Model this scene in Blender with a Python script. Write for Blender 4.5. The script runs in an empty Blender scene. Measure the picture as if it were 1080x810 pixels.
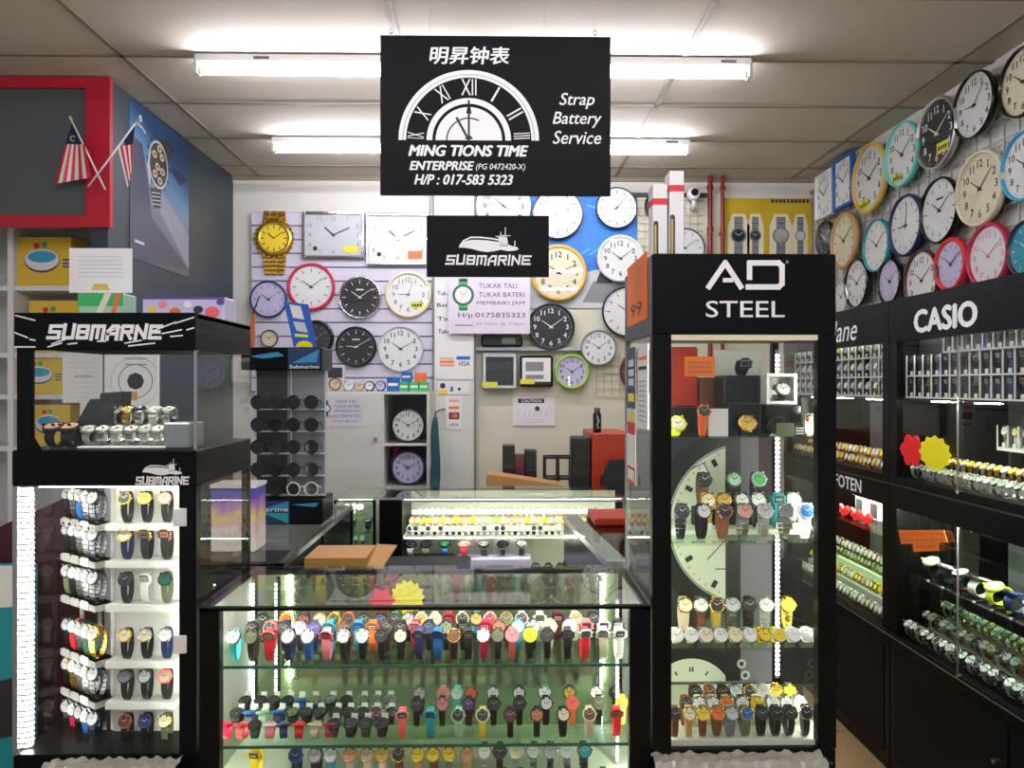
import bpy, math, random
from mathutils import Vector, Matrix
random.seed(7)
scene = bpy.context.scene
COL = scene.collection
PI = math.pi

# ------------------------------------------------------------------ camera, world, exposure
F_PX, VPY, YAW = 810.0, 406.0, math.atan(15/810.0)
CAM = Vector((0, 0, 1.5))
cam_data = bpy.data.cameras.new('camera')
cam_data.sensor_width = 36.0
cam_data.lens = 36.0*F_PX/1080.0
cam_data.shift_y = 1/1080.0
cam_data.clip_start = 0.05
cam = bpy.data.objects.new('camera', cam_data)
cam.location = CAM
cam.rotation_euler = (PI/2, 0, -YAW)
COL.objects.link(cam)
scene.camera = cam
vs = scene.view_settings
vs.view_transform = 'Standard'; vs.look = 'None'; vs.gamma = 1.0; vs.use_curve_mapping = False
vs.exposure = 0.18
scene.cycles.transparent_max_bounces = 40
scene.cycles.max_bounces = 7
scene.cycles.diffuse_bounces = 4
scene.cycles.glossy_bounces = 4
scene.cycles.caustics_reflective = False
scene.cycles.caustics_refractive = False
scene.cycles.sample_clamp_indirect = 4.0
scene.cycles.use_denoising = True
world = bpy.data.worlds.new('world'); scene.world = world; world.use_nodes = True
world.node_tree.nodes['Background'].inputs[0].default_value = (0.92, 0.94, 1.0, 1)
world.node_tree.nodes['Background'].inputs[1].default_value = 0.42
TUBE_E = 62.0      # ceiling tubes
LED_E = 20.0       # LED strips in the cabinets
CASE_E = 55.0       # strip lights inside the counters, including added hidden fill bars

FWD = Vector((math.sin(YAW), math.cos(YAW), 0)); RGT = Vector((math.cos(YAW), -math.sin(YAW), 0))
def ray(px, py):
    return FWD + RGT*((px-540.0)/F_PX) + Vector((0, 0, (VPY-py)/F_PX))
def P(px, py, Y):
    d = ray(px, py); return CAM + d*(Y/d.y)
def PX(px, py, X):
    d = ray(px, py); return CAM + d*(X/d.x)
def XZ(px, py, Y):
    p = P(px, py, Y); return (p.x, p.z)

# ------------------------------------------------------------------ materials
def lin(c):
    c = c/255.0
    return c/12.92 if c <= 0.04045 else ((c+0.055)/1.055)**2.4
def rgb(h):
    h = h.lstrip('#'); return tuple(lin(int(h[i:i+2], 16)) for i in (0, 2, 4)) + (1.0,)
M = {}
def mat(name, col, rough=0.5, metal=0.0, emit=0.0, noise=0.0, nscale=40.0, spec=0.5, coat=0.0):
    m = bpy.data.materials.new(name); m.use_nodes = True
    nt = m.node_tree; b = nt.nodes['Principled BSDF']
    c = rgb(col) if isinstance(col, str) else col
    b.inputs['Base Color'].default_value = c
    b.inputs['Roughness'].default_value = rough
    b.inputs['Metallic'].default_value = metal
    b.inputs['Specular IOR Level'].default_value = spec
    b.inputs['Coat Weight'].default_value = coat
    if emit:
        b.inputs['Emission Color'].default_value = c
        b.inputs['Emission Strength'].default_value = emit
    if noise:
        tc = nt.nodes.new('ShaderNodeTexCoord'); n = nt.nodes.new('ShaderNodeTexNoise')
        n.inputs['Scale'].default_value = nscale; n.inputs['Detail'].default_value = 4
        mx = nt.nodes.new('ShaderNodeMix'); mx.data_type = 'RGBA'
        mx.inputs[6].default_value = tuple(x*(1-noise) for x in c[:3])+(1,)
        mx.inputs[7].default_value = tuple(min(1, x*(1+noise)) for x in c[:3])+(1,)
        nt.links.new(tc.outputs['Object'], n.inputs['Vector'])
        nt.links.new(n.outputs['Fac'], mx.inputs[0])
        nt.links.new(mx.outputs[2], b.inputs['Base Color'])
    M[name] = m
    return m
def glass_mat(name, tint, ior=1.45, rough=0.0, boost=0.0):
    m = bpy.data.materials.new(name); m.use_nodes = True
    nt = m.node_tree; nt.nodes.clear()
    o = nt.nodes.new('ShaderNodeOutputMaterial'); mix = nt.nodes.new('ShaderNodeMixShader')
    tr = nt.nodes.new('ShaderNodeBsdfTransparent'); gl = nt.nodes.new('ShaderNodeBsdfGlossy')
    fr = nt.nodes.new('ShaderNodeFresnel'); fr.inputs[0].default_value = ior
    ad = nt.nodes.new('ShaderNodeMath'); ad.operation = 'ADD'; ad.inputs[1].default_value = boost
    geo = nt.nodes.new('ShaderNodeNewGeometry'); vm = nt.nodes.new('ShaderNodeMath'); vm.operation = 'SUBTRACT'
    vm.inputs[0].default_value = 1.0
    ml = nt.nodes.new('ShaderNodeMath'); ml.operation = 'MULTIPLY'
    tr.inputs[0].default_value = tint + (1,)
    gl.inputs['Roughness'].default_value = rough
    # only the outer face mirrors, so the inner face does not go fully reflective
    nt.links.new(geo.outputs['Backfacing'], vm.inputs[1])
    nt.links.new(fr.outputs[0], ad.inputs[0]); nt.links.new(ad.outputs[0], ml.inputs[0]); nt.links.new(vm.outputs[0], ml.inputs[1])
    nt.links.new(ml.outputs[0], mix.inputs[0]); nt.links.new(tr.outputs[0], mix.inputs[1]); nt.links.new(gl.outputs[0], mix.inputs[2])
    nt.links.new(mix.outputs[0], o.inputs[0])
    M[name] = m; return m
glass_mat('glass', (0.975, 0.985, 0.975))
glass_mat('lens', (0.99, 0.99, 0.99), 1.45, 0.02)
glass_mat('glass_top', (0.95, 0.98, 0.95), 1.5, 0.0, 0.02)
glass_mat('glass_green', (0.86, 0.95, 0.86), 1.5)
glass_mat('acrylic', (0.93, 0.94, 0.94), 1.5, 0.05, 0.03)

C = dict(black='#141518', charcoal='#2c2d30', grey='#7d8084', silver='#c9cbcd', white='#eeeee9', cream='#e9dfbd', gold='#d8b455',
         yellow='#f0cf2b', lemon='#e9f03a', orange='#f0713a', red='#d8232f', crimson='#c41e4a', pink='#f48a98', coral='#f5696a',
         maroon='#5e2230', brown='#75492f', tan='#c99a66', navy='#1f2c5c', blue='#1663b0', sky='#3fa9d0', teal='#1c9aa0', turquoise='#63d4cb',
         green='#3fae62', mint='#a9cdb0', olive='#6d7458', purple='#5b4a94', lilac='#cfc6e6', copper='#b06a44', beige='#d6bfa3', rose='#e3a08c')
for k, v in C.items():
    mat(k, v, 0.45)
for k in ('black', 'charcoal'):
    mat('gloss_'+k, C[k], 0.18)
mat('steel', '#b9bcbe', 0.25, 1.0)
mat('pale_steel', '#d8dad6', 0.3, 0.85)
mat('dark_steel', '#55585c', 0.3, 1.0)
mat('gold_metal', '#e2b84f', 0.25, 1.0)
mat('rose_gold', '#d39377', 0.25, 1.0)
mat('chrome', '#e4e6e8', 0.12, 1.0)
mat('aluminium', '#a9acae', 0.35, 0.9)
mat('black_panel', '#0c0e10', 0.3, noise=0.15, nscale=6, spec=.1)
mat('black_frame', '#08090a', 0.35, spec=.15)
mat('black_board', '#0e0e11', 0.55, noise=0.12, nscale=5, spec=.1)
mat('paper', '#e7e4e2', 0.7)
mat('lilac_paper', '#dcd3dc', 0.7)
mat('ink', '#2a2a30', 0.7)
mat('white_ink', '#f4f3ef', 0.5)
mat('lcd', '#7f8f78', 0.2)
mat('lcd_dark', '#2c3a3a', 0.2)
mat('white_plastic', '#ebeae6', 0.35)
mat('case_white', '#dfe2cf', 0.5)
mat('sticker', '#e9e23a', 0.5)
mat('orange_paper', '#f57a1e', 0.6)
mat('star_yellow', '#f6e80c', 0.5)
mat('star_red', '#e5141c', 0.5)
mat('cardboard', '#b98a55', 0.8, noise=0.1, nscale=12)
mat('cardboard_edge', '#9a7230', 0.8)
mat('red_frame', '#b81730', 0.45, noise=0.06, nscale=4)
mat('red_cabinet', '#b5361b', 0.35)
mat('pipe_red', '#7d1a17', 0.4)
mat('ocean', '#1273c9', 0.5, noise=0.35, nscale=5)
mat('mirror_green', '#c4ccb4', 0.07, 0.85)
mat('led', '#f2f0ff', 0.5, emit=LED_E)
mat('case_or_fill_light', '#f7fbe6', 0.5, emit=CASE_E)
mat('rack_light', '#fffdf4', 0.5, emit=30.0)
mat('tube', '#f4f2ff', 0.5, emit=TUBE_E)
mat('glow_box', '#f3ead8', 0.5, emit=0.9)

# ------------------------------------------------------------------ mesh builder
class MB:
    def __init__(s):
        s.v, s.f, s.mi, s.sm, s.mats = [], [], [], [], []
    def m(s, name):
        if name not in s.mats: s.mats.append(name)
        return s.mats.index(name)
    def add(s, vs, fs, mt, smooth=False):
        b = len(s.v); s.v += [tuple(x) for x in vs]
        k = s.m(mt)
        for f in fs:
            s.f.append([b+i for i in f]); s.mi.append(k); s.sm.append(smooth)
        return s
    def box(s, x0, x1, y0, y1, z0, z1, mt):
        if x0 > x1: x0, x1 = x1, x0
        if y0 > y1: y0, y1 = y1, y0
        if z0 > z1: z0, z1 = z1, z0
        v = [(x0,y0,z0),(x1,y0,z0),(x1,y1,z0),(x0,y1,z0),(x0,y0,z1),(x1,y0,z1),(x1,y1,z1),(x0,y1,z1)]
        return s.add(v, [(0,3,2,1),(4,5,6,7),(0,1,5,4),(1,2,6,5),(2,3,7,6),(3,0,4,7)], mt)
    def bbox(s, x0, x1, y0, y1, z0, z1, mt, b=0.004):
        """box with chamfered edges"""
        if x0 > x1: x0, x1 = x1, x0
        if y0 > y1: y0, y1 = y1, y0
        if z0 > z1: z0, z1 = z1, z0
        b = min(b, (x1-x0)*.45, (y1-y0)*.45, (z1-z0)*.45)
        def rect(xa, xb, ya, yb, z): return [(xa,ya,z),(xb,ya,z),(xb,yb,z),(xa,yb,z)]
        v = []
        # each level is an octagon
        def octo(i, z):
            return [(x0+i+b,y0+i,z),(x1-i-b,y0+i,z),(x1-i,y0+i+b,z),(x1-i,y1-i-b,z),(x1-i-b,y1-i,z),(x0+i+b,y1-i,z),(x0+i,y1-i-b,z),(x0+i,y0+i+b,z)]
        v += octo(b*.9, z0) + octo(0, z0+b) + octo(0, z1-b) + octo(b*.9, z1)
        fs = [tuple(reversed(range(8))), tuple(range(24, 32))]
        for L in range(3):
            for i in range(8):
                j = (i+1) % 8
                fs.append((L*8+i, L*8+j, L*8+8+j, L*8+8+i))
        return s.add(v, fs, mt)
    def prism(s, pts, d, mt, smooth=False):
        """polygon of 3D points extruded by vector d"""
        n = len(pts); d = Vector(d); pts = [Vector(p) for p in pts]
        v = pts + [p+d for p in pts]
        fs = [tuple(range(n)), tuple(reversed(range(n, 2*n)))]
        for i in range(n):
            j = (i+1) % n; fs.append((j, i, n+i, n+j))
        # make outward: normal of first face should oppose d
        nn = (pts[1]-pts[0]).cross(pts[2]-pts[1])
        if nn.dot(d) > 0: fs = [tuple(reversed(f)) for f in fs]
        return s.add(v, fs, mt, smooth)
    def cyl(s, c, ax, r, h, mt, seg=20, r2=None, smooth=True, caps=True):
        c = Vector(c); ax = Vector(ax).normalized(); r2 = r if r2 is None else r2
        a = ax.orthogonal().normalized(); b = ax.cross(a)
        v = []
        for k, (rr, hh) in enumerate(((r, 0), (r2, h))):
            for i in range(seg):
                t = 2*PI*i/seg; v.append(c + ax*hh + (a*math.cos(t)+b*math.sin(t))*rr)
        fs = [(i, (i+1) % seg, seg+(i+1) % seg, seg+i) for i in range(seg)]
        s.add(v, fs, mt, smooth)
        if caps:
            s.add(v[:seg], [tuple(reversed(range(seg)))], mt); s.add(v[seg:], [tuple(range(seg))], mt)
        return s
    def torus(s, c, ax, R, r, mt, seg=32, seg2=8, sx=1.0, flat=1.0):
        c = Vector(c); ax = Vector(ax).normalized()
        a = ax.orthogonal().normalized(); b = ax.cross(a)
        v = []
        for i in range(seg):
            t = 2*PI*i/seg; d = a*math.cos(t)+b*math.sin(t)
            for j in range(seg2):
                u = 2*PI*j/seg2
                v.append(c + d*(R + r*math.cos(u)) + ax*(r*flat*math.sin(u)))
        fs = [(i*seg2+j, ((i+1) % seg)*seg2+j, ((i+1) % seg)*seg2+(j+1) % seg2, i*seg2+(j+1) % seg2) for i in range(seg) for j in range(seg2)]
        return s.add(v, fs, mt, True)
    def lathe(s, c, ax, prof, mt, seg=32, smooth=True, up=None):
        """prof: list of (radius, height along ax)"""
        c = Vector(c); ax = Vector(ax).normalized(); a = ax.orthogonal().normalized(); b = ax.cross(a)
        v = []; n = len(prof)
        for r, h in prof:
            for i in range(seg):
                t = 2*PI*i/seg; v.append(c+ax*h+(a*math.cos(t)+b*math.sin(t))*r)
        fs = [(k*seg+i, k*seg+(i+1) % seg, (k+1)*seg+(i+1) % seg, (k+1)*seg+i) for k in range(n-1) for i in range(seg)]
        return s.add(v, fs, mt, smooth)
    def tube(s, pts, r, mt, seg=8):
        pts = [Vector(p) for p in pts]; n = len(pts); v = []
        ref = None
        for i, p in enumerate(pts):
            d = (pts[min(i+1, n-1)]-pts[max(i-1, 0)]).normalized()
            if ref is None: ref = d.orthogonal().normalized()
            ref = (ref - d*ref.dot(d)).normalized(); b = d.cross(ref)
            rr = r[i] if isinstance(r, (list, tuple)) else r
            for j in range(seg):
                t = 2*PI*j/seg; v.append(p+(ref*math.cos(t)+b*math.sin(t))*rr)
        fs = [(i*seg+j, i*seg+(j+1) % seg, (i+1)*seg+(j+1) % seg, (i+1)*seg+j) for i in range(n-1) for j in range(seg)]
        fs += [tuple(reversed(range(seg))), tuple(range((n-1)*seg, n*seg))]
        return s.add(v, fs, mt, True)
    def mesh(s, name, off=None):
        me = bpy.data.meshes.new(name)
        vv = s.v if off is None else [(x-off[0], y-off[1], z-off[2]) for x, y, z in s.v]
        me.from_pydata(vv, [], s.f)
        for k in s.mats: me.materials.append(M[k])
        me.polygons.foreach_set('material_index', s.mi); me.polygons.foreach_set('use_smooth', s.sm)
        me.update(); return me
    def build(s, name, parent=None, label=None, local=False, **kw):
        off = None
        if parent is not None and not local:
            off = root_loc(parent)
        me = s.mesh(name, off)
        o = bpy.data.objects.new(name, me); COL.objects.link(o)
        if parent is not None: o.parent = parent
        if label: o['label'] = label
        for k, v in kw.items(): o[k] = v
        return o
def root_loc(o):
    l = Vector((0, 0, 0))
    while o is not None:
        l += o.location; o = o.parent
    return l
def solo(m, name, label, cat, group=None):
    """thing that is one mesh, origin moved to its base"""
    xs = [p[0] for p in m.v]; ys = [p[1] for p in m.v]; zs = [p[2] for p in m.v]
    base = Vector(((min(xs)+max(xs))/2, (min(ys)+max(ys))/2, min(zs)))
    o = bpy.data.objects.new(name, m.mesh(name, base)); COL.objects.link(o); o.location = base
    o['label'] = label; o['category'] = cat
    if group: o['group'] = group
    return o
def thing(name, label, cat, loc=(0, 0, 0), rot=(0, 0, 0), group=None, scale=1.0):
    o = bpy.data.objects.new(name, None); COL.objects.link(o)
    o.location = loc; o.rotation_euler = rot; o.scale = (scale,)*3
    o.empty_display_size = 0.05
    o['label'] = label; o['category'] = cat
    if group: o['group'] = group
    return o
def struct(m, name):
    o = m.build(name); o['kind'] = 'structure'; return o

# ------------------------------------------------------------------ drawing on a plane
_tc = {}
def text_geo(body, bold=0.0, shear=0.0):
    key = (body, bold, shear)
    if key in _tc: return _tc[key]
    cu = bpy.data.curves.new('t', 'FONT'); cu.body = body; cu.size = 1.0; cu.offset = bold; cu.shear = shear
    cu.resolution_u = 3
    ob = bpy.data.objects.new('t', cu); COL.objects.link(ob)
    dg = bpy.context.evaluated_depsgraph_get(); dg.update()
    me = ob.evaluated_get(dg).to_mesh()
    v = [(p.co.x, p.co.y) for p in me.vertices]; f = [tuple(p.vertices) for p in me.polygons]
    ob.evaluated_get(dg).to_mesh_clear()
    bpy.data.objects.remove(ob); bpy.data.curves.remove(cu)
    if v:
        x0 = min(a for a, b in v); x1 = max(a for a, b in v); y0 = min(b for a, b in v); y1 = max(b for a, b in v)
        v = [((a-x0)/max(x1-x0, 1e-6), (b-y0)/max(y1-y0, 1e-6)) for a, b in v]
        asp = (x1-x0)/max(y1-y0, 1e-6)
    else: asp = 1
    _tc[key] = (v, f, asp); return _tc[key]
class Fr:
    """flat drawing on a plane: origin, right, up; the normal faces the viewer"""
    def __init__(s, mb, o=(0, 0, 0), r=(1, 0, 0), u=(0, 0, 1), clip=None):
        s.m, s.o, s.r, s.u = mb, Vector(o), Vector(r), Vector(u); s.n = s.r.cross(s.u).normalized(); s.clip = clip
        s.L = 0.0006
    def pt(s, a, b, l=0.0): return s.o + s.r*a + s.u*b + s.n*l
    def poly(s, pts, mt, l=None):
        l = s.L if l is None else l
        if s.clip:
            pts = clip_poly(pts, s.clip)
            if len(pts) < 3: return s
        ar = sum(pts[i][0]*pts[(i+1) % len(pts)][1]-pts[(i+1) % len(pts)][0]*pts[i][1] for i in range(len(pts)))
        if ar < 0: pts = pts[::-1]
        s.m.add([s.pt(a, b, l) for a, b in pts], [tuple(range(len(pts)))], mt); return s
    def rect(s, x0, x1, y0, y1, mt, l=None): return s.poly([(x0, y0), (x1, y0), (x1, y1), (x0, y1)], mt, l)
    def disc(s, x, y, r, mt, l=None, seg=32, ry=None, a0=0, a1=2*PI):
        ry = ry or r
        n = seg if a1-a0 >= 2*PI-1e-4 else seg+1
        return s.poly([(x+r*math.cos(a0+(a1-a0)*i/seg), y+ry*math.sin(a0+(a1-a0)*i/seg)) for i in range(n)], mt, l)
    def ring(s, x, y, r0, r1, mt, l=None, seg=32, a0=0, a1=2*PI, asp=1.0):
        for i in range(seg):
            t, u = a0+(a1-a0)*i/seg, a0+(a1-a0)*(i+1)/seg
            s.poly([(x+r0*math.cos(t)*asp, y+r0*math.sin(t)), (x+r1*math.cos(t)*asp, y+r1*math.sin(t)), (x+r1*math.cos(u)*asp, y+r1*math.sin(u)), (x+r0*math.cos(u)*asp, y+r0*math.sin(u))], mt, l)
        return s
    def line(s, a, b, w, mt, l=None, ext=0.5):
        dx, dy = b[0]-a[0], b[1]-a[1]; L = math.hypot(dx, dy) or 1e-6; dx /= L; dy /= L; h = w/2
        a = (a[0]-dx*h*2*ext, a[1]-dy*h*2*ext); b = (b[0]+dx*h*2*ext, b[1]+dy*h*2*ext)
        return s.poly([(a[0]-dy*-h, a[1]+dx*-h), (b[0]-dy*-h, b[1]+dx*-h), (b[0]+dy*-h, b[1]-dx*-h), (a[0]+dy*-h, a[1]-dx*-h)], mt, l)
    def lines(s, pts, w, mt, l=None, ext=0.5):
        for i in range(len(pts)-1): s.line(pts[i], pts[i+1], w, mt, (s.L if l is None else l)+i*0.00001, ext)
        return s
    def text(s, body, x0, x1, y0, y1, mt, bold=0.0, shear=0.0, l=None, fit=True, rot=0):
        v, f, asp = text_geo(body, 0, shear); l = s.L if l is None else l
        if not v: return s
        w, h = x1-x0, y1-y0
        if bold > 0:   # heavier strokes: the same letters laid again slightly to each side
            d = abs(h)*bold*.9
            for q, (ox, oz) in enumerate(((-d, 0), (d, 0), (0, -d*.6), (0, d*.6))): s.text(body, x0+ox+d*.5, x1+ox-d*.5, y0+oz, y1+oz, mt, 0, shear, l+.00004*(q+1), fit, rot)
            x0 += d*.5; x1 -= d*.5; w = x1-x0; bold = 0; v, f, asp = text_geo(body, 0, shear)
        if not fit:
            cx = (x0+x1)/2; w2 = abs(h)*asp; x0 = cx-w2/2; w = w2
        if rot == 90:
            q = [(x0+(1-b)*w, y0+a*h) for a, b in v]
        else: q = [(x0+a*w, y0+b*h) for a, b in v]
        s.m.add([s.pt(a, b, l) for a, b in q], f, mt); return s
def clip_poly(pts, c):
    x0, x1, y0, y1 = c
    def cut(ps, ins, inter):
        out = []
        for i in range(len(ps)):
            a, b = ps[i-1], ps[i]
            if ins(b):
                if not ins(a): out.append(inter(a, b))
                out.append(b)
            elif ins(a): out.append(inter(a, b))
        return out
    def ix(x): return lambda a, b: (x, a[1]+(b[1]-a[1])*(x-a[0])/((b[0]-a[0]) or 1e-9))
    def iy(y): return lambda a, b: (a[0]+(b[0]-a[0])*(y-a[1])/((b[1]-a[1]) or 1e-9), y)
    for ins, it in ((lambda p: p[0] >= x0, ix(x0)), (lambda p: p[0] <= x1, ix(x1)), (lambda p: p[1] >= y0, iy(y0)), (lambda p: p[1] <= y1, iy(y1))):
        if not pts: break
        pts = cut(pts, ins, it)
    return pts
GL = {'S': [[(1,.9),(.12,.9),(.12,.5),(.88,.5),(.88,.1),(0,.1)]], 'U': [[(.12,1),(.12,.1),(.88,.1),(.88,1)]],
 'B': [[(.12,.1),(.88,.1),(.88,.9),(.12,.9),(.12,.1)], [(.12,.5),(.88,.5)]], 'M': [[(.1,0),(.1,.9),(.9,.9),(.9,0)], [(.5,.9),(.5,.1)]],
 'A': [[(.12,0),(.12,.55),(.45,.9),(.88,.9),(.88,0)], [(.12,.38),(.88,.38)]], 'R': [[(.12,0),(.12,.9),(.88,.9),(.88,.5),(.12,.5)], [(.5,.5),(.88,.05)]],
 'I': [[(.12,0),(.12,1)]], 'N': [[(.12,0),(.12,.9),(.88,.1),(.88,1)]], 'E': [[(1,.9),(.12,.9),(.12,.1),(1,.1)], [(.12,.5),(.85,.5)]]}
def techno(fr, word, x0, x1, y0, y1, mt, w=0.2, shear=0.25, l=None):
    wid = [0.24 if c == 'I' else (1.15 if c == 'M' else 1.0) for c in word]; gap = 0.16
    tot = sum(wid)+gap*(len(word)-1)+shear*0.6; k = (x1-x0)/tot; h = y1-y0; cx = 0
    for c, wd in zip(word, wid):
        for pl in GL[c]:
            pts = [(x0+k*(cx+a*(wd if c != 'I' else 1)+shear*0.6*b), y0+h*b) for a, b in pl]
            fr.lines(pts, w*h, mt, l, 0.4)
        cx += wd+gap
def ship(fr, x0, x1, y0, y1, mt, hole, l=None):
    l = fr.L if l is None else l
    w, h = x1-x0, y1-y0
    T = lambda ps: [(x0+a*w, y0+b*h) for a, b in ps]
    # body with wavy underside built from quads
    top = [(0,.2),(.08,.42),(.2,.5),(.35,.5),(.5,.47),(.65,.42),(.75,.40),(.85,.28),(.93,.22),(.97,.22)]
    bot = [(0,.18),(.1,.18),(.22,.13),(.35,.04),(.48,0),(.6,.04),(.7,.1),(.82,.04),(.93,.06),(1,.12)]
    for i in range(len(top)-1): fr.poly(T([bot[i], bot[i+1], top[i+1], top[i]]), mt, l)
    arc = [(.02,.26),(.08,.46),(.2,.6),(.36,.6),(.55,.55),(.72,.48)]
    fr.lines(T(arc), h*.06, mt, l)
    fr.poly(T([(.66,.38),(.66,.62),(.72,.7),(.8,.7),(.82,.36)]), mt, l)
    fr.line(*T([(.77,.6),(.78,1.0)]), h*.035, mt, l); fr.line(*T([(.70,.6),(.70,.82)]), h*.03, mt, l)
    fr.line(*T([(.62,.64),(.86,.68)]), h*.03, mt, l); fr.line(*T([(.93,.2),(.94,.45)]), h*.04, mt, l)
    for a in (.7, .75, .8): fr.rect(*(x0+w*(a-.012), x0+w*(a+.012)), y0+h*.24, y0+h*.3, hole, l+0.0003)
ORD = ['first','second','third','fourth','fifth','sixth','seventh','eighth','ninth','tenth','eleventh','twelfth','thirteenth','fourteenth','fifteenth','sixteenth','seventeenth','eighteenth','nineteenth','twentieth','twenty-first','twenty-second','twenty-third','twenty-fourth','twenty-fifth','twenty-sixth','twenty-seventh','twenty-eighth','twenty-ninth','thirtieth']
# ================================================================== ROOM SHELL
CEIL, XL, XR, YB = 3.0, -1.90, 2.30, 5.55
mat('ceil_tile', '#cfc7b7', 0.85, noise=0.06, nscale=3); mat('ceil_bar', '#8f8674', 0.6)
mat('wall_white', '#dcd8cc', 0.7, noise=0.04, nscale=3); mat('wall_dark', '#343f48', 0.5, noise=0.15, nscale=2.5)
mat('wall_cream', '#d9d6bd', 0.7, noise=0.04, nscale=3)
mat('floor_tile', '#a58a63', 0.25, noise=0.1, nscale=3); mat('grout', '#6f6048', 0.8)
m = MB(); m.box(-4.6, 3.4, -3.2, 6.0, CEIL, CEIL+0.06, 'ceil_tile')
for x in (-3.0, -1.71, -0.43, 0.85, 2.13): m.box(x-.012, x+.012, -3.2, YB, CEIL-.006, CEIL+.001, 'ceil_bar')
y = 5.27
while y > -3:
    m.box(-4.6, XR, y-.012, y+.012, CEIL-.006, CEIL+.001, 'ceil_bar'); y -= 0.582
struct(m, 'ceiling')
m = MB(); m.box(-4.6, 3.4, -3.2, 6.0, -0.06, 0, 'floor_tile')
for i in range(20): m.box(-4.6, 3.4, -3.0+i*.45-.002, -3.0+i*.45+.002, 0, .0006, 'grout')
for i in range(18): m.box(-4.6+i*.45-.002, -4.6+i*.45+.002, -3.2, 6.0, 0, .0006, 'grout')
struct(m, 'floor')
m = MB(); m.box(XL-.1, XR+.1, YB, YB+.1, 0, CEIL, 'wall_white'); struct(m, 'wall_back')
m = MB(); m.box(XR, XR+.1, -3.2, YB, 0, CEIL, 'wall_white'); struct(m, 'wall_right')
m = MB(); m.box(XL-.08, XL, 3.78, YB, 0, CEIL, 'wall_dark'); struct(m, 'wall_left')
m = MB(); m.box(-4.6, XL-.08, 4.35, 4.45, 0, CEIL, 'wall_white'); struct(m, 'wall_left_recess')
m = MB()
for (a, b, c, d) in ((XL, XR, YB-.02, YB),): m.box(a, b, c, d, CEIL-.03, CEIL, 'ceil_bar')
struct(m, 'trim_1')
# cream painted section of the back wall
a = P(455, 200, YB).x; b_ = P(862, 200, YB).x
m = MB(); m.box(P(500, 0, YB).x, XR-.02, YB-.012, YB, 0.05, P(0, 206, YB).z, 'wall_cream')
struct(m, 'trim_2')

# ------------------------------------------------------------------ ceiling tube lights
def tube_light(x0, x1, Y, label, clip=None):
    t = thing('fluorescent_light', label, 'ceiling light', ((x0+x1)/2, Y, CEIL-.07), group='twin row ceiling tube lights')
    m = MB(); m.bbox(x0, x1, Y-.022, Y+.022, CEIL-.048, CEIL-.0065, 'white_plastic', .006); m.build('batten', t)
    if clip:
        xc_ = P(clip, 60, Y).x; m = MB(); m.bbox(xc_-.035, xc_+.035, Y-.0235, Y-.0222, CEIL-.032, CEIL-.02, 'charcoal', .001); m.build('mounting_clip', t)
    m = MB(); m.cyl((x0+.035, Y-.01, CEIL-.082), (1, 0, 0), .0165, x1-x0-.07, 'tube', 16); m.build('tube', t)
    for xe, s in ((x0, 1), (x1, -1)):
        m = MB(); m.bbox(xe, xe+s*.022, Y-.03, Y+.02, CEIL-.1, CEIL-.05, 'white_plastic', .004)
        m.cyl((xe+s*.022, Y-.01, CEIL-.082), (s, 0, 0), .015, .016, 'gold', 14); m.build('lamp_holder', t)
for Y, tag_, l0, r0, ca, cb in ((3.50, 'nearer', 206, 792, 277, 767), (4.66, 'farther', 287, 727, None, 708)):
    x0, x1 = P(l0, 72, Y).x, P(r0, 72, Y).x; mid = (x0+x1)/2
    tube_light(x0, mid-.01, Y, f'white ceiling tube light, left one of the {tag_} row', ca)
    tube_light(mid+.01, x1, Y, f'white ceiling tube light, right one of the {tag_} row', cb)
for Y in (1.4, -0.4, -2.0):
    for k, x in enumerate((-1.3, .1)):
        tube_light(x, x+1.25, Y, 'white ceiling tube light above and behind the viewer')

# ================================================================== HANGING SIGNS
Y = 2.60
x0, z1 = XZ(401, 37, Y); x1, z0 = XZ(644, 206, Y)
t = thing('hanging_sign', 'large black hanging shop sign with half clock face, MING TIONS TIME', 'sign', ((x0+x1)/2, Y, z0))
m = MB(); m.box(x0, x1, Y, Y+.018, z0, z1, 'black_board'); m.build('board', t)
m = MB(); fr = Fr(m, (0, Y, 0))
def B(a, b, c, d, Yd): # pixel box to plane box
    xa, zb = XZ(a, b, Yd); xb, za = XZ(c, d, Yd); return xa, xb, za, zb
fr.text('明昇钟表', *B(453, 49, 537, 68, Y), 'white_ink', bold=.03, shear=.12); m.build('lettering', t); m = MB(); fr = Fr(m, (0, Y, 0))
S = Y/F_PX
cx, cz = XZ(494.5, 148, Y)
fr.ring(cx, cz, 66*S, 74*S, 'white_ink', seg=48, a0=0, a1=PI)
fr.ring(cx, cz, 68.5*S, 70*S, 'silver', l=.0009, seg=48, a0=0, a1=PI)
fr.ring(cx, cz, 38.5*S, 44.5*S, 'white_ink', seg=40, a0=0, a1=PI)
fr.disc(cx, cz, 35*S, 'white_ink', seg=32, a0=0, a1=PI)
fr.ring(cx, cz, 22.5*S, 24*S, 'ink', l=.0009, seg=20, a0=.35*PI, a1=PI)
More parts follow.
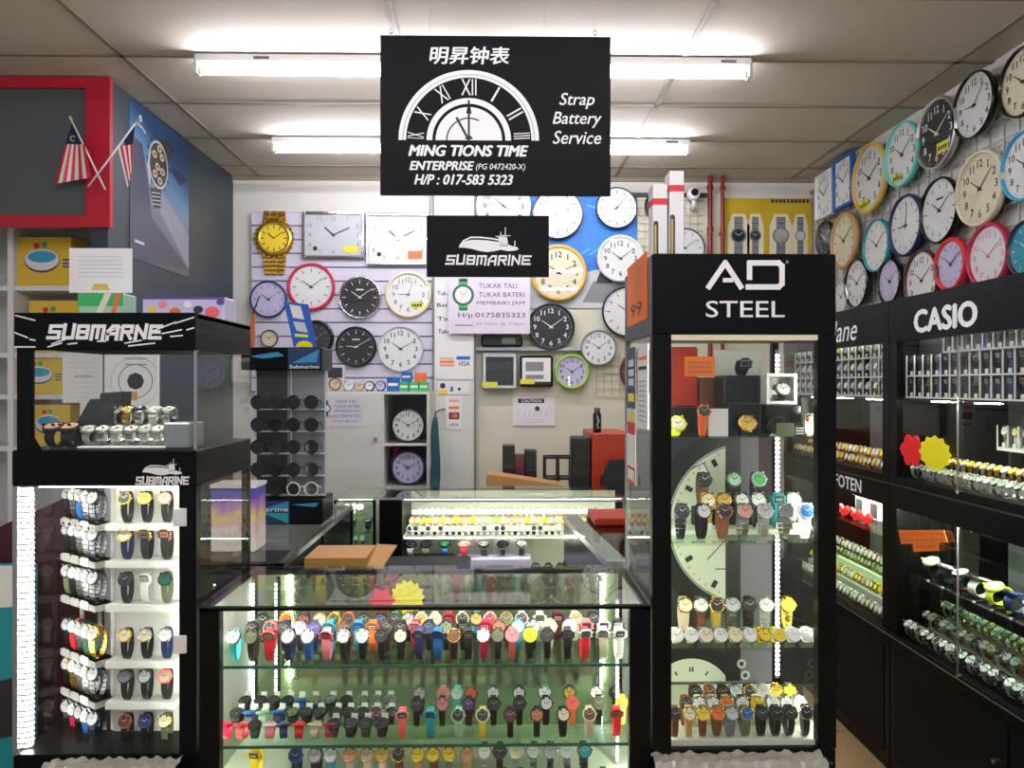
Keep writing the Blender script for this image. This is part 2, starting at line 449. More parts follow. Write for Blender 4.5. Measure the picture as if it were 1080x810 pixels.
for (s_, ang) in (('IX', 180), ('X', 150), ('XI', 120), ('XII', 90), ('I', 60), ('II', 30), ('III', 0)):
    a = math.radians(ang if ang not in (0, 180) else (3 if ang == 0 else 177)); rr = 56*S
    c0 = Vector((cx+rr*math.cos(a), 0, cz+rr*math.sin(a)))
    rv = Vector((math.sin(a), 0, -math.cos(a))); uv = Vector((math.cos(a), 0, math.sin(a)))
    f2 = Fr(m, (c0.x, Y, c0.z), rv, uv)
    hw = {'I': 1, 'X': 4, 'IX': 5.5, 'II': 3, 'XI': 5.5, 'III': 5.2, 'XII': 8}[s_]*S
    if s_ in ('IX', 'III'):
        f2 = Fr(m, (c0.x, Y, c0.z+2*S), rv, uv); hw *= .6
    f2.text(s_, -hw, hw, -8.5*S, 8.5*S, 'white_ink', bold=-.0)
fr.line((cx, cz), (cx, cz+41*S), 2.2*S, 'ink', .0012); fr.poly([(cx-3*S, cz+28*S), (cx+3*S, cz+28*S), (cx, cz+42*S)], 'ink', .0012)
fr.line((cx, cz), XZ(482, 125, Y), 2.6*S, 'ink', .0013); fr.disc(cx, cz+1*S, 4*S, 'ink', .0014, a0=0, a1=PI)
m.build('clock_emblem', t); m = MB(); fr = Fr(m, (0, Y, 0))
fr.text('MING TIONS TIME', *B(431, 153, 557, 165, Y), 'white_ink', bold=.07, shear=.25)
fr.text('ENTERPRISE', *B(432, 170, 500, 179.5, Y), 'white_ink', bold=.06, shear=.25)
fr.text('(PG 0472420-X)', *B(502, 172.5, 554, 181, Y), 'white_ink', bold=.005, shear=.2)
fr.text('H/P : 017-583 5323', *B(437, 184, 541, 195, Y), 'white_ink', bold=.05, shear=.25)
m.build('lettering', t); m = MB(); fr = Fr(m, (0, Y, 0))
fr.text('Strap', *B(590, 98, 627, 115, Y), 'white_ink', bold=.012, shear=.25)
fr.text('Battery', *B(583, 118, 634.5, 135, Y), 'white_ink', bold=.012, shear=.25)
fr.text('Service', *B(583, 138, 634, 152, Y), 'white_ink', bold=.012, shear=.25)
m.build('lettering', t)
m = MB()
for px in (412, 628):
    hx = P(px, 37, Y).x
    m.tube([(hx, Y+.009, z1-.003), (hx, Y+.009, z1+.012)], .0025, 'steel'); m.torus((hx, Y+.009, z1+.018), (0, 1, 0), .007, .0016, 'steel', 16, 6)
    m.tube([(hx, Y+.009, z1+.024), (hx, Y+.009, CEIL)], .001, 'silver', 6)
m.build('hanger', t)
Y = 2.66
x0, z1 = XZ(450, 227, Y); x1, z0 = XZ(579, 292, Y)
t = thing('hanging_sign', 'small black hanging sign with white submarine logo, below the large sign', 'sign', ((x0+x1)/2, Y, z0))
m = MB(); m.box(x0, x1, Y, Y+.014, z0, z1, 'black_board'); m.build('board', t)
m = MB(); fr = Fr(m, (0, Y, 0))
techno(fr, 'SUBMARINE', *B(470, 269, 560, 279.5, Y), 'white_ink')
m.build('lettering', t); m = MB(); fr = Fr(m, (0, Y, 0)); ship(fr, *B(484, 240, 547, 266, Y), 'white_ink', 'black'); m.build('submarine_logo', t)
m = MB()
for px in (453, 575):
    hx = P(px, 37, Y).x; m.tube([(hx, Y+.007, z1-.003), (hx, Y+.007, CEIL)], .001, 'silver', 6)
m.build('hanger', t)

# ================================================================== CLOCKS
mat('lime', '#9ccf3c', .4)
def wall_clock(loc, face, R, rim, dial, ink='ink', style='arabic', label='', rimw=.1, sticker=None, brand=False, hh=(10, 9), group=None, num=12, lensed=True, depth=.035, small=False):
    """round clock; loc = centre on the wall, face = 'front' (towards the viewer) or 'side' (on the right wall)"""
    rot = (0, 0, 0) if face == 'front' else (0, 0, -PI/2)
    t = thing('wall_clock', label, 'clock', loc, rot, group)
    m = MB(); m.lathe((0, 0, 0), (0, -1, 0), [(R*.93, 0), (R*.99, depth*.3), (R, depth*.7), (R*(1-rimw*.35), depth), (R*(1-rimw*.8), depth*.95), (R*(1-rimw), depth*.62)], rim, 48)
    m.cyl((0, 0, 0), (0, -1, 0), R*.93, .002, rim, 48); m.build('rim', t, local=True)
    d = depth*.6; m = MB(); m.cyl((0, 0, 0), (0, -1, 0), R*(1-rimw)*1.01, d, dial, 48)
    fr = Fr(m, (0, -d, 0)); r = R*(1-rimw)
    for k in range(60):
        if k % (1 if not small else 5) == 0:
            a = k*PI/30; w = R*(.018 if k % 5 == 0 else .007)
            fr.line((math.sin(a)*r*.9, math.cos(a)*r*.9), (math.sin(a)*r*.95, math.cos(a)*r*.95), w, ink, .0004, 0)
    if sticker: fr.rect(R*sticker[0], R*(sticker[0]+.55), R*sticker[1], R*(sticker[1]+.3), 'sticker', .001); [fr.rect(R*(sticker[0]+.06+.11*q), R*(sticker[0]+.14+.11*q), R*(sticker[1]+.09), R*(sticker[1]+.2), 'ink', .0014) for q in range(4)]
    if brand: fr.rect(-R*.18, R*.18, R*.33, R*.39, ink, .0005)
    m.build('dial', t, local=True)
    if style != 'bars':
        m = MB(); fr = Fr(m, (0, -d-.0004, 0)); rom = ['XII','I','II','III','IV','V','VI','VII','VIII','IX','X','XI']
        for k in range(12):
            a = k*PI/6; s_ = rom[k] if style == 'roman' else str(12 if k == 0 else k)
            hgt = R*(.2 if style == 'arabic' else .13); x, z = math.sin(a)*r*.74, math.cos(a)*r*.74
            fr.text(s_, x-.1, x+.1, z-hgt/2, z+hgt/2, ink, bold=.03, fit=False)
        m.build('numerals', t, local=True)
    else:
        m = MB(); fr = Fr(m, (0, -d-.0004, 0))
        for k in range(12):
            a = k*PI/6; fr.line((math.sin(a)*r*.72, math.cos(a)*r*.72), (math.sin(a)*r*.86, math.cos(a)*r*.86), R*.035, ink, None, 0)
        m.build('numerals', t, local=True)
    am = hh[1]*PI/30; ah = (hh[0] % 12+hh[1]/60)*PI/6
    for nm, a, L, w, dd in (('hour_hand', ah, .48, .05, .003), ('minute_hand', am, .72, .035, .005)):
        m = MB(); fr = Fr(m, (0, -d-dd, 0)); s_, c_ = math.sin(a), math.cos(a)
        pts = [(-s_*R*.1-c_*R*w*.5, -c_*R*.1+s_*R*w*.5), (-s_*R*.1+c_*R*w*.5, -c_*R*.1-s_*R*w*.5), (s_*R*L+c_*R*w*.2, c_*R*L-s_*R*w*.2), (s_*R*L-c_*R*w*.2, c_*R*L+s_*R*w*.2)]
        m.prism([fr.pt(*p) for p in pts], (0, .0012, 0), ink); 
        if nm == 'minute_hand': m.cyl((0, -d, 0), (0, -1, 0), R*.045, .008, ink, 16)
        m.build(nm, t, local=True)
    if lensed:
        m = MB(); m.cyl((0, -depth*.86, 0), (0, -1, 0), R*(1-rimw*.85), .0015, 'lens', 40); m.build('glass_cover', t, local=True)
    return t
YC = 5.50
def backclock(px, py, rpx, rim, dial, ink, style, label, Y=YC, **k):
    c = P(px, py, Y); return wall_clock((c.x, Y, c.z), 'front', rpx*Y/F_PX, rim, dial, ink, style, label, **k)
# slatted panel that carries the left group
x0, z1 = XZ(266, 224, 5.52); x1, z0 = XZ(456, 413, 5.52)
mat('slat', '#d5cedd', 0.5); mat('slat_gap', '#8e8a98', 0.7)
m = MB(); m.box(x0, x1, 5.515, 5.547, z0, z1, 'slat_gap')
n = 13
for i in range(n):
    a = z0+(z1-z0)*i/n; m.box(x0, x1, 5.502, 5.52, a+.006, a+(z1-z0)/n-.006, 'slat')
solo(m, 'slatwall_panel', 'pale lilac slatted wall panel behind the left group of clocks', 'wall panel')
backclock(329, 303, 25, 'crimson', 'white', 'ink', 'bars', 'round clock with red rim and white dial on the slatted panel', rimw=.13)
backclock(380, 314, 22.5, 'chrome', 'black', 'white_ink', 'bars', 'round black dial clock with silver rim beside the red rimmed clock', brand=True)
backclock(431, 311, 24.5, 'cream', 'white', 'grey', 'arabic', 'round cream rimmed clock with white dial, upper right of the slatted panel', rimw=.14, hh=(9, 3), sticker=(.1, -.6))
backclock(284, 316, 19.5, 'navy', 'lilac', 'ink', 'bars', 'dark rimmed clock with lilac dial at the left edge of the slatted panel')
backclock(334, 357, 19, 'gloss_black', 'charcoal', 'grey', 'bars', 'dark brown clock half hidden behind the blue paper banner', rimw=.2)
backclock(376, 366, 21.5, 'gloss_black', 'black', 'white_ink', 'bars', 'glossy all black round clock on the lower slatted panel', brand=True, hh=(9, 10))
backclock(423, 368, 24, 'silver', 'white', 'ink', 'arabic', 'white clock with thin silver rim and black numerals, lower slatted panel', rimw=.07, hh=(10, 10))
backclock(285, 357, 9, 'charcoal', 'cream', 'ink', 'bars', 'small cream dial clock low on the left of the slatted panel', small=True)
# centre group
backclock(531, 218, 29, 'white_plastic', 'white', 'ink', 'arabic', 'white clock mostly hidden between the two black hanging signs', rimw=.08, hh=(10, 20))
backclock(588, 226, 27, 'dark_steel', 'white', 'ink', 'bars', 'white clock with dark chrome rim just right of the small hanging sign', rimw=.06, hh=(2, 12), sticker=None)
backclock(650, 220, 22, 'black', 'white', 'ink', 'bars', 'white clock with thin black rim, upper right on the blue ship poster', rimw=.06, hh=(8, 7))
backclock(654, 273, 25, 'white_plastic', 'white', 'ink', 'arabic', 'white rimmed clock on the lower right of the blue ship poster', rimw=.14)
backclock(589, 288, 30, 'gold', 'cream', 'ink', 'arabic', 'large gold rimmed clock with cream dial right of the hanging submarine sign', rimw=.14, hh=(10, 11))
backclock(581, 345, 25, 'gloss_black', 'black', 'white_ink', 'arabic', 'black clock with big white numerals below the gold clock', rimw=.08)
backclock(661, 329, 27, 'gloss_black', 'white', 'ink', 'bars', 'white clock with black rim partly behind the tall cabinet', rimw=.08, hh=(10, 15))
backclock(631, 367, 19, 'grey', 'white', 'ink', 'arabic', 'small grey rimmed white clock right of the black clock', rimw=.09)
backclock(603, 392, 18.5, 'lime', 'lilac', 'ink', 'arabic', 'lime green rimmed clock with lilac dial', rimw=.15)
backclock(677, 392, 24, 'maroon', 'maroon', 'beige', 'bars', 'dark brown round clock peeking from behind the tall cabinet', lensed=False)
backclock(697, 218, 18, 'gloss_black', 'black', 'white_ink', 'arabic', 'black clock behind the white boxes with red bands', rimw=.08)
backclock(722, 262, 21, 'dark_steel', 'white', 'ink', 'bars', 'white clock low behind the tall cabinet near the red pipes', rimw=.07)
# clocks in the glazed niche of the white cupboard are added with the cupboard
# gold clock shaped like a wristwatch
c = P(290, 252, YC); s = YC/F_PX
t = thing('wall_clock', 'gold wall clock shaped like a giant wristwatch', 'clock', (c.x, YC, c.z))
m = MB(); m.lathe((0, 0, 0), (0, -1, 0), [(16*s, 0), (19*s, .01), (20*s, .02), (17*s, .035), (14.5*s, .03)], 'gold_metal', 40)
for k in range(24):
    a = k*PI/12; m.cyl((20*s*math.cos(a), -.015, 20*s*math.sin(a)), (0, -1, 0), 1.3*s, .014, 'gold_metal', 6)
m.build('case', t, local=True)
for sg in (1, -1):
    m = MB()
    for k in range(5 if sg < 0 else 3):
        z = sg*(18+k*4.4)*s; w = (13-k*.6)*s
        for q in (-1, 0, 1): m.bbox(q*w*.66-w*.31, q*w*.66+w*.31, -.022+abs(q)*.004, 0, z-2*s, z+2*s, 'gold_metal', .004)
    m.build('bracelet', t, local=True)
m = MB(); m.cyl((0, 0, 0), (0, -1, 0), 15*s, .026, 'yellow', 36); fr = Fr(m, (0, -.0265, 0))
for k in range(12):
    a = k*PI/6; fr.line((11*s*math.sin(a), 11*s*math.cos(a)), (13.5*s*math.sin(a), 13.5*s*math.cos(a)), 1.2*s, 'brown')
fr.line((0, 0), (-6*s, 5*s), 1.2*s, 'ink', .002); fr.line((0, 0), (8*s, 6*s), .9*s, 'ink', .002)
m.build('dial', t, local=True)
# rectangular clocks
def rect_clock(a, b, c_, d, rim, dial, label, st, Y=YC, hands=True, num=True):
    x0, x1, z0, z1 = B(a, b, c_, d, Y); w = .018
    t = thing('wall_clock', label, 'clock', ((x0+x1)/2, Y, (z0+z1)/2))
    m = MB(); m.bbox(x0, x0+w, Y-.04, Y, z0, z1, rim); m.bbox(x1-w, x1, Y-.04, Y, z0, z1, rim)
    m.bbox(x0+w, x1-w, Y-.04, Y, z0, z0+w, rim); m.bbox(x0+w, x1-w, Y-.04, Y, z1-w, z1, rim); m.build('rim', t)
    m = MB(); m.box(x0+w*.6, x1-w*.6, Y-.022, Y-.002, z0+w*.6, z1-w*.6, dial); fr = Fr(m, (0, Y-.022, 0)); cx, cz = (x0+x1)/2, (z0+z1)/2
    W, H = (x1-x0)/2-w, (z1-z0)/2-w
    for k, s_ in ((0, '12'), (1, '1'), (2, '2'), (3, '3'), (4, '4'), (5, '5'), (6, '6'), (7, '7'), (8, '8'), (9, '9'), (10, '10'), (11, '11')):
        a_ = k*PI/6; q = max(abs(math.sin(a_)), abs(math.cos(a_)))
        px_, pz_ = math.sin(a_)/q*W*.84, math.cos(a_)/q*H*.8
        fr.text(s_, cx+px_-.05, cx+px_+.05, cz+pz_-.014, cz+pz_+.014, 'grey', fit=False)
    fr.rect(cx+W*.35, cx+W*.85, cz-H*.85, cz-H*.5, st, .001); fr.disc(cx-W*.65, cz-H*.65, .016, 'ink')
    m.build('dial', t)
    m = MB(); fr = Fr(m, (0, Y-.03, 0)); fr.line((cx, cz), (cx-W*.28, cz+H*.35), .008, 'ink'); fr.line((cx, cz), (cx+W*.55, cz+H*.35), .006, 'ink', .001)
    m.cyl((cx, Y-.022, cz), (0, -1, 0), .009, .01, 'ink', 12); m.build('hands', t)
    m = MB(); m.box(x0+w*.8, x1-w*.8, Y-.037, Y-.0355, z0+w*.8, z1-w*.8, 'lens'); m.build('glass_cover', t)
rect_clock(320, 224, 385, 273, 'chrome', 'silver', 'wide silver rectangular clock with yellow sticker, beside the gold watch clock', 'sticker')
rect_clock(387, 226, 453, 280, 'pale_steel', 'white', 'wide white rectangular clock with orange sticker, beside the hanging submarine sign', 'orange')
# digital clocks
def digital_clock(a, b, c_, d, body, face, label, inset, win, Y=YC, st=True):
    x0, x1, z0, z1 = B(a, b, c_, d, Y); w = inset
    t = thing('digital_clock', label, 'clock', ((x0+x1)/2, Y, (z0+z1)/2))
    m = MB(); m.bbox(x0, x1, Y-.035, Y, z0, z1, body, .012); m.build('body', t)
    m = MB(); m.box(x0+w, x1-w, Y-.038, Y-.034, z0+w, z1-w, face); fr = Fr(m, (0, Y-.038, 0))
    W, H = x1-x0-2*w, z1-z0-2*w
    for (u0, u1, v0, v1, mm) in win: fr.rect(x0+w+W*u0, x0+w+W*u1, z0+w+H*v0, z0+w+H*v1, mm)
    m.build('display', t)
    if st:
        m = MB(); m.box(x0+.005, x0+.005+(x1-x0)*.42, Y-.042, Y-.038, z0+.02, z0+.055, 'sticker'); m.build('price_sticker', t)
digital_clock(508, 372, 546, 411, 'pale_steel', 'lcd_dark', 'silver framed digital clock with dark display and yellow sticker', .03, [(.1, .9, .55, .85, 'charcoal'), (.1, .9, .2, .42, 'charcoal')])
digital_clock(548, 375, 583, 408, 'gloss_black', 'white_plastic', 'black and white digital clock with two grey displays', .018, [(.12, .75, .5, .85, 'grey'), (.12, .75, .2, .36, 'grey'), (0, 1, 0, .1, 'black')])
digital_clock(508, 353, 551, 366, 'gloss_black', 'black', 'flat black digital clock under the strap and battery notice', .012, [(.05, .45, .2, .8, 'lcd_dark'), (.5, .85, .15, .85, 'lcd')], st=False)
# right wall: chrome wire grid, clocks
XW = 2.27
m = MB(); y = 2.1
while y < 5.5: m.box(XW-.003, XW+.003, y-.003, y+.003, 1.6, 2.86, 'aluminium'); y += .1
z = 1.6
while z < 2.87: m.box(XW-.009, XW-.003, 2.1, 5.5, z-.003, z+.003, 'aluminium'); z += .1
m.box(XW-.02, XW, 2.1, 5.5, 2.87, 2.9, 'aluminium'); m.box(XW, XR-.002, 2.3, 2.33, 2.84, 2.88, 'aluminium'); m.box(XW, XR-.002, 5.0, 5.03, 2.84, 2.88, 'aluminium')
solo(m, 'wire_grid_panel', 'silver wire grid along the right wall behind the clocks', 'wall panel')
XC = 2.255
def sideclock(px, py, hpx, rim, dial, ink, style, label, **k):
    c = PX(px, py, XC); d = (c-CAM).dot(FWD)
    return wall_clock((XC, c.y, c.z), 'side', hpx*d/F_PX, rim, dial, ink, style, label, depth=.04, **k)
sideclock(1033, 111, 35, 'gloss_black', 'white', 'ink', 'arabic', 'white clock with black rim near the ceiling, right wall top row', rimw=.07, hh=(9, 7))
sideclock(1085, 86, 37, 'gloss_black', 'cream', 'ink', 'arabic', 'pale cream clock with black rim cut by the right photo edge, top row', rimw=.08, hh=(10, 15))
sideclock(993, 141, 38, 'pale_steel', 'black', 'white_ink', 'arabic', 'black dial clock with pale metal rim and yellow sticker, right wall top row', rimw=.1, sticker=(0, -.6))
sideclock(956, 163, 34, 'turquoise', 'white', 'ink', 'arabic', 'turquoise rimmed clock with yellow sticker, right wall top row', rimw=.08, sticker=(-.6, -.8))
sideclock(921, 188, 37, 'gold', 'white', 'ink', 'arabic', 'gold rimmed white clock with yellow sticker, right wall', rimw=.12, sticker=(-.6, -.85), hh=(10, 10))
sideclock(874, 252, 19, 'charcoal', 'charcoal', 'white_ink', 'bars', 'small dark clock at the far end of the right wall', small=True)
sideclock(894, 254, 30, 'tan', 'cream', 'ink', 'bars', 'oval looking beige rimmed clock under the blue square clock', rimw=.14)
sideclock(929, 259, 28, 'teal', 'white', 'ink', 'bars', 'small pale blue clock with dark teal rim, middle row of right wall', rimw=.08)
sideclock(960, 238, 33, 'navy', 'white', 'ink', 'bars', 'white clock with navy rim, middle row of right wall', rimw=.1, hh=(9, 1))
sideclock(996, 222, 35, 'gloss_black', 'white', 'ink', 'bars', 'white clock with black rim left of the big cream clock', rimw=.08, brand=True)
sideclock(1039, 199, 40, 'cream', 'cream', 'ink', 'arabic', 'big cream clock with cream rim, middle row of right wall', rimw=.1, hh=(10, 8))
sideclock(1088, 174, 38, 'sky', 'white', 'ink', 'arabic', 'light blue rimmed clock cut by the right photo edge', rimw=.1)
sideclock(891, 314, 18, 'pale_steel', 'white', 'ink', 'bars', 'small silver clock lowest at the far end of the right wall', small=True)
sideclock(908, 299, 26, 'gloss_black', 'white', 'ink', 'arabic', 'small white clock with black rim, bottom row of right wall', rimw=.08)
sideclock(943, 297, 24, 'gloss_black', 'lilac', 'ink', 'bars', 'lilac dial clock with black rim, bottom row of right wall', rimw=.1)
sideclock(977, 296, 32, 'maroon', 'white', 'ink', 'arabic', 'white clock with maroon rim, bottom row of right wall', rimw=.07)
sideclock(1008, 279, 29, 'red', 'lilac', 'ink', 'bars', 'bright red thick rimmed clock with lilac dial', rimw=.18)
sideclock(1048, 270, 35, 'crimson', 'white', 'pink', 'arabic', 'crimson rimmed white clock with pink hands, bottom row of right wall', rimw=.12)
sideclock(1090, 262, 31, 'charcoal', 'teal', 'white_ink', 'bars', 'dark teal clock cut by the right photo edge above the cabinet')
def square_side(px0, px1, pyc, hpx, rim, label):
    a = PX(px0, pyc, XC); b = PX(px1, pyc, XC); dep = ((a+b)/2-CAM).dot(FWD); h = hpx*dep/F_PX
    ya, yb = min(a.y, b.y), max(a.y, b.y); zc = (a.z+b.z)/2
    t = thing('wall_clock', label, 'clock', (XC, (ya+yb)/2, zc)); w = .02
    m = MB(); m.bbox(XC-.035, XC, ya, ya+w, zc-h, zc+h, rim); m.bbox(XC-.035, XC, yb-w, yb, zc-h, zc+h, rim); m.bbox(XC-.035, XC, ya+w, yb-w, zc-h, zc-h+w, rim); m.bbox(XC-.035, XC, ya+w, yb-w, zc+h-w, zc+h, rim); m.build('rim', t)
    m = MB(); m.box(XC-.02, XC-.001, ya+w*.7, yb-w*.7, zc-h+w*.7, zc+h-w*.7, 'white'); fr = Fr(m, (XC-.02, (ya+yb)/2, zc), (0, -1, 0), (0, 0, 1)); q = (yb-ya)/2*.75
    for k in range(12):
        a_ = k*PI/6; fr.text(str(k or 12), math.sin(a_)*q-.05, math.sin(a_)*q+.05, math.cos(a_)*h*.72-.018, math.cos(a_)*h*.72+.018, 'ink', fit=False)
    m.build('dial', t)
    m = MB(); fr = Fr(m, (XC-.024, (ya+yb)/2, zc), (0, -1, 0), (0, 0, 1)); fr.line((0, 0), (-q*.5, h*.25), .009, 'ink'); fr.line((0, 0), (q*.7, h*.4), .007, 'ink', .001); m.build('hands', t)
square_side(883, 903, 192, 27, 'blue', 'square clock with blue side edge near the far right corner')
square_side(864, 881, 206, 24, 'white_plastic', 'square white clock nearest to the far right corner')
mat('dark_green', '#1c5c4a', .5); mat('magenta', '#c2188a', .4)
# ================================================================== POSTERS, PAPERS AND PIPES ON THE BACK WALL
def paper(name, label, cat, Y, a, b, c_, d, col='paper', draw=None, th=.002, group=None):
    x0, x1, z0, z1 = B(a, b, c_, d, Y)
    m = MB(); m.box(x0, x1, Y-th, Y, z0, z1, col)
    fr = Fr(m, (0, Y-th, 0), clip=(x0, x1, z0, z1)); 
    if draw: draw(fr, x0, x1, z0, z1)
    return solo(m, name, label, cat, group)
def d_ocean(fr, x0, x1, z0, z1):
    W, H = x1-x0, z1-z0; X = lambda a: x0+a*W; Z = lambda b: z0+b*H
    fr.poly([(X(0), Z(0)), (X(1), Z(0)), (X(1), Z(.3)), (X(.7), Z(.36)), (X(.35), Z(.28)), (X(0), Z(.33))], 'silver', .0008)
    fr.poly([(X(.5), Z(.05)), (X(.98), Z(.04)), (X(.9), Z(.22)), (X(.6), Z(.24))], 'grey', .0011)
    fr.poly([(X(.62), Z(.22)), (X(.78), Z(.22)), (X(.74), Z(.32)), (X(.66), Z(.32))], 'charcoal', .0013)
    for k in range(7): fr.line((X(.05+.13*k), Z(.45+.03*(k % 3))), (X(.17+.13*k), Z(.5+.03*((k+1) % 3))), .012, 'sky', .0009)
    for k in range(5): fr.line((X(.55+.08*k), Z(.92-.04*(k % 2))), (X(.62+.08*k), Z(.9)), .015, 'sky', .0009)
paper('poster', 'blue sea poster with grey ship behind the centre clocks', 'poster', 5.53, 556, 207, 672, 325, 'ocean', d_ocean)
# cream wire grids with a thin rail
def grid(a, b, c_, d, Y, step, label, mt='wall_cream'):
    x0, x1, z0, z1 = B(a, b, c_, d, Y); m = MB(); x = x0
    while x <= x1+.001: m.box(x-.002, x+.002, Y-.002, Y+.002, z0, z1, mt); x += step
    z = z0
    while z <= z1+.001: m.box(x0, x1, Y-.006, Y-.002, z-.002, z+.002, mt); z += step
    solo(m, 'wire_grid_panel', label, 'wall panel')
mat('grid_cream', '#b9b394', 0.5)
grid(672, 208, 742, 300, 5.53, .055, 'cream wire grid behind the clocks left of the red pipes', 'grid_cream')
grid(629, 372, 662, 418, 5.53, .055, 'small cream wire grid under the grey rimmed clock', 'grid_cream')
m = MB(); x0, x1, z0, z1 = B(500, 203, 745, 208, 5.53); m.box(x0, x1, 5.51, 5.54, z0, z1, 'charcoal')
x0, x1, z0, z1 = B(503, 366.5, 640, 370, 5.53); m.box(x0, x1, 5.49, 5.54, z0, z1, 'aluminium'); m.build('trim_3')['kind'] = 'structure'
def wl(fr, x, z, w, h, body, dialc, links=True):
    """printed watch: centre, head width, strap length"""
    r = w/2
    fr.rect(x-r*.55, x+r*.55, z-h/2, z+h/2, body, .0008)
    if links:
        for k in range(7): fr.line((x-r*.5, z-h/2+h*k/6), (x+r*.5, z-h/2+h*k/6), .004, 'charcoal', .001)
    fr.disc(x, z, r, body, .0011, 28); fr.disc(x, z, r*.8, dialc, .0013, 28)
    fr.line((x, z), (x-r*.4, z+r*.3), r*.08, 'silver', .0015); fr.line((x, z), (x+r*.5, z+r*.35), r*.06, 'silver', .0016)
mat('banner_yellow', '#c9a81e', 0.5, noise=.25, nscale=4)
# the banner heading is too blurred to read: short dark marks stand for it
def d_yel2(fr, x0, x1, z0, z1):
    W, H = x1-x0, z1-z0
    for (a, w, dc) in ((.17, .20, 'black'), (.36, .15, 'charcoal'), (.65, .21, 'pale_steel'), (.87, .14, 'silver')):
        fr.poly([(x0+W*(a-w*.62), z0), (x0+W*(a+w*.62), z0), (x0+W*(a+w*.62), z0+H*.5), (x0+W*(a+w*.35), z0+H*.72), (x0+W*(a-w*.35), z0+H*.72), (x0+W*(a-w*.62), z0+H*.5)], 'cream', .0006)
        wl(fr, x0+W*a, z0+H*.33, W*w*.9, H*.66, 'grey', dc)
    for k in range(10): fr.rect(x0+W*(.54+.044*k), x0+W*(.572+.044*k), z0+H*.92, z0+H*.985, 'ink', .001)
paper('banner', 'yellow banner printed with four steel watches in the far right corner', 'banner', 5.53, 763, 209, 856, 268, 'banner_yellow', d_yel2)
for px, r in ((749, .017), (762, .014)):
    x = P(px, 200, 5.48).x; m = MB(); m.cyl((x, 5.48, 1.7), (0, 0, 1), r, CEIL-1.7, 'pipe_red', 14)
    for zz in (1.9, 2.6, 2.9): m.cyl((x, 5.48, zz), (0, 0, 1), r*1.35, .03, 'pipe_red', 14)
    m.box(x-.01, x+.01, 5.48, YB, 2.58, 2.6, 'pipe_red')
    solo(m, 'water_pipe', ('thick dark red vertical pipe' if r > .015 else 'thin dark red vertical pipe')+' running up the back wall to the ceiling', 'pipe')
# security camera
c = P(733, 203, 5.35)
t = thing('security_camera', 'white security camera with black lens high on the back wall', 'camera', (c.x, 5.5, c.z))
m = MB(); m.tube([(c.x+.02, YB, c.z-.07), (c.x+.01, 5.42, c.z-.09), (c.x, 5.38, c.z-.05)], .015, 'white_plastic'); m.cyl((c.x+.02, YB, c.z-.07), (0, -1, 0), .035, .02, 'white_plastic', 16); m.build('bracket', t)
m = MB(); m.lathe((c.x, 5.42, c.z), (0, -1, 0), [(0, -.04), (.03, -.035), (.045, 0), (.045, .04), (.036, .06), (0.001, .062)], 'white_plastic', 20); m.build('housing', t)
m = MB(); m.cyl((c.x, 5.358, c.z+.004), (0, -1, 0), .026, .006, 'gloss_black', 18); m.build('camera_lens', t)
# ---- white column panel with payment stickers and notices
x0, x1, z0, z1 = B(458, 187, 500, 527, 5.46)
mat('door_white', '#d8d7cf', .5, noise=.03, nscale=3)
m = MB(); m.bbox(x0, x1, 5.44, YB, .05, CEIL, 'door_white', .004); m.box(x0-.015, x0, 5.47, YB, .05, CEIL, 'grey'); m.box(x1, x1+.012, 5.47, YB, .05, CEIL, 'grey'); struct(m, 'trim_4')
def d_bat(fr, x0, x1, z0, z1):
    W, H = x1-x0, z1-z0
    fr.text('Tukar Battery', x0+W*.08, x0+W*.9, z0+H*.455, z0+H*.51, 'ink', bold=.03)
    for i, (s_, q) in enumerate((('Tuk.', .86), ('Bat', .74), ('Ta', .6))): fr.text(s_, x0+W*.05, x0+W*.33, z0+H*q, z0+H*(q+.04), 'ink', bold=.03)
    for k in range(3): fr.rect(x0+W*.12, x0+W*.5, z0+H*(.13+.035*k), z0+H*(.155+.035*k), ('rose', 'orange', 'beige')[k], .0008)
    fr.rect(x0+W*.56, x0+W*.92, z0+H*.2, z0+H*.235, 'blue'); fr.text('VISA', x0+W*.62, x0+W*.9, z0+H*.135, z0+H*.185, 'navy', shear=.2, bold=.02); fr.rect(x0+W*.58, x0+W*.92, z0+H*.09, z0+H*.12, 'cream')
paper('notice', 'tall white notice reading Tukar Battery on the white wall column', 'notice', 5.436, 459, 297, 499, 400, 'paper', d_bat)
def d_pay(fr, x0, x1, z0, z1):
    W, H = x1-x0, z1-z0
    for q, cc in ((.8, 'rose'), (.6, 'orange')): fr.rect(x0+W*.2, x0+W*.85, z0+H*q, z0+H*(q+.08), cc)
    fr.rect(x0+W*.2, x0+W*.85, z0+H*.3, z0+H*.5, 'charcoal'); fr.disc(x0+W*.42, z0+H*.4, W*.14, 'red', .001, 20); fr.disc(x0+W*.62, z0+H*.4, W*.14, 'orange', .0012, 20)
    fr.text('VISA', x0+W*.25, x0+W*.8, z0+H*.1, z0+H*.18, 'navy', shear=.2, bold=.02)
paper('payment_sticker', 'narrow white card payment sticker low on the wall column', 'sticker', 5.436, 470, 417, 487, 453, 'paper', d_pay)
def d_small(fr, x0, x1, z0, z1):
    W, H = x1-x0, z1-z0
    fr.rect(x0, x0+W*.3, z0, z0+H*.3, 'yellow'); fr.disc(x0+W*.15, z0+H*.65, W*.09, 'ink', .001, 16)
    fr.rect(x0+W*.4, x0+W*.48, z0+H*.2, z0+H*.6, 'blue'); fr.disc(x0+W*.68, z0+H*.4, W*.05, 'ink', .001, 12)
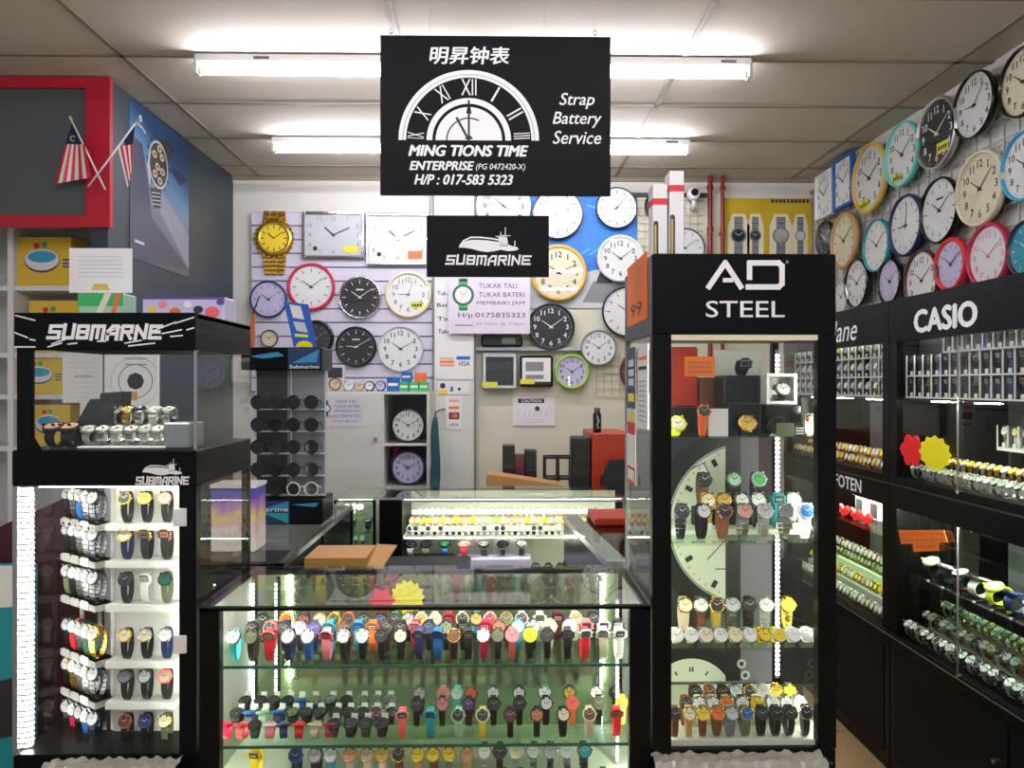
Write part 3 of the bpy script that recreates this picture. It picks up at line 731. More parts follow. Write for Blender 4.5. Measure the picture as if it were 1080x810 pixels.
paper('payment_sticker', 'small wide sticker strip with yellow corner above the payment sticker', 'sticker', 5.436, 462, 402, 495, 416, 'paper', d_small)
def d_strap(fr, x0, x1, z0, z1):
    W, H = x1-x0, z1-z0; k = W
    cx, cz = x0+W*.18, z0+H*.68; r = W*.115
    fr.rect(cx-r*.5, cx+r*.5, cz-r*1.65, cz+r*1.75, 'green', .0007); fr.rect(cx-r*.4, cx+r*.4, cz+r*1.4, cz+r*1.75, 'ink', .001); fr.rect(cx-r*.4, cx+r*.4, cz-r*1.65, cz-r*1.35, 'dark_green', .001)
    fr.disc(cx, cz, r*1.15, 'dark_green', .001, 28); fr.disc(cx, cz, r*.88, 'paper', .0012, 28)
    fr.line((cx, cz), (cx-r*.35, cz+r*.35), r*.1, 'rose', .0015); fr.line((cx, cz), (cx+r*.45, cz+r*.5), r*.08, 'rose', .0016)
    for i, (s_, a_, b_) in enumerate((('TUKAR TALI', .37, .84), ('TUKAR BATERI', .37, .93), ('MEMBAIKI JAM', .35, .93))):
        q = .80-.155*i; fr.text(s_, x0+W*a_, x0+W*b_, z0+H*q, z0+H*(q+.085), 'ink')
    fr.text('H/p:0175835323', x0+W*.12, x0+W*.94, z0+H*.26, z0+H*.37, 'ink', bold=.005)
    fr.text('10.30am @ 7.0pm', x0+W*.35, x0+W*.93, z0+H*.14, z0+H*.2, 'grey'); fr.rect(x0+W*.08, x0+W*.3, z0+H*.14, z0+H*.155, 'maroon', .001)
paper('notice', 'pale pink notice reading TUKAR TALI with a green watch drawing and phone number', 'notice', 5.40, 473, 292, 559, 352, 'lilac_paper', d_strap)
def d_caution(fr, x0, x1, z0, z1):
    W, H = x1-x0, z1-z0
    fr.rect(x0+W*.12, x0+W*.75, z0+H*.8, z0+H*.95, 'ink', .0008); fr.text('CAUTION', x0+W*.2, x0+W*.68, z0+H*.83, z0+H*.92, 'white_ink', bold=.03, l=.0012)
    fr.disc(x0+W*.58, z0+H*.6, W*.06, 'ink', .001, 16)
    for k in range(6): fr.line((x0+W*(.12+.13*k), z0+H*.32), (x0+W*(.16+.13*k), z0+H*.55), .006, 'lilac', .001)
    for k in range(2): fr.rect(x0+W*.25, x0+W*.75, z0+H*(.12+.08*k), z0+H*(.14+.08*k), 'silver', .001)
paper('notice', 'white paper headed CAUTION on the cream back wall', 'notice', 5.53, 541, 419, 585, 449, 'paper', d_caution)

# ================================================================== WHITE CUPBOARD WITH GLAZED NICHE (back wall, left)
YK = 5.02
x0, x1, z0, z1 = B(337, 413, 453, 527, YK); xn = P(405, 0, YK).x
ztop = z1
t = thing('cupboard', 'white cupboard with open niche holding two clocks against the back wall', 'cupboard', ((x0+x1)/2, 5.25, 0))
m = MB(); th = .018
m.box(x0, x1, YK, 5.5, z1-th, z1, 'door_white'); m.box(x0, x0+th, YK, 5.5, 0, z1-th, 'door_white'); m.box(x1-th, x1, YK, 5.5, 0, z1-th, 'door_white')
m.box(xn-th, xn, YK, 5.5, 0, z1-th, 'door_white'); m.box(x0+th, x1-th, 5.48, 5.5, 0, z1-th, 'grey'); m.box(x0+th, x1-th, YK, 5.48, .0, .08, 'door_white')
m.build('carcass', t)
m = MB(); m.bbox(x0+.004, xn-.01, YK-.018, YK, .09, z1-.02, 'door_white', .003); dr = m.build('door', t)
m = MB(); m.cyl((xn-.05, YK-.018, 1.15), (0, -1, 0), .008, .02, 'steel', 12); m.cyl((xn-.05, YK-.038, 1.15), (0, -1, 0), .013, .008, 'steel', 14); m.build('door_knob', dr)
zm = P(0, 470, YK).z; zb = P(0, 516, YK).z
m = MB(); m.box(xn, x1-th, YK+.01, 5.47, zm-.006, zm+.006, 'door_white'); m.build('shelf', t)
m = MB(); m.box(xn, x1-th, YK+.01, 5.47, zb-.006, zb+.006, 'door_white'); m.build('shelf', t)
for py, rim, lab, zz, dialc in ((441, 'gloss_black', 'black rimmed clock in the upper niche of the white cupboard', zm, 'white'), (491, 'navy', 'navy rimmed clock in the lower niche of the white cupboard', zb, 'lilac')):
    c = P(430, py, 5.1); R_ = 18.5*5.1/F_PX
    wall_clock((c.x, 5.14, zz+.0065+R_), 'front', R_, rim, dialc, 'ink', 'arabic', lab, rimw=.13, hh=(10, 10))
m = MB()
m.lathe((xn+.05, 5.3, zb+.008), (0, 0, 1), [(.005, 0), (.034, .02), (.040, .14), (.034, .24), (.03, .27), (.004, .27)], 'magenta', 16)
solo(m, 'gift_bag', 'magenta pouch standing beside the navy clock in the cupboard niche', 'bag')
def d_cup(fr, x0, x1, z0, z1):
    W, H = x1-x0, z1-z0; cx, cz = x0+W*.14, z0+H*.6; r = W*.09
    fr.rect(cx-r*.5, cx+r*.5, cz-r*2.1, cz+r*2.1, 'dark_green', .0006); fr.disc(cx, cz, r*1.2, 'dark_green', .0009, 20); fr.disc(cx, cz, r*.85, 'paper', .0012, 20)
    fr.text('TUKAR TALI', x0+W*.34, x0+W*.84, z0+H*.78, z0+H*.88, 'purple'); fr.text('TUKAR BATERI', x0+W*.32, x0+W*.92, z0+H*.62, z0+H*.72, 'purple'); fr.text('MEMBAIKI JAM', x0+W*.32, x0+W*.92, z0+H*.46, z0+H*.56, 'purple')
    fr.text('H/p:0175835323', x0+W*.1, x0+W*.94, z0+H*.28, z0+H*.4, 'purple'); fr.text('10.30am @ 7.0pm', x0+W*.3, x0+W*.9, z0+H*.14, z0+H*.22, 'purple')
paper('notice', 'lilac strap and battery notice taped to the white cupboard door', 'notice', YK-.0185, 338, 418, 383, 450, 'lilac_paper', d_cup)
# small things on top of the cupboard
def alarm(px, r, body, dialc, label, Y=5.1):
    s = Y/F_PX; x = P(px, 400, Y).x; R_ = r*s
    t = thing('alarm_clock', label, 'clock', (x, Y, ztop), group='small alarm clocks on the white cupboard')
    m = MB(); m.lathe((x, Y+.02, ztop+R_+.004), (0, -1, 0), [(0, -.02), (R_*.8, -.018), (R_, 0), (R_, .03), (R_*.85, .036)], body, 20)
    for sg in (-1, 1): m.cyl((x+sg*R_*.5, Y, ztop), (0, 0, 1), .006, R_*.4, body, 8)
    m.build('case', t)
    m = MB(); m.cyl((x, Y-.008, ztop+R_+.004), (0, -1, 0), R_*.84, .004, dialc, 20); fr = Fr(m, (x, Y-.012, ztop+R_+.004)); fr.line((0, 0), (-R_*.3, R_*.3), R_*.1, 'ink'); fr.line((0, 0), (R_*.4, R_*.4), R_*.08, 'ink'); m.build('dial', t)
for px, r, bd, dl, lb in ((368, 5.5, 'silver', 'white', 'silver round alarm clock on the white cupboard beside the framed desk clock'), (379, 5, 'beige', 'beige', 'beige round alarm clock on the white cupboard'), (390, 5.2, 'charcoal', 'white', 'black round alarm clock with white dial on the white cupboard'), (401.5, 5.5, 'purple', 'lilac', 'purple round alarm clock on the white cupboard')):
    alarm(px, r, bd, dl, lb)
x0, x1, z0, z1 = B(344, 385, 363, 413, 5.1); z0 = ztop
t = thing('desk_clock', 'framed desk clock with dark photo above an ornate dial', 'clock', ((x0+x1)/2, 5.1, z0))
m = MB(); m.bbox(x0, x1, 5.1, 5.13, z0, z1, 'silver', .006); m.build('frame', t)
m = MB(); fr = Fr(m, (0, 5.0995, 0)); W = x1-x0; H = z1-z0; fr.rect(x0+W*.1, x1-W*.1, z0+H*.52, z1-H*.1, 'charcoal'); fr.disc(x0+W*.5, z0+H*.28, W*.33, 'beige'); fr.ring(x0+W*.5, z0+H*.28, W*.28, W*.36, 'brown', .001); fr.line((x0+W*.5, z0+H*.28), (x0+W*.65, z0+H*.38), .005, 'ink', .002); m.build('dial', t)
def small_box(Y, a, b, c_, d, col, label, zbase=None, dep=.06, stripe=None, name='small_box', draw=None):
    x0, x1, z0, z1 = B(a, b, c_, d, Y)
    if zbase is not None: z0 = zbase
    m = MB(); m.bbox(x0, x1, Y, Y+dep, z0, z1, col, .002); fr = Fr(m, (0, Y, 0), clip=(x0, x1, z0, z1))
    if stripe: fr.rect(x0+(x1-x0)*.1, x1-(x1-x0)*.1, z0+(z1-z0)*.4, z0+(z1-z0)*.6, stripe)
    if draw: draw(fr, x0, x1, z0, z1)
    return solo(m, name, label, 'box'), z1
small_box(5.08, 408, 398, 421, 413, 'blue', 'blue small box standing on the white cupboard, left of the green packs', ztop, stripe='white')
for i, px in enumerate((421, 431.5, 442)):
    small_box(5.08, px, 402.5, px+9.8, 413, 'green', ('left', 'middle', 'right')[i]+' of three green battery packs on the white cupboard', ztop, stripe='white')
small_box(5.08, 423, 392, 434, 402.5, 'blue', 'blue pack stacked on the green battery packs, left side', P(0, 402.5, 5.08).z, stripe='white')
small_box(5.08, 437, 393, 449, 402.5, 'orange', 'orange pack stacked on the green battery packs, right side', P(0, 402.5, 5.08).z)
# hanging jacket
c = P(458, 440, 4.95); s = 4.95/F_PX
mat('jacket', '#1f4a52', .8, noise=.2, nscale=12)
m = MB(); pts = []
prof = [(0, 2.2), (-6, 3.0), (-14, 4.0), (-28, 4.6), (-45, 4.9), (-62, 5.4), (-76, 5.0)]
seg = 12; vv = []
for dz, w in prof:
    for j in range(seg):
        a_ = 2*PI*j/seg; wob = 1+.12*math.sin(3*a_+dz*.1)
        vv.append((c.x+1*s+w*s*math.cos(a_)*wob, 4.95+.5*w*s*math.sin(a_)*wob, c.z+dz*s))
m.add(vv, [(i*seg+j, (i+1)*seg+j, (i+1)*seg+(j+1) % seg, i*seg+(j+1) % seg) for i in range(len(prof)-1) for j in range(seg)]+[tuple(range(seg)), tuple(range((len(prof)-1)*seg, len(prof)*seg))][:2], 'jacket', True)
m.tube([(c.x+1*s, 4.95, c.z-1*s), (c.x+1*s, 4.97, c.z+5*s), (c.x+3*s, 5.2, c.z+6*s), (c.x+5*s, 5.44, c.z+6*s)], .006, 'charcoal', 6)
solo(m, 'jacket', 'dark teal jacket hanging on the white wall column', 'jacket')

# ================================================================== DESK AREA BEHIND THE BACK COUNTER
ZD = 0.78
x0 = P(500, 0, 4.75).x; x1 = .560
t = thing('desk', 'dark work desk behind the back display counter', 'desk', ((x0+x1)/2, 4.9, 0))
m = MB(); m.bbox(x0, x1, 4.5, 5.3, ZD-.03, ZD, 'charcoal', .004); m.build('desk_top', t)
for xx in (x0+.03, x1-.07):
    for yy in (4.53, 5.23):
        m = MB(); m.box(xx, xx+.04, yy, yy+.04, 0, ZD-.03, 'charcoal'); m.build('leg', t)
def obox(a, b, c_, d, Y, dep, col, name, label, cat='box', zbase=None, bev=.004, extra=None):
    x0, x1, z0, z1 = B(a, b, c_, d, Y)
    if zbase is not None: z0 = zbase
    m = MB(); m.bbox(x0, x1, Y, Y+dep, z0, z1, col, bev)
    if extra: extra(Fr(m, (0, Y, 0)), x0, x1, z0, z1)
    return solo(m, name, label, cat)
# flat cardboard lid, resting on a dark carton
obox(528, 517, 568, 560, 4.60, .3, 'black_board', 'storage_box', 'black storage box under the flat brown cardboard', zbase=ZD)
zc_ = P(0, 517, 4.60).z
x0, x1, _, z1 = B(513, 501, 594, 517, 4.55)
m = MB(); m.prism([(x0, 4.55, zc_), (x1, 4.55, zc_), (x1, 4.55, zc_+.025), (x0+.01, 4.55, zc_+.095)], (0, .2, 0), 'cardboard'); m.box(x0, x0+.004, 4.56, 4.74, zc_+.001, zc_+.07, 'cardboard_edge')
solo(m, 'cardboard_box', 'flat brown cardboard box lying on the black storage box on the desk', 'box')
def books(fr, x0, x1, z0, z1):
    fr.rect(x0, x1, z0+(z1-z0)*.55, z0+(z1-z0)*.58, 'maroon', .001); fr.rect(x0, x1, z0+(z1-z0)*.2, z0+(z1-z0)*.23, 'maroon', .001)
obox(530, 470, 543, 503, 4.98, .12, 'black', 'gift_box', 'tall black box with dark red edges, left one behind the cardboard', zbase=ZD, extra=books)
obox(543.5, 480, 553, 503, 4.98, .12, 'maroon', 'gift_box', 'dark maroon box in the middle behind the cardboard', zbase=ZD)
obox(553.5, 475, 566, 503, 4.98, .12, 'black', 'gift_box', 'black box with dark red edges, right one behind the cardboard', zbase=ZD, extra=books)
# wire tray
x0, x1, z0, z1 = B(575, 484, 603, 521, 4.8); z0 = ZD; z1 = P(0, 484, 4.8).z
m = MB(); r = .006
for yy in (4.8, 4.95):
    for xx in (x0, (x0+x1)/2, x1): m.box(xx-r, xx+r, yy-r, yy+r, z0, z1, 'black')
    for q in (0.02, .5, 1): m.box(x0, x1, yy-r, yy+r, z0+(z1-z0)*q-r, z0+(z1-z0)*q+r, 'black')
for xx in (x0, x1):
    for q in (0.02, .5, 1): m.box(xx-r, xx+r, 4.8, 4.95, z0+(z1-z0)*q-r, z0+(z1-z0)*q+r, 'black')
m.box(x0, x1, 4.8, 4.95, z0+(z1-z0)*.49, z0+(z1-z0)*.5, 'charcoal')
solo(m, 'wire_rack', 'black wire desk rack left of the black tower', 'rack')
obox(603, 461, 623.4, 521, 4.62, .15, 'black', 'computer_tower', 'tall matt black tower beside the red cabinet', 'computer', zbase=ZD, bev=.008)
x0, x1, z0, z1 = B(624.5, 457, 661, 540, 4.6)
t = thing('cabinet', 'glossy orange red cabinet at the right end of the desk', 'cabinet', ((x0+x1)/2, 4.8, 0))
m = MB(); m.bbox(x0, x1+.02, 4.6, 4.62, 0, z1, 'red_cabinet', .006); m.build('door', t)
m = MB(); m.bbox(x0, x1+.02, 4.621, 5.1, 0, z1, 'red_cabinet', .003); m.build('body', t)
s = 4.55/F_PX; x = P(630, 0, 4.66).x
m = MB(); m.lathe((x, 4.67, z1), (0, 0, 1), [(.001, 0), (.024, 0), (.026, .02), (.026, .11), (.018, .125), (.018, .15), (.001, .152)], 'gloss_black', 16)
fr = Fr(m, (x, 4.643, z1)); fr.lines([(.004, .03), (-.004, .05), (.006, .07), (-.002, .1)], .004, 'white_ink', .001)
solo(m, 'spray_bottle', 'black bottle with white squiggle standing on the red cabinet', 'bottle')

# office chair back, dark, right of the red cabinet
c = P(652, 505, 4.4)
t = thing('office_chair', 'black office chair in front of the red cabinet', 'chair', (c.x, 4.4, 0))
m = MB(); m.prism([(c.x-.09, 4.45, .62), (c.x+.13, 4.45, .62), (c.x+.14, 4.45, .99), (c.x+.08, 4.45, 1.07), (c.x-.04, 4.45, 1.06), (c.x-.09, 4.45, .95)], (0, .05, 0), 'black'); m.build('backrest', t)
m = MB(); m.bbox(c.x-.12, c.x+.2, 4.26, 4.449, .44, .5, 'black', .02); m.build('seat', t)
m = MB(); m.cyl((c.x+.03, 4.36, .06), (0, 0, 1), .02, .38, 'charcoal', 12)
m.tube([(c.x+.03, 4.40, .47), (c.x+.03, 4.515, .55), (c.x+.03, 4.515, .7)], .015, 'charcoal')
for k in range(5):
    a_ = 2*PI*k/5; m.tube([(c.x+.03, 4.36, .08), (c.x+.03+.17*math.cos(a_), 4.36+.17*math.sin(a_), .04)], .014, 'charcoal'); m.cyl((c.x+.03+.17*math.cos(a_)-.012, 4.36+.17*math.sin(a_), .022), (1, 0, 0), .022, .024, 'black', 10)
m.build('base', t)

# ================================================================== LEFT SIDE: RED FRAMED BOARD, FLAGS, WALL POSTER
Y = 3.78
x1, z1 = XZ(118, 84, Y); x0 = x1-1.6; z0 = XZ(0, 240, Y)[1]; w = 25*Y/F_PX
mat('board_grey', '#555b5d', .3, noise=.1, nscale=2)
t = thing('framed_board', 'grey board in a thick red frame high on the left', 'sign board', ((x0+x1)/2, Y+.04, z0))
m = MB(); m.box(x1-w, x1, Y-.02, Y+.01, z0, CEIL-.008, 'red_frame'); m.box(x0, x1-w, Y-.02, Y+.01, z0, z0+12.5*Y/F_PX, 'red_frame'); m.box(x0, x1-w, Y-.02, Y+.01, CEIL-.06, CEIL-.008, 'red_frame'); m.build('frame', t)
m = MB(); m.box(x0, x1-w, Y, Y+.04, z0+12.5*Y/F_PX, CEIL-.06, 'board_grey'); m.build('panel', t)
# small striped flags on sticks
mat('flag_navy', '#141d4a', .8); mat('flag_yellow', '#d8c33f', .8)
YF = 3.70
for lab, tip, end, cloth in (('small red and white striped flag on stick, hanging over the grey board', (75, 126), (111, 200), [(76,130),(92,158),(95,186),(59,196),(57,180),(67,150)]),
                             ('small red and white striped flag on stick, leaning right over the poster', (143, 130), (93, 197), [(142,133),(131,145),(124,156),(135,200),(139,178),(141,155)])):
    t = thing('flag', lab, 'flag', P(*end, YF))
    yy = YF if 'grey' in lab else YF-.02
    m = MB(); m.tube([P(*tip, yy), P(*end, yy)], .0045, 'white_plastic'); m.cyl(P(*tip, yy), (P(*tip, yy)-P(*end, yy)), .007, .014, 'gold', 10); m.build('stick', t)
    m = MB(); 
    if 'grey' in lab:
        A, Bq, Cq, D = (76,130), (93,160), (96,187), (57,194)
        n = 9
        # hanging cloth: top band dark canton, stripes run down
        L0, L1, R0, R1 = (69,152), (57,194), (89,152), (96,187)
        for i in range(n):
            a, b = i/n, (i+1)/n; lp = lambda u, v, q: (u[0]+(v[0]-u[0])*q, u[1]+(v[1]-u[1])*q)
            q4 = [lp(L0, R0, a), lp(L0, R0, b), lp(L1, R1, b), lp(L1, R1, a)]
            wv = [.012*math.sin(i*.9), .012*math.sin((i+1)*.9)]
            ps = [P(*q4[0], yy-wv[0]), P(*q4[1], yy-wv[1]), P(*q4[2], yy-wv[1]*1.5), P(*q4[3], yy-wv[0]*1.5)]
            m.prism(ps, (0, .002, 0), 'red' if i % 2 == 0 else 'white')
        m.prism([P(76,130,yy), P(82,141,yy), P(89,152,yy), P(69,152,yy)], (0, .002, 0), 'flag_navy'); fr = Fr(m, (0, yy, 0)); cx_, cz_ = XZ(77, 146, yy); fr.ring(cx_, cz_, .009, .014, 'flag_yellow', .001, 16, .5, 5.5)
    else:
        T0, T1 = (141,135), (126,152)
        m.prism([P(142,133,yy), P(140,152,yy), P(133,154,yy), P(130,147,yy)], (0, .002, 0), 'flag_navy')
        for i in range(6):
            a, b = i/6, (i+1)/6
            u0 = (130-5*a+10*0, 147+7*a); top = lambda q: (140-16*q, 152+3*q-0*q); bot = lambda q: (139.5-5*q, 176+22*q)
            m.prism([P(*top(a), yy), P(*top(b), yy), P(*bot(b), yy), P(*bot(a), yy)], (0, .002, 0), 'red' if i % 2 == 0 else 'white')
    m.build('cloth', t)
# poster on the left side wall with a big watch
m = bpy.data.materials.new('poster_print'); m.use_nodes = True; nt = m.node_tree; b = nt.nodes['Principled BSDF']; b.inputs['Roughness'].default_value = .35
tc = nt.nodes.new('ShaderNodeTexCoord'); mp = nt.nodes.new('ShaderNodeSeparateXYZ'); cr = nt.nodes.new('ShaderNodeValToRGB')
nt.links.new(tc.outputs['Generated'], mp.inputs[0])
sm = nt.nodes.new('ShaderNodeMath'); sm.operation = 'MULTIPLY_ADD'; sm.inputs[1].default_value = .35
nt.links.new(mp.outputs[1], sm.inputs[0]); nt.links.new(mp.outputs[2], sm.inputs[2]); nt.links.new(sm.outputs[0], cr.inputs[0])
e = cr.color_ramp.elements; e[0].color = rgb('#3c4058'); e[1].color = rgb('#1f4470'); e[0].position = .05; e[1].position = 1.0
for p_, c_ in ((.35, '#565c76'), (.62, '#77879c'), (.82, '#4f86b4')): q = e.new(p_); q.color = rgb(c_)
nt.links.new(cr.outputs[0], b.inputs['Base Color']); M['poster_print'] = m
mat('poster_dark', '#40445c', .35); mat('poster_pale', '#8d93a8', .35)  # dark and pale printed areas of the poster
XP = XL+.004
ya, yb = PX(137, 200, XP).y, PX(199, 200, XP).y; zt = CEIL-.02; zb_ = PX(137, 271, XP).z
m = MB(); m.box(XL, XP, ya, yb, zb_, zt, 'poster_print')
fr = Fr(m, (XP, ya, 0), (0, 1, 0), (0, 0, 1), clip=(0, yb-ya, zb_, zt)); W = yb-ya; H = zt-zb_
def uv(px, py): q = PX(px, py, XP); return (q.y-ya, q.z)
cx, cz = uv(167, 174); wz = (uv(167, 150)[1]-uv(167, 200)[1])/2; wx = abs(uv(177, 172)[0]-uv(156.5, 172)[0])/2
fr.poly([uv(137, 140), uv(150, 152), uv(156, 190), uv(160, 230), uv(200, 286), uv(137, 271)], 'poster_dark', .0004); fr.poly([uv(160, 205), uv(170, 200), uv(199, 250), uv(199, 285)], 'poster_pale', .0005)
fr.poly([uv(160, 152), uv(163, 148), uv(176, 147), uv(183, 158), uv(181, 167), uv(175, 168)], 'charcoal', .0008)
for k in range(14): fr.disc(cx+wx*1.12*math.cos(k*PI/7), cz+wz*1.12*math.sin(k*PI/7), .010, 'charcoal', .0009, 8, ry=.014)
fr.poly([uv(176, 176), uv(184, 178), uv(198, 190), uv(190, 196)], 'navy', .0008)
fr.disc(cx, cz, wx, 'silver', .001, 32, ry=wz); fr.disc(cx, cz, wx*.9, 'charcoal', .0013, 32, ry=wz*.9)
for (dx, dz) in ((-.4, .35), (.35, .4), (-.1, -.1), (.4, -.2), (-.35, -.45), (.1, .7), (.15, -.65)):
    fr.disc(cx+wx*dx, cz+wz*dz, wx*.24, 'beige', .0016, 14, ry=wz*.16); fr.disc(cx+wx*dx, cz+wz*dz, wx*.12, 'brown', .0019, 10, ry=wz*.08)
fr.poly([uv(158, 198), uv(170, 200), uv(169, 220), uv(162, 219)], 'charcoal', .0008)
for k in range(4): fr.line(uv(160, 203+4*k), uv(169, 204+4*k), .006, 'silver', .0011)
fr.lines([uv(158, 160), uv(156, 175), uv(158, 192)], .02, 'silver', .0015)
fr.rect(*sorted((uv(142, 250)[0], uv(152, 250)[0])), uv(147, 257)[1], uv(147, 254)[1], 'silver', .001)
fr.disc(*uv(148, 125), .02, 'silver', .001, 12); fr.lines([uv(146, 131), uv(150, 135), uv(153, 140)], .012, 'silver', .001)
solo(m, 'poster', 'blue grey poster of a large tilted skeleton watch on the left wall', 'poster')
# shelving beyond with yellow packs
Y = 4.02
x0, x1 = XL-.9, XL-.085
t = thing('shelf_unit', 'white pharmacy style shelf unit beyond the left wall', 'shelf unit', ((x0+x1)/2, 4.2, 0))
for xx in (x0, P(12, 0, 3.98).x-.02, x1-.02):
    m = MB(); m.box(xx, xx+.03, Y-.04, 4.32, 0, 2.35, 'white_plastic'); m.build('upright', t)
m = MB(); m.box(x0, x1+.01, 4.32, 4.34, 0, 2.35, 'white_plastic'); m.build('back_panel', t)
SH = [P(0, py, Y).z for py in (302, 416, 470, 560, 660)]
for z in SH:
    m = MB(); m.box(x0, x1, Y-.03, 4.32, z-.025, z, 'white_plastic'); m.build('shelf', t)
def d_pack(fr, x0, x1, z0, z1):
    W, H = x1-x0, z1-z0
    fr.disc(x0+W*.45, z0+H*.52, W*.33, 'navy', .0008, 28, ry=H*.24); fr.disc(x0+W*.45, z0+H*.54, W*.32, 'white', .001, 28, ry=H*.22); fr.disc(x0+W*.45, z0+H*.6, W*.27, 'sky', .0012, 28, ry=H*.12)
    fr.rect(x0+W*.8, x1, z0, z1, 'yellow', .0007)
    for k in range(3): fr.rect(x0+W*.84, x0+W*.98, z0+H*(.38+.07*k), z0+H*(.42+.07*k), 'purple', .001)
    fr.disc(x0+W*.35, z0+H*.82, W*.06, 'red', .001, 12); fr.disc(x0+W*.5, z0+H*.84, W*.06, 'green', .001, 12)
mat('pack_yellow', '#eec53a', .5)
for (a, b, c_, d, zb__, lab) in ((19, 250, 75, 300, SH[0]+.0006, 'yellow product pack with blue oval, upper shelf under the red frame'), (19, 377, 66, 418, SH[1]+.0006, 'yellow product pack with blue oval, seen through the glass top case'), (30, 317, 82, 345, None, 'yellow pack with dark pictures just above the cabinet header'), (32, 427, 74, 470, SH[2]+.0006, 'yellow and blue pack low behind the black display boxes')):
    if zb__ is None: zb__ = P(0, 372, Y).z; 
    if b == 317:
        m = MB(); m.box(x0, x1, Y-.03, 4.32, zb__-.025, zb__, 'white_plastic'); m.build('shelf', t); zb__ += .0006
    small_box(Y, a, b, c_, d, 'pack_yellow', lab, zb__, .15, name='product_box', draw=d_pack)
small_box(Y-.02, 25, 301.5, 46, 306.5, 'paper', 'small white price label on the shelf edge under the yellow pack', None, .004, name='price_label')
# teal poster strip and dark red panel seen through the lower left glass
mat('deep_red', '#4d1620', .6)
m = MB(); m.prism([(-2.3, 2.9, 0), (-1.52, 2.9, 0), (-1.52, 2.9, 1.12), (-1.84, 2.9, .98), (-2.3, 2.9, .72)], (0, .03, 0), 'deep_red'); solo(m, 'partition_panel', 'dark red low partition panel behind the left glass cabinet', 'panel')
m = MB(); m.box(-2.2, -1.60, 2.68, 2.70, 0, .88, 'teal'); fr = Fr(m, (0, 2.68, 0)); fr.poly([(-2.2, .7), (-1.6, .74), (-1.6, .88), (-2.2, .86)], 'white'); fr.poly([(-2.1, .2), (-1.62, .3), (-1.62, .5), (-2.1, .4)], 'charcoal'); fr.rect(-1.62, -1.6, 0, .88, 'cream', .0009)
solo(m, 'poster_board', 'teal and white poster board leaning on the red partition', 'poster')
mat('lilac_grey', '#77727e', .5); mat('maroon_dark', '#3a2426', .5)
# ================================================================== WATCHES
_wm = {}
def ribbon(m, path, wfun, th, mt, closed=True, smooth=True, link=0):
    """path: list of (y, z) ; flat strap of width wfun(i) ; link>0 gives a bracelet of separate links"""
    n = len(path)
    nor = []
    for i in range(n):
        a, b = path[(i-1) % n], path[(i+1) % n]
        if not closed: a, b = path[max(i-1, 0)], path[min(i+1, n-1)]
        dy, dz = b[0]-a[0], b[1]-a[1]; L = math.hypot(dy, dz) or 1e-9; nor.append((-dz/L, dy/L))
    if link:
        cnt = n if closed else n-1
        for i in range(cnt):
            j = (i+1) % n; w = wfun(i)
            for (xa, xb, t) in ((-w, -w*.36, th), (-w*.33, w*.33, th*1.35), (w*.36, w, th)):
                a0, a1 = .08, .92; v = []
                for q in (a0, a1):
                    y = path[i][0]+(path[j][0]-path[i][0])*q; z = path[i][1]+(path[j][1]-path[i][1])*q
                    ny, nz = nor[i]
                    for x in (xa, xb):
                        v.append((x, y+ny*t/2, z+nz*t/2)); v.append((x, y-ny*t/2, z-nz*t/2))
                m.add(v, [(0,2,3,1),(4,5,7,6),(0,4,6,2),(1,3,7,5),(0,1,5,4),(2,6,7,3)], mt)
        return
    v = []
    for i, (y, z) in enumerate(path):
        w = wfun(i); ny, nz = nor[i]
        v += [(-w, y+ny*th/2, z+nz*th/2), (w, y+ny*th/2, z+nz*th/2), (w, y-ny*th/2, z-nz*th/2), (-w, y-ny*th/2, z-nz*th/2)]
    fs = []
    for i in range(n if closed else n-1):
        j = (i+1) % n
        for k in range(4): fs.append((i*4+k, i*4+(k+1) % 4, j*4+(k+1) % 4, j*4+k))
    if not closed: fs += [(3, 2, 1, 0), tuple((n-1)*4+k for k in range(4))]
    m.add(v, fs, mt)
STY = dict( # ellipse centre y, z ; radii ; case angle ; case radius ; half strap width
    stand=(.027, .047, .024, .046, 38, .021, .0105), pillow=(.031, .0215, .029, .020, 62, .020, .0105), card=(.014, .039, .010, .038, 30, .0165, .009), roll=(.031, .0305, .030, .029, 48, .019, .0105), low=(.031, .0215, .029, .020, 22, .0205, .0100))
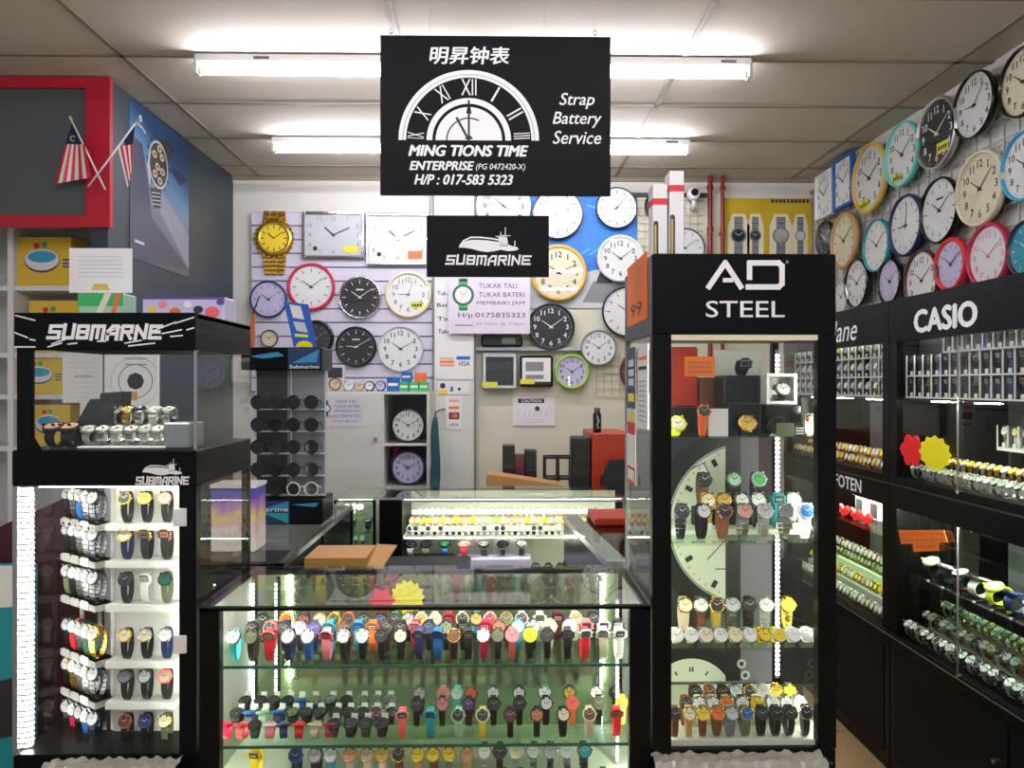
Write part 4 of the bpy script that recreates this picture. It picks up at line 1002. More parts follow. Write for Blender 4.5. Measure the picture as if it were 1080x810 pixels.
def watch_meshes(kind, pose, strap, case, dial, ink):
    key = (kind, pose, strap, case, dial, ink)
    if key in _wm: return _wm[key]
    cy, cz, ry, rz, phi, R, hw = STY[pose]
    phi = math.radians(phi)
    N = 22 if kind == 'steel' else 26
    path = []
    for i in range(N):
        a = phi + 2*PI*(i+.5)/N
        path.append((cy-ry*math.cos(a), cz+rz*math.sin(a)))
    m = MB()
    wf = lambda i: hw*(1-.28*math.sin(PI*(i+.5)/N))*(1.15 if kind == 'digital' else 1)
    ribbon(m, path, wf, .0028, strap, True, link=1 if kind == 'steel' else 0)
    out = [('strap' if kind != 'steel' else 'bracelet', m.mesh('strap'))]
    c = Vector((0, cy-ry*math.cos(phi), cz+rz*math.sin(phi)))
    nrm = Vector((0, -math.cos(phi)/ry, math.sin(phi)/rz)).normalized()
    up = Vector((0, -nrm.z, -nrm.y)).normalized()
    if up.z < 0: up = -up
    rt = Vector((1, 0, 0))
    m = MB(); h = .0085
    if kind == 'digital':
        pr = []
        for k in range(8):
            a = PI/8+k*PI/4; rr = R*1.05
            pr.append((rt*math.cos(a)+up*math.sin(a))*rr)
        b0 = c - nrm*.002
        v = [b0+p for p in pr]+[b0+p+nrm*h*.7 for p in pr]+[b0+p*.84+nrm*h*1.25 for p in pr]
        fs = [tuple(reversed(range(8)))]+[(L*8+i, L*8+(i+1) % 8, L*8+8+(i+1) % 8, L*8+8+i) for L in range(2) for i in range(8)]+[tuple(range(16, 24))]
        m.add(v, fs, case)
        for sx in (-1, 1):
            for sz in (-.4, .4): m.cyl(c+rt*sx*R*.92+up*R*sz+nrm*h*.4, rt*sx, .0018, .003, case, 8)
        out.append(('case', m.mesh('case')))
        m = MB(); o = c-nrm*.002+nrm*(h*1.25+.0003); fr = Fr(m, o, rt, up)
        fr.rect(-R*.62, R*.62, -R*.5, R*.52, ink, 0); fr.rect(-R*.5, R*.5, -R*.34, R*.3, dial, .0003)
        for k in range(3): fr.rect(-R*.36+k*R*.28, -R*.2+k*R*.28, -R*.2, R*.15, 'ink' if dial not in ('ink', 'charcoal', 'black') else 'silver', .0006)
        out.append(('display', m.mesh('display')))
    else:
        b0 = c-nrm*.003
        m.lathe(b0, nrm, [(R*.8, 0), (R, .002), (R, h*.7), (R*.96, h), (R*.86, h*1.12), (R*.82, h*.95)], case, 24)
        m.cyl(b0, nrm, R*.8, .001, case, 16)
        m.cyl(b0+rt*R*.97+nrm*h*.5, rt, .0024, .0035, case, 10)
        for sx in (-1, 1):
            for sz in (-1, 1): m.cyl(b0+rt*sx*hw*.85+up*sz*R*.8+nrm*.004, up*sz, .0026, R*.32, case, 6)
        out.append(('case', m.mesh('case')))
        m = MB(); m.cyl(b0, nrm, R*.83, h*.93, dial, 24); fr = Fr(m, b0+nrm*h*.93, rt, up)
        for k in range(12):
            a = k*PI/6; fr.line((math.sin(a)*R*.62, math.cos(a)*R*.62), (math.sin(a)*R*.76, math.cos(a)*R*.76), R*.06, ink, .0003, 0)
        fr.line((0, 0), (-R*.34, R*.28), R*.09, ink, .0005, .3); fr.line((0, 0), (R*.42, R*.4), R*.07, ink, .0008, .3)
        out.append(('dial', m.mesh('dial')))
    _wm[key] = out; return out
NOUN = dict(strap=('wristwatch', 'wristwatch'), steel=('steel_watch', 'bracelet watch'), digital=('digital_watch', 'digital watch'))
DARKD = ('black', 'charcoal', 'maroon', 'navy', 'brown', 'blue', 'purple', 'lcd_dark', 'olive', 'dark_steel', 'crimson', 'teal', 'green', 'copper', 'red')
NICE = {'pale_steel': 'silver', 'dark_steel': 'dark steel', 'steel': 'steel', 'gold_metal': 'gold', 'lcd': 'grey green', 'lcd_dark': 'dark', 'rose_gold': 'rose gold', 'gloss_black': 'black', 'lemon': 'lime yellow'}
nW = 0
SPAN = {'counter': (-.698, .336), 'tall': (.438, .802)}
def watch(kind, pose, strap, dial, loc, label, case=None, rotz=0.0, rx=0.0, sc=1.0, group=None, tag=False):
    global nW; nW += 1
    if case is None: case = {'strap': 'steel', 'steel': strap, 'digital': strap}[kind]
    ink = 'white_ink' if dial in DARKD else 'ink'
    if kind == 'digital': ink = 'charcoal' if strap not in ('black', 'charcoal', 'navy') else 'grey'
    t = thing(NOUN[kind][0], label, 'watch', loc, (rx, 0, rotz), group, sc)
    for nm, me in watch_meshes(kind, pose, strap, case, dial, ink):
        o = bpy.data.objects.new(nm, me); COL.objects.link(o); o.parent = t
    if tag:
        key = ('tag', pose)
        if key not in _wm:
            m = MB(); cy, cz, ry, rz, phi, R, hw = STY[pose]
            if pose == 'pillow': m.box(-.009, .009, cy+.002, cy+.022, cz+rz, cz+rz+.002, 'white'); m.box(-.009, .009, cy+.022, cy+.024, cz+rz*.6, cz+rz+.012, 'white')
            else: m.box(-.008, .008, cy-ry-.006, cy-ry-.004, .0, .016, 'white')
            _wm[key] = m.mesh('price_tag')
        o = bpy.data.objects.new('price_tag', _wm[key]); COL.objects.link(o); o.parent = t
    return t
def row(items, Y, z, desc, pose='stand', kind='strap', sc=1.0, tag=False, jit=.12, z_of=None):
    """items: (photo x, strap, dial[, case[, kind]]) along a row at distance Y"""
    items = sorted(items, key=lambda i: i[0])
    xs = [P(it[0], 0, Y).x for it in items]; gap = .0425*sc
    for lo, hi in ((SPAN[k] for k in SPAN if k in desc)):
        for _ in range(60):
            for i in range(len(xs)-1):
                if xs[i+1]-xs[i] < gap:
                    q = (gap-(xs[i+1]-xs[i]))/2; xs[i] -= q; xs[i+1] += q
            xs = [min(max(x, lo), hi) for x in xs]
    for i, it in enumerate(items):
        k = it[4] if len(it) > 4 and it[4] else kind; cs = it[3] if len(it) > 3 else None
        noun = NOUN[k][1]; s1 = NICE.get(it[1], it[1]); d1 = NICE.get(it[2], it[2])
        lab = f'{s1} {noun}, {d1} {"display" if k == "digital" else "dial"}, {ORD[i]} from left, {desc}'
        x = xs[i]
        watch(k, pose, it[1], it[2], (x, Y-.02, z), lab, cs, rotz=random.uniform(-jit, jit), sc=sc, group='watches, '+desc, tag=tag)

# ================================================================== FRONT GLASS COUNTER
YF, YR = 1.93, 2.335
CX0, CX1, CZT = P(210, 0, YF).x, P(688, 0, YF).x-.004, 0.951
lw = P(231, 0, YF).x-CX0
t = thing('display_counter', 'low lit glass counter with black posts full of colourful watches, front centre', 'display counter', ((CX0+CX1)/2, YF+.2, 0))
m = MB()
m.box(CX0, CX0+lw, YF, YF+.03, .42, CZT-.012, 'black_frame'); m.box(CX1-lw-.004, CX1, YF, YF+.03, .42, CZT-.012, 'black_frame')
m.box(CX0, CX0+.02, YR-.02, YR, .42, CZT-.012, 'black_frame'); m.box(CX1-.02, CX1, YR-.02, YR, .42, CZT-.012, 'black_frame')
m.box(CX0, CX1, YF, YF+.012, CZT-.016, CZT-.008, 'black_frame'); m.box(CX0, CX1, YR-.02, YR, CZT-.02, CZT-.008, 'black_frame')
m.box(CX0, CX0+.015, YF, YR, CZT-.02, CZT-.008, 'black_frame'); m.box(CX1-.015, CX1, YF, YR, CZT-.02, CZT-.008, 'black_frame')
m.build('frame', t)
m = MB(); m.bbox(CX0, CX1, YF, YR, 0, .42, 'black_panel', .004); m.build('base_cabinet', t)
m = MB(); m.box(CX0, CX1, YF-.004, YR+.004, CZT-.008, CZT, 'glass_top'); m.build('glass_top', t)
m = MB(); m.box(CX0+lw, CX1-lw-.004, YF+.002, YF+.007, .43, CZT-.016, 'glass'); m.build('front_glass', t)
m = MB(); m.box(CX0+.02, CX1-.02, YR-.014, YR-.008, .43, CZT-.022, 'mirror_green'); m.build('rear_door', t)
for xa, xb in ((CX0+.004, CX0+.010), (CX1-.010, CX1-.004)):
    m = MB(); m.box(xa, xb, YF+.03, YR-.02, .43, CZT-.02, 'case_white'); m.build('end_panel', t)
m = MB(); m.box(CX0+.011, CX1-.011, YF+.008, YR-.015, .42, .475, 'case_white'); m.build('display_floor', t)
ZS1, ZS2 = .790, .588
for z in (ZS1, ZS2):
    m = MB(); m.box(CX0+.012, CX1-.012, YF+.02, YR-.02, z-.006, z, 'glass_green'); m.box(CX0+.012, CX1-.012, YF+.0195, YF+.0225, z-.0065, z+.0005, 'dark_green'); m.build('shelf', t)
for px, Y in ((267, YR-.03), (291, YR-.03), (634, YR-.03), (651, YF+.14)):
    x = P(px, 0, Y).x; m = MB(); m.box(x-.005, x+.005, Y, Y+.004, .48, CZT-.03, 'grey')
    z = .485
    while z < CZT-.04: m.box(x-.003, x+.003, Y-.002, Y, z, z+.006, 'led'); z += .013
    m.build('led_strip', t)
m = MB(); m.box(CX0+lw, CX1-lw, YF+.0125, YF+.020, CZT-.0155, CZT-.0105, 'case_or_fill_light'); m.build('case_or_fill_bar', t)  # hidden bar added to light the fronts of the watches
m = MB(); m.box(CX0, CX1, YF+.012, YF+.021, CZT-.0100, CZT-.0085, 'black_frame'); m.build('fill_bar_cover', t)  # strip added so the fill bar stays unseen from above
for x in (CX0+.024, CX1-.022):
    m = MB(); m.box(x-.005, x+.005, YF+.0305, YF+.034, .48, CZT-.03, 'case_or_fill_light'); m.build('case_or_fill_bar', t)  # unseen bars added behind the front posts to brighten the shelves
D = 'digital'
desc = 'front row, upper counter shelf'
row([(248,'teal','white'),(266.5,'black','olive','dark_steel'),(285,'red','beige','coral',D),(305,'navy','white'),(326,'blue','white'),(345,'pink','coral','pink',D),(363,'black','silver'),(383,'black','white'),(403,'black','charcoal','black'),
     (423,'black','cream','black'),(442,'navy','charcoal','navy',D),(461.5,'blue','blue','blue',D),(481,'black','brown','gold_metal'),(498,'black','charcoal','black',D),(510,'crimson','white'),(520,'charcoal','olive','dark_steel'),(539,'coral','pink','pink'),
     (559,'black','lemon','lemon'),(577,'black','charcoal','black'),(598,'black','grey','charcoal',D),(617,'red','lcd','white',D),(635,'cream','silver','white',D),(653,'white','charcoal','white',D)], YF+.055, ZS1+.0008, desc, sc=.88)
desc = 'second row, upper counter shelf'
row([(268,'olive','black','black'),(286,'coral','charcoal','pink'),(301,'navy','charcoal','navy'),(318,'charcoal','lilac','pink'),(332,'navy','purple','purple'),(348,'sky','silver','sky',D),(366,'black','brown','brown'),(379,'sky','sky','blue',D),
     (392,'orange','cream','orange',D),(408,'maroon','charcoal','maroon'),(425,'black','black','black'),(436,'crimson','pink','pink',D),(452,'black','navy','black'),(471,'charcoal','olive','black'),(489,'black','charcoal','black',D),(512,'crimson','pink','crimson',D),
     (526,'brown','copper','brown'),(546,'sky','white','sky'),(562,'charcoal','silver','steel'),(580,'cream','cream','cream'),(600,'navy','lilac','white'),(618,'pink','maroon','pink',D),(637,'white','charcoal','white',D),(650,'black','olive','black',D)], YF+.125, ZS1+.0008, desc, sc=.88)
desc = 'third row, upper counter shelf'
row([(279,'charcoal','black','black'),(303,'yellow','orange','yellow'),(321,'maroon','brown','maroon'),(339,'brown','cream','tan'),(353,'yellow','charcoal','yellow'),(368,'orange','black','orange'),(385,'black','charcoal','black'),(402,'black','navy','black'),(417,'green','black','dark_green'),
     (434,'charcoal','silver','grey'),(447,'cream','gold','white'),(463,'white','cream','white'),(470,'crimson','pink','red',D),(485,'white','charcoal','cream'),(500,'sky','gold','black'),(517,'red','crimson','white'),(534,'brown','olive','gold'),(550,'white','maroon','white'),
     (569,'white','lcd','white',D),(588,'maroon','pink','maroon',D),(607,'white','beige','cream'),(625,'black','charcoal','black')], YF+.195, ZS1+.0008, desc, sc=.88)
desc = 'coloured front row, middle counter shelf'
row([(236,'crimson','crimson','crimson',D),(248,'coral','red','red',D),(264,'dark_green','black','black'),(281,'pink','white','white',D),(296,'navy','blue','navy',D),(309,'red','crimson','red',D),(321,'beige','charcoal','cream',D),(336,'crimson','pink','crimson',D)], YF+.06, ZS2+.0008, desc, 'pillow', tag=False, jit=.2, sc=.9)
row([(353,'charcoal','black','dark_steel'),(369,'black','charcoal','dark_steel'),(386,'charcoal','black','dark_steel'),(402.5,'black','black','dark_steel')], YF+.06, ZS2+.0008, 'tagged front row, middle counter shelf', 'pillow', tag=True, sc=.95)
desc = 'tagged second row, middle counter shelf'
row([(245,'black','charcoal','black'),(260,'navy','blue','blue',D),(276,'mint','white','mint',D),(291,'navy','navy','blue',D),(307,'charcoal','olive','black'),(320,'black','charcoal','black'),(335,'charcoal','black','black'),(349,'dark_green','black','dark_steel'),(362,'black','black','dark_steel'),(377,'charcoal','black','dark_steel'),(393,'brown','maroon','steel'),(408,'black','charcoal','steel')], YF+.135, ZS2+.0008, desc, 'pillow', tag=True, sc=.9)
desc = 'tagged third row, middle counter shelf'
row([(259,'black','charcoal','black'),(275,'dark_green','black','black'),(289,'black','charcoal','black'),(303,'dark_green','black','black'),(317,'blue','navy','blue',D),(332,'charcoal','olive','steel'),(348,'charcoal','grey','dark_steel'),(365,'black','charcoal','dark_steel'),(382,'mint','olive','steel'),(396,'mint','olive','steel'),(411,'mint','grey','steel')], YF+.215, ZS2+.0008, desc, 'pillow', tag=True, sc=.9)
desc = 'upright front row, middle counter shelf'
row([(425,'coral','charcoal','pink',D),(454,'teal','blue','sky',D),(483,'mint','charcoal','mint'),(509,'yellow','charcoal','cream'),(538,'black','maroon','black'),(566,'black','copper','black'),(594,'black','cream','black'),(621,'beige','brown','cream'),(650,'red','copper','red',D)], YF+.055, ZS2+.0008, desc, sc=.85)
desc = 'upright second row, middle counter shelf'
row([(440,'black','charcoal','dark_steel'),(467,'black','pink','olive'),(494,'maroon','purple','maroon'),(521,'black','charcoal','black'),(548,'black','charcoal','black'),(576,'black','white','black'),(603,'orange','coral','orange'),(631,'black','olive','olive'),(655,'lemon','yellow','lemon',D)], YF+.125, ZS2+.0008, desc, sc=.85)
desc = 'upright third row, middle counter shelf'
row([(443,'maroon','silver','grey'),(468,'pink','rose','pink'),(482,'turquoise','white','turquoise'),(497,'brown','orange','brown'),(520,'charcoal','white','steel'),(547,'black','white','black'),(574,'sky','white','steel'),(600,'black','gold','black'),(628,'charcoal','white','steel'),(648,'black','charcoal','black')], YF+.195, ZS2+.0008, desc, sc=.85)
ZS3 = .4758
desc = 'leather group, lowest counter shelf'
row([(313,'charcoal','navy','blue'),(333,'charcoal','silver','steel'),(350,'sky','white','steel'),(270,'yellow','charcoal','yellow',D),(370,'beige','rose','gold_metal'),(388,'cream','beige','gold_metal'),(404,'cream','gold','gold_metal'),(421,'brown','charcoal','gold_metal'),(441,'tan','yellow','gold_metal'),(457,'brown','yellow','gold_metal'),(474,'olive','yellow','gold_metal'),(493,'tan','tan','rose_gold')], YF+.075, ZS3, desc, sc=.9)
row([(511,'steel','white'),(527,'dark_steel','charcoal'),(544,'pale_steel','cream'),(562,'steel','white'),(580,'steel','silver'),(597,'pale_steel','white'),(616,'dark_steel','teal')], YF+.085, ZS3, 'steel group, lowest counter shelf', kind='steel', sc=.92)
row([(530,'steel','olive',None,'steel'),(547,'steel','cream',None,'steel'),(563,'pale_steel','white',None,'steel'),(580,'dark_steel','charcoal',None,'steel'),(598,'dark_steel','grey',None,'steel'),(616,'steel','silver',None,'steel'),(635,'black','charcoal','black')], YF+.035, ZS3, 'low front row, lowest counter shelf', pose='low', sc=.9)
# red and yellow star shapes imitating reflections in the counter glass
def burst(cx, cy, r, n, k=.82): return [(cx+(r if i % 2 == 0 else r*k)*math.cos(PI*i/n), cy+(r if i % 2 == 0 else r*k)*math.sin(PI*i/n)) for i in range(2*n)]
def star_card(c, r, v, col, n, label, k=.82):
    o = Vector(c); rr = Vector(v); m = MB(); fr = Fr(m, o, rr, (0, 0, 1))
    m.prism([fr.pt(a, b) for a, b in burst(0, 0, r, n, k)], -fr.n*.002, col)
    return solo(m, 'price_star', label, 'price card')
xa = P(429, 0, YF+.3).x
m = MB(); m.prism([(xa+a, YF+.315, CZT-.070+b) for a, b in burst(0, 0, .052, 14)], (0, .002, 0), 'star_yellow'); m.box(xa-.004, xa+.004, YF+.3171, YF+.3195, ZS1+.0005, CZT-.08, 'star_yellow')
solo(m, 'price_star', 'yellow starburst shape imitating a reflection inside the front counter', 'price card')
xa = P(403, 0, YF+.3).x
m = MB(); m.prism([(xa+a, YF+.300, CZT-.075+b) for a, b in burst(0, 0, .040, 6, .7)], (0, .002, 0), 'star_red'); m.box(xa-.004, xa+.004, YF+.3021, YF+.305, ZS1+.0005, CZT-.08, 'star_red')
solo(m, 'price_star', 'red flower shape imitating a reflection inside the front counter', 'price card')

# ================================================================== TALL GLASS CABINET, RIGHT OF THE COUNTER
AX0, AX1 = P(688, 0, YF).x, P(882, 0, YF).x; AR = YF+.42
AZT, AZH = P(0, 265, YF).z, P(0, 352, YF).z; AZB = P(0, 797, YF).z
xa, xb = P(708, 0, YF).x, P(863, 0, YF).x
t = thing('display_cabinet', 'tall black framed glass cabinet headed AD STEEL', 'display cabinet', ((AX0+AX1)/2, YF+.21, 0))
m = MB()
m.box(AX0, xa, YF, YF+.03, AZB, AZH, 'black_frame'); m.box(xb, AX1, YF, YF+.03, AZB, AZH, 'black_frame')
m.box(AX0, AX0+.012, AR-.02, AR, AZB, AZH, 'grey'); m.box(AX1-.02, AX1, AR-.02, AR, AZB, AZH, 'black_frame'); m.build('frame', t)
m = MB(); m.bbox(AX0, AX1, YF, AR, AZH, AZT, 'black_panel', .003); hd = m.build('header', t)
m = MB(); fr = Fr(m, (0, YF, 0)); s_ = YF/F_PX
q = lambda a, b: XZ(650+a/4.5, 250+b/4.5, YF); w = 26/4.5*s_
fr.lines([q(438, 238), q(517, 122), q(592, 238)], w, 'white_ink', None, .35); fr.line(q(505, 205), q(555, 205), w*.8, 'white_ink', .001, 0)
fr.lines([q(632, 195), q(632, 123), q(770, 123), q(786, 138), q(786, 222), q(770, 237), q(622, 237)], w, 'white_ink', None, .35)
fr.ring(*q(811, 118), .0025, .0035, 'white_ink', seg=12)
fr.text('STEEL', q(425, 0)[0], q(798, 0)[0], q(0, 380)[1], q(0, 302)[1], 'white_ink', bold=.01); m.build('lettering', hd)
m = MB(); m.bbox(AX0, AX1, YF, AR, 0, AZB, 'black_panel', .004); m.build('base_cabinet', t)
m = MB(); m.box(xa, xb, YF+.004, YF+.009, AZB, AZH, 'glass'); m.box(xa, xb, YF+.002, YF+.016, AZH-.014, AZH, 'cream'); m.build('door', t)
for x0, x1 in ((AX0+.002, AX0+.007), (AX1-.007, AX1-.002)):
    m = MB(); m.box(x0, x1, YF+.03, AR-.02, AZB, AZH, 'glass'); m.build('side_glass', t)
SA = [P(0, 462, YF+.03).z, P(0, 575, YF+.03).z, P(0, 687, YF+.03).z, AZB+.012]
for z in SA[:3]:
    m = MB(); m.box(AX0+.008, AX1-.008, YF+.02, AR-.03, z-.006, z, 'glass_green'); m.build('shelf', t)
m = MB(); m.box(AX0+.008, AX1-.008, YF+.02, AR-.03, AZB, SA[3], 'case_white'); m.build('display_floor', t)
for x in (AX0+.024, AX1-.022):
    m = MB(); m.box(x-.005, x+.005, YF+.0305, YF+.034, AZB+.02, AZH-.01, 'case_or_fill_light'); m.build('case_or_fill_bar', t)  # unseen fill bars added behind both door posts of this cabinet
YP = AR-.026
xl = P(820, 0, YP-.01).x
m = MB(); m.box(xl-.006, xl+.006, YP-.006, YP-.003, AZB+.03, AZH-.02, 'grey'); z = AZB+.04
while z < AZH-.03: m.box(xl-.0035, xl+.0035, YP-.009, YP-.006, z, z+.007, 'led'); z += .014
m.build('led_strip', t)
# back panel with printed giant watch dials
m = MB(); x0 = AX0+.014; x1 = AX1-.022; zt = SA[0]-.008
m.box(x0, x1, YP, YP+.006, AZB+.013, zt, 'lilac_grey'); 
xc = P(765, 0, YP).x
fr = Fr(m, (0, YP, 0), clip=(x0, xc, AZB+.02, zt)); s_ = YP/F_PX
fr.rect(x0, xc, AZB+.02, zt, 'charcoal', .0004)
c1 = XZ(790, 552, YP); fr.disc(*c1, 106*s_, 'black', .0008, 64); fr.disc(*c1, 86*s_, 'case_white', .0012, 64); fr.ring(*c1, 84*s_, 85.5*s_, 'grey', .0015, 64)
for k in range(60):
    a = k*PI/30; fr.line((c1[0]+78*s_*math.cos(a), c1[1]+78*s_*math.sin(a)), (c1[0]+(81 if k % 5 else 70)*s_*math.cos(a), c1[1]+(81 if k % 5 else 70)*s_*math.sin(a)), (.7 if k % 5 else 5)*s_, 'ink', .0016, 0)
fr.lines([XZ(746, 590, YP), XZ(766, 568, YP), XZ(776, 600, YP), XZ(755, 600, YP)], 1.2*s_, 'purple', .002); fr.lines([XZ(728, 495, YP), XZ(742, 488, YP), XZ(748, 500, YP), XZ(736, 505, YP)], 1.2*s_, 'purple', .002)
fr.disc(*XZ(790, 590, YP), 22*s_, 'cream', .0018, 28)
c2 = XZ(729, 738, YP); fr.disc(*c2, 58*s_, 'black', .0022, 64); fr.disc(*c2, 44*s_, 'case_white', .0026, 64)
for k in range(12):
    a = k*PI/6; 
    for o_ in ((-1, 1) if k % 3 == 0 else (0,)): fr.line((c2[0]+30*s_*math.cos(a)+o_*1.4*s_*math.sin(a), c2[1]+30*s_*math.sin(a)-o_*1.4*s_*math.cos(a)), (c2[0]+35*s_*math.cos(a)+o_*1.4*s_*math.sin(a), c2[1]+35*s_*math.sin(a)-o_*1.4*s_*math.cos(a)), 1.7*s_, 'ink', .003, 0)
fr.ring(*XZ(764, 746, YP), 10*s_, 10.8*s_, 'grey', .003, 28); fr.line(c2, (c2[0]-16*s_, c2[1]+14*s_), 1.4*s_, 'grey', .0032)
fr.clip = (x0, x1, AZB+.02, zt)
fr.rect(xc, P(781, 0, YP).x, AZB+.02, zt, 'black', .0006)
for (px, py) in ((782, 700), (786, 712), (788, 724), (790, 738), (785, 750)): fr.disc(*XZ(px, py, YP), 5*s_, 'silver', .001, 12); fr.disc(*XZ(px, py, YP), 2.5*s_, 'charcoal', .0013, 10)
fr.rect(P(800, 0, YP).x, P(828, 0, YP).x, P(0, 560, YP).z, zt, 'maroon_dark', .0008)
m.build('printed_back_panel', t)
# watches in the tall cabinet
B2 = SA[1]+.0008
row([(718,'dark_steel','charcoal',None,'steel'),(741,'black','white','black'),(763,'copper','charcoal','rose_gold'),(784,'steel','rose',None,'steel'),(805,'pale_steel','silver',None,'steel'),(827,'steel','grey',None,'steel'),(849,'white','blue','white')], YF+.065, B2, 'front row, second shelf, tall cabinet', sc=1.0)
row([(746,'gold','cream','gold_metal'),(762,'brown','gold','gold_metal'),(781,'dark_steel','white',None,'steel'),(798,'charcoal','white','steel'),(820,'teal','charcoal','teal',D),(842,'pale_steel','white',None,'steel')], YF+.15, B2+.0155, 'second row, second shelf, tall cabinet', sc=1.0, tag=True)
m = MB(); m.bbox(.44, .82, YF+.125, YF+.19, B2-.0005, B2+.0150, 'case_white', .003); solo(m, 'display_stand', 'long white block under the second row, second shelf, AD STEEL cabinet', 'stand')
row([(742,'brown','charcoal','dark_steel'),(773,'black','mint','olive'),(799,'black','green','silver')], YF+.25, B2+.0555, 'raised row, second shelf, tall cabinet', sc=1.05)
m = MB(); 
for i, px in enumerate((742, 773, 799)):
    x = P(px, 0, YF+.25).x; m = MB(); m.bbox(x-.028, x+.028, YF+.22, YF+.285, B2-.0005, B2+.0550, 'black', .004); solo(m, 'display_stand', f'black block {("left","middle","right")[i]} of three lifting the back row, second shelf, AD STEEL cabinet', 'stand')
B3 = SA[2]+.0008
row([(724,'beige','cream','gold_metal'),(738,'brown','white','steel'),(756,'gold','charcoal','gold_metal'),(767,'steel','silver',None,'steel'),(789,'dark_steel','charcoal',None,'steel'),(806,'pale_steel','white',None,'steel'),(829,'gold_metal','yellow',None,'steel')], YF+.15, B3, 'back row, third shelf, tall cabinet', sc=1.0)
row([(719,'cream','white','white'),(731,'cream','white','white'),(745,'pale_steel','cream','white'),(757,'pale_steel','white','white'),(776,'beige','cream','cream'),(791,'pale_steel','white','white'),(806,'yellow','yellow','gold_metal'),(819,'lemon','yellow','cream'),(837,'white','white','white'),(852,'white','white','white')], YF+.055, B3, 'front row, third shelf, tall cabinet', 'low', sc=.9)
B4 = SA[3]+.0008
row([(711,'brown','charcoal','brown'),(725,'tan','cream','gold_metal'),(740,'brown','yellow','gold_metal'),(756,'brown','orange','gold_metal'),(770,'grey','silver','steel'),(786,'olive','blue','gold_metal'),(802,'black','charcoal','black'),(818,'black','black','dark_steel'),(832,'black','charcoal','black'),(848,'black','black','steel')], YF+.045, B4, 'front row, bottom shelf, tall cabinet', sc=.85)
row([(723,'brown','charcoal','brown'),(736,'cream','white','steel'),(750,'beige','white','steel'),(765,'tan','orange','gold_metal'),(781,'steel','white',None,'steel'),(796,'cream','yellow','gold_metal'),(815,'pale_steel','silver',None,'steel'),(831,'steel','white',None,'steel'),(850,'pale_steel','silver',None,'steel')], YF+.11, B4, 'second row, bottom shelf, tall cabinet', sc=.85)
row([(736,'brown','charcoal','black'),(750,'copper','brown','rose_gold'),(767,'charcoal','black','black'),(783,'steel','silver',None,'steel'),(799,'black','black','gold_metal'),(817,'pale_steel','silver',None,'steel'),(833,'gold_metal','yellow',None,'steel'),(850,'olive','yellow','gold_metal')], YF+.18, B4, 'third row, bottom shelf, tall cabinet', sc=.88)
# top compartment: gift boxes with watches
B1 = SA[0]+.0008
def gift(a, b, c_, d, Y, dep, col, label, open_=False, zb=None):
    x0, x1, z0, z1 = B(a, b, c_, d, Y); z0 = B1 if zb is None else zb
    t = thing('gift_box', label, 'box', ((x0+x1)/2, Y+dep/2, z0))
    m = MB(); m.bbox(x0, x1, Y, Y+dep, z0, z1, col, .003); m.build('box', t)
    m = MB(); m.bbox(x0+.004, x1-.004, Y-.0008, Y, z0+.004, z1-(.004 if col == 'black' else (z1-z0)*.7), 'gloss_black', .002); m.build('cushion', t)
    return (x0+x1)/2, z0, z1
gift(709, 430, 748, 461, YF+.13, .1, 'black', 'dark green black gift box at the left of the top shelf, AD STEEL cabinet')
gift(764, 396, 802, 461, YF+.16, .1, 'black', 'tall black gift box in the middle of the top shelf, AD STEEL cabinet')
gift(769, 425, 803, 461, YF+.06, .07, 'black', 'black gift box behind the gold dial watch, AD STEEL cabinet')
gift(806, 427, 846, 461, YF+.10, .1, 'black', 'black gift box under the framed watch, AD STEEL cabinet')
gift(709, 366, 736, 461, YF+.27, .08, 'red_cabinet', 'tall dark red gift box at the back left of the AD STEEL cabinet top shelf')
gift(738, 398, 762, 461, YF+.27, .08, 'brown', 'brown gift box at the back of the AD STEEL cabinet top shelf')
x, z0, z1 = gift(844, 418, 854, 461, YF+.13, .08, 'black', 'narrow black gift box at the right end of the top shelf, AD STEEL cabinet')
def one(px, Y, z, kind, pose, strap, dial, label, case=None, sc=1, **k): return watch(kind, pose, strap, dial, (P(px, 0, Y).x, Y-.02, z), label, case, sc=sc, **k)
one(713, YF+.06, B1, 'strap', 'low', 'lemon', 'cream', 'pale lime wristwatch at the left end of the top shelf, AD STEEL cabinet', 'lemon', 1.1)
one(741, YF+.06, B1, 'strap', 'stand', 'orange', 'charcoal', 'bright orange sports watch with black dial, top shelf, AD STEEL cabinet', 'orange', .85)
one(786, YF+.045, B1, 'strap', 'low', 'black', 'gold', 'black strapped watch with gold dial on the top shelf, AD STEEL cabinet', 'gold_metal', 1.15)
one(816, YF+.07, B1, 'digital', 'low', 'dark_steel', 'lcd_dark', 'square dark steel digital watch on the top shelf, AD STEEL cabinet', None, 1.1)
one(853, YF+.07, B1, 'digital', 'stand', 'rose', 'charcoal', 'rose gold digital watch at the right end of the top shelf, AD STEEL cabinet', 'rose_gold', .62)
z_ = P(0, 396, YF+.16).z
m = MB(); x0, x1, z0, z1 = B(808, 394, 840, 426, YF+.12); z0 = P(0, 427, YF+.10).z+.0005; t2 = thing('watch_box', 'square white open box framing a grey watch, top shelf of AD STEEL cabinet', 'watch box', ((x0+x1)/2, YF+.14, z0))
w = .008; 
for a_ in ((x0, x0+w, z0, z1), (x1-w, x1, z0, z1), (x0+w, x1-w, z0, z0+w), (x0+w, x1-w, z1-w, z1)): m.box(a_[0], a_[1], YF+.115, YF+.17, a_[2], a_[3], 'white_plastic')
m.box(x0+w, x1-w, YF+.165, YF+.17, z0+w, z1-w, 'lilac_paper'); m.build('frame', t2)
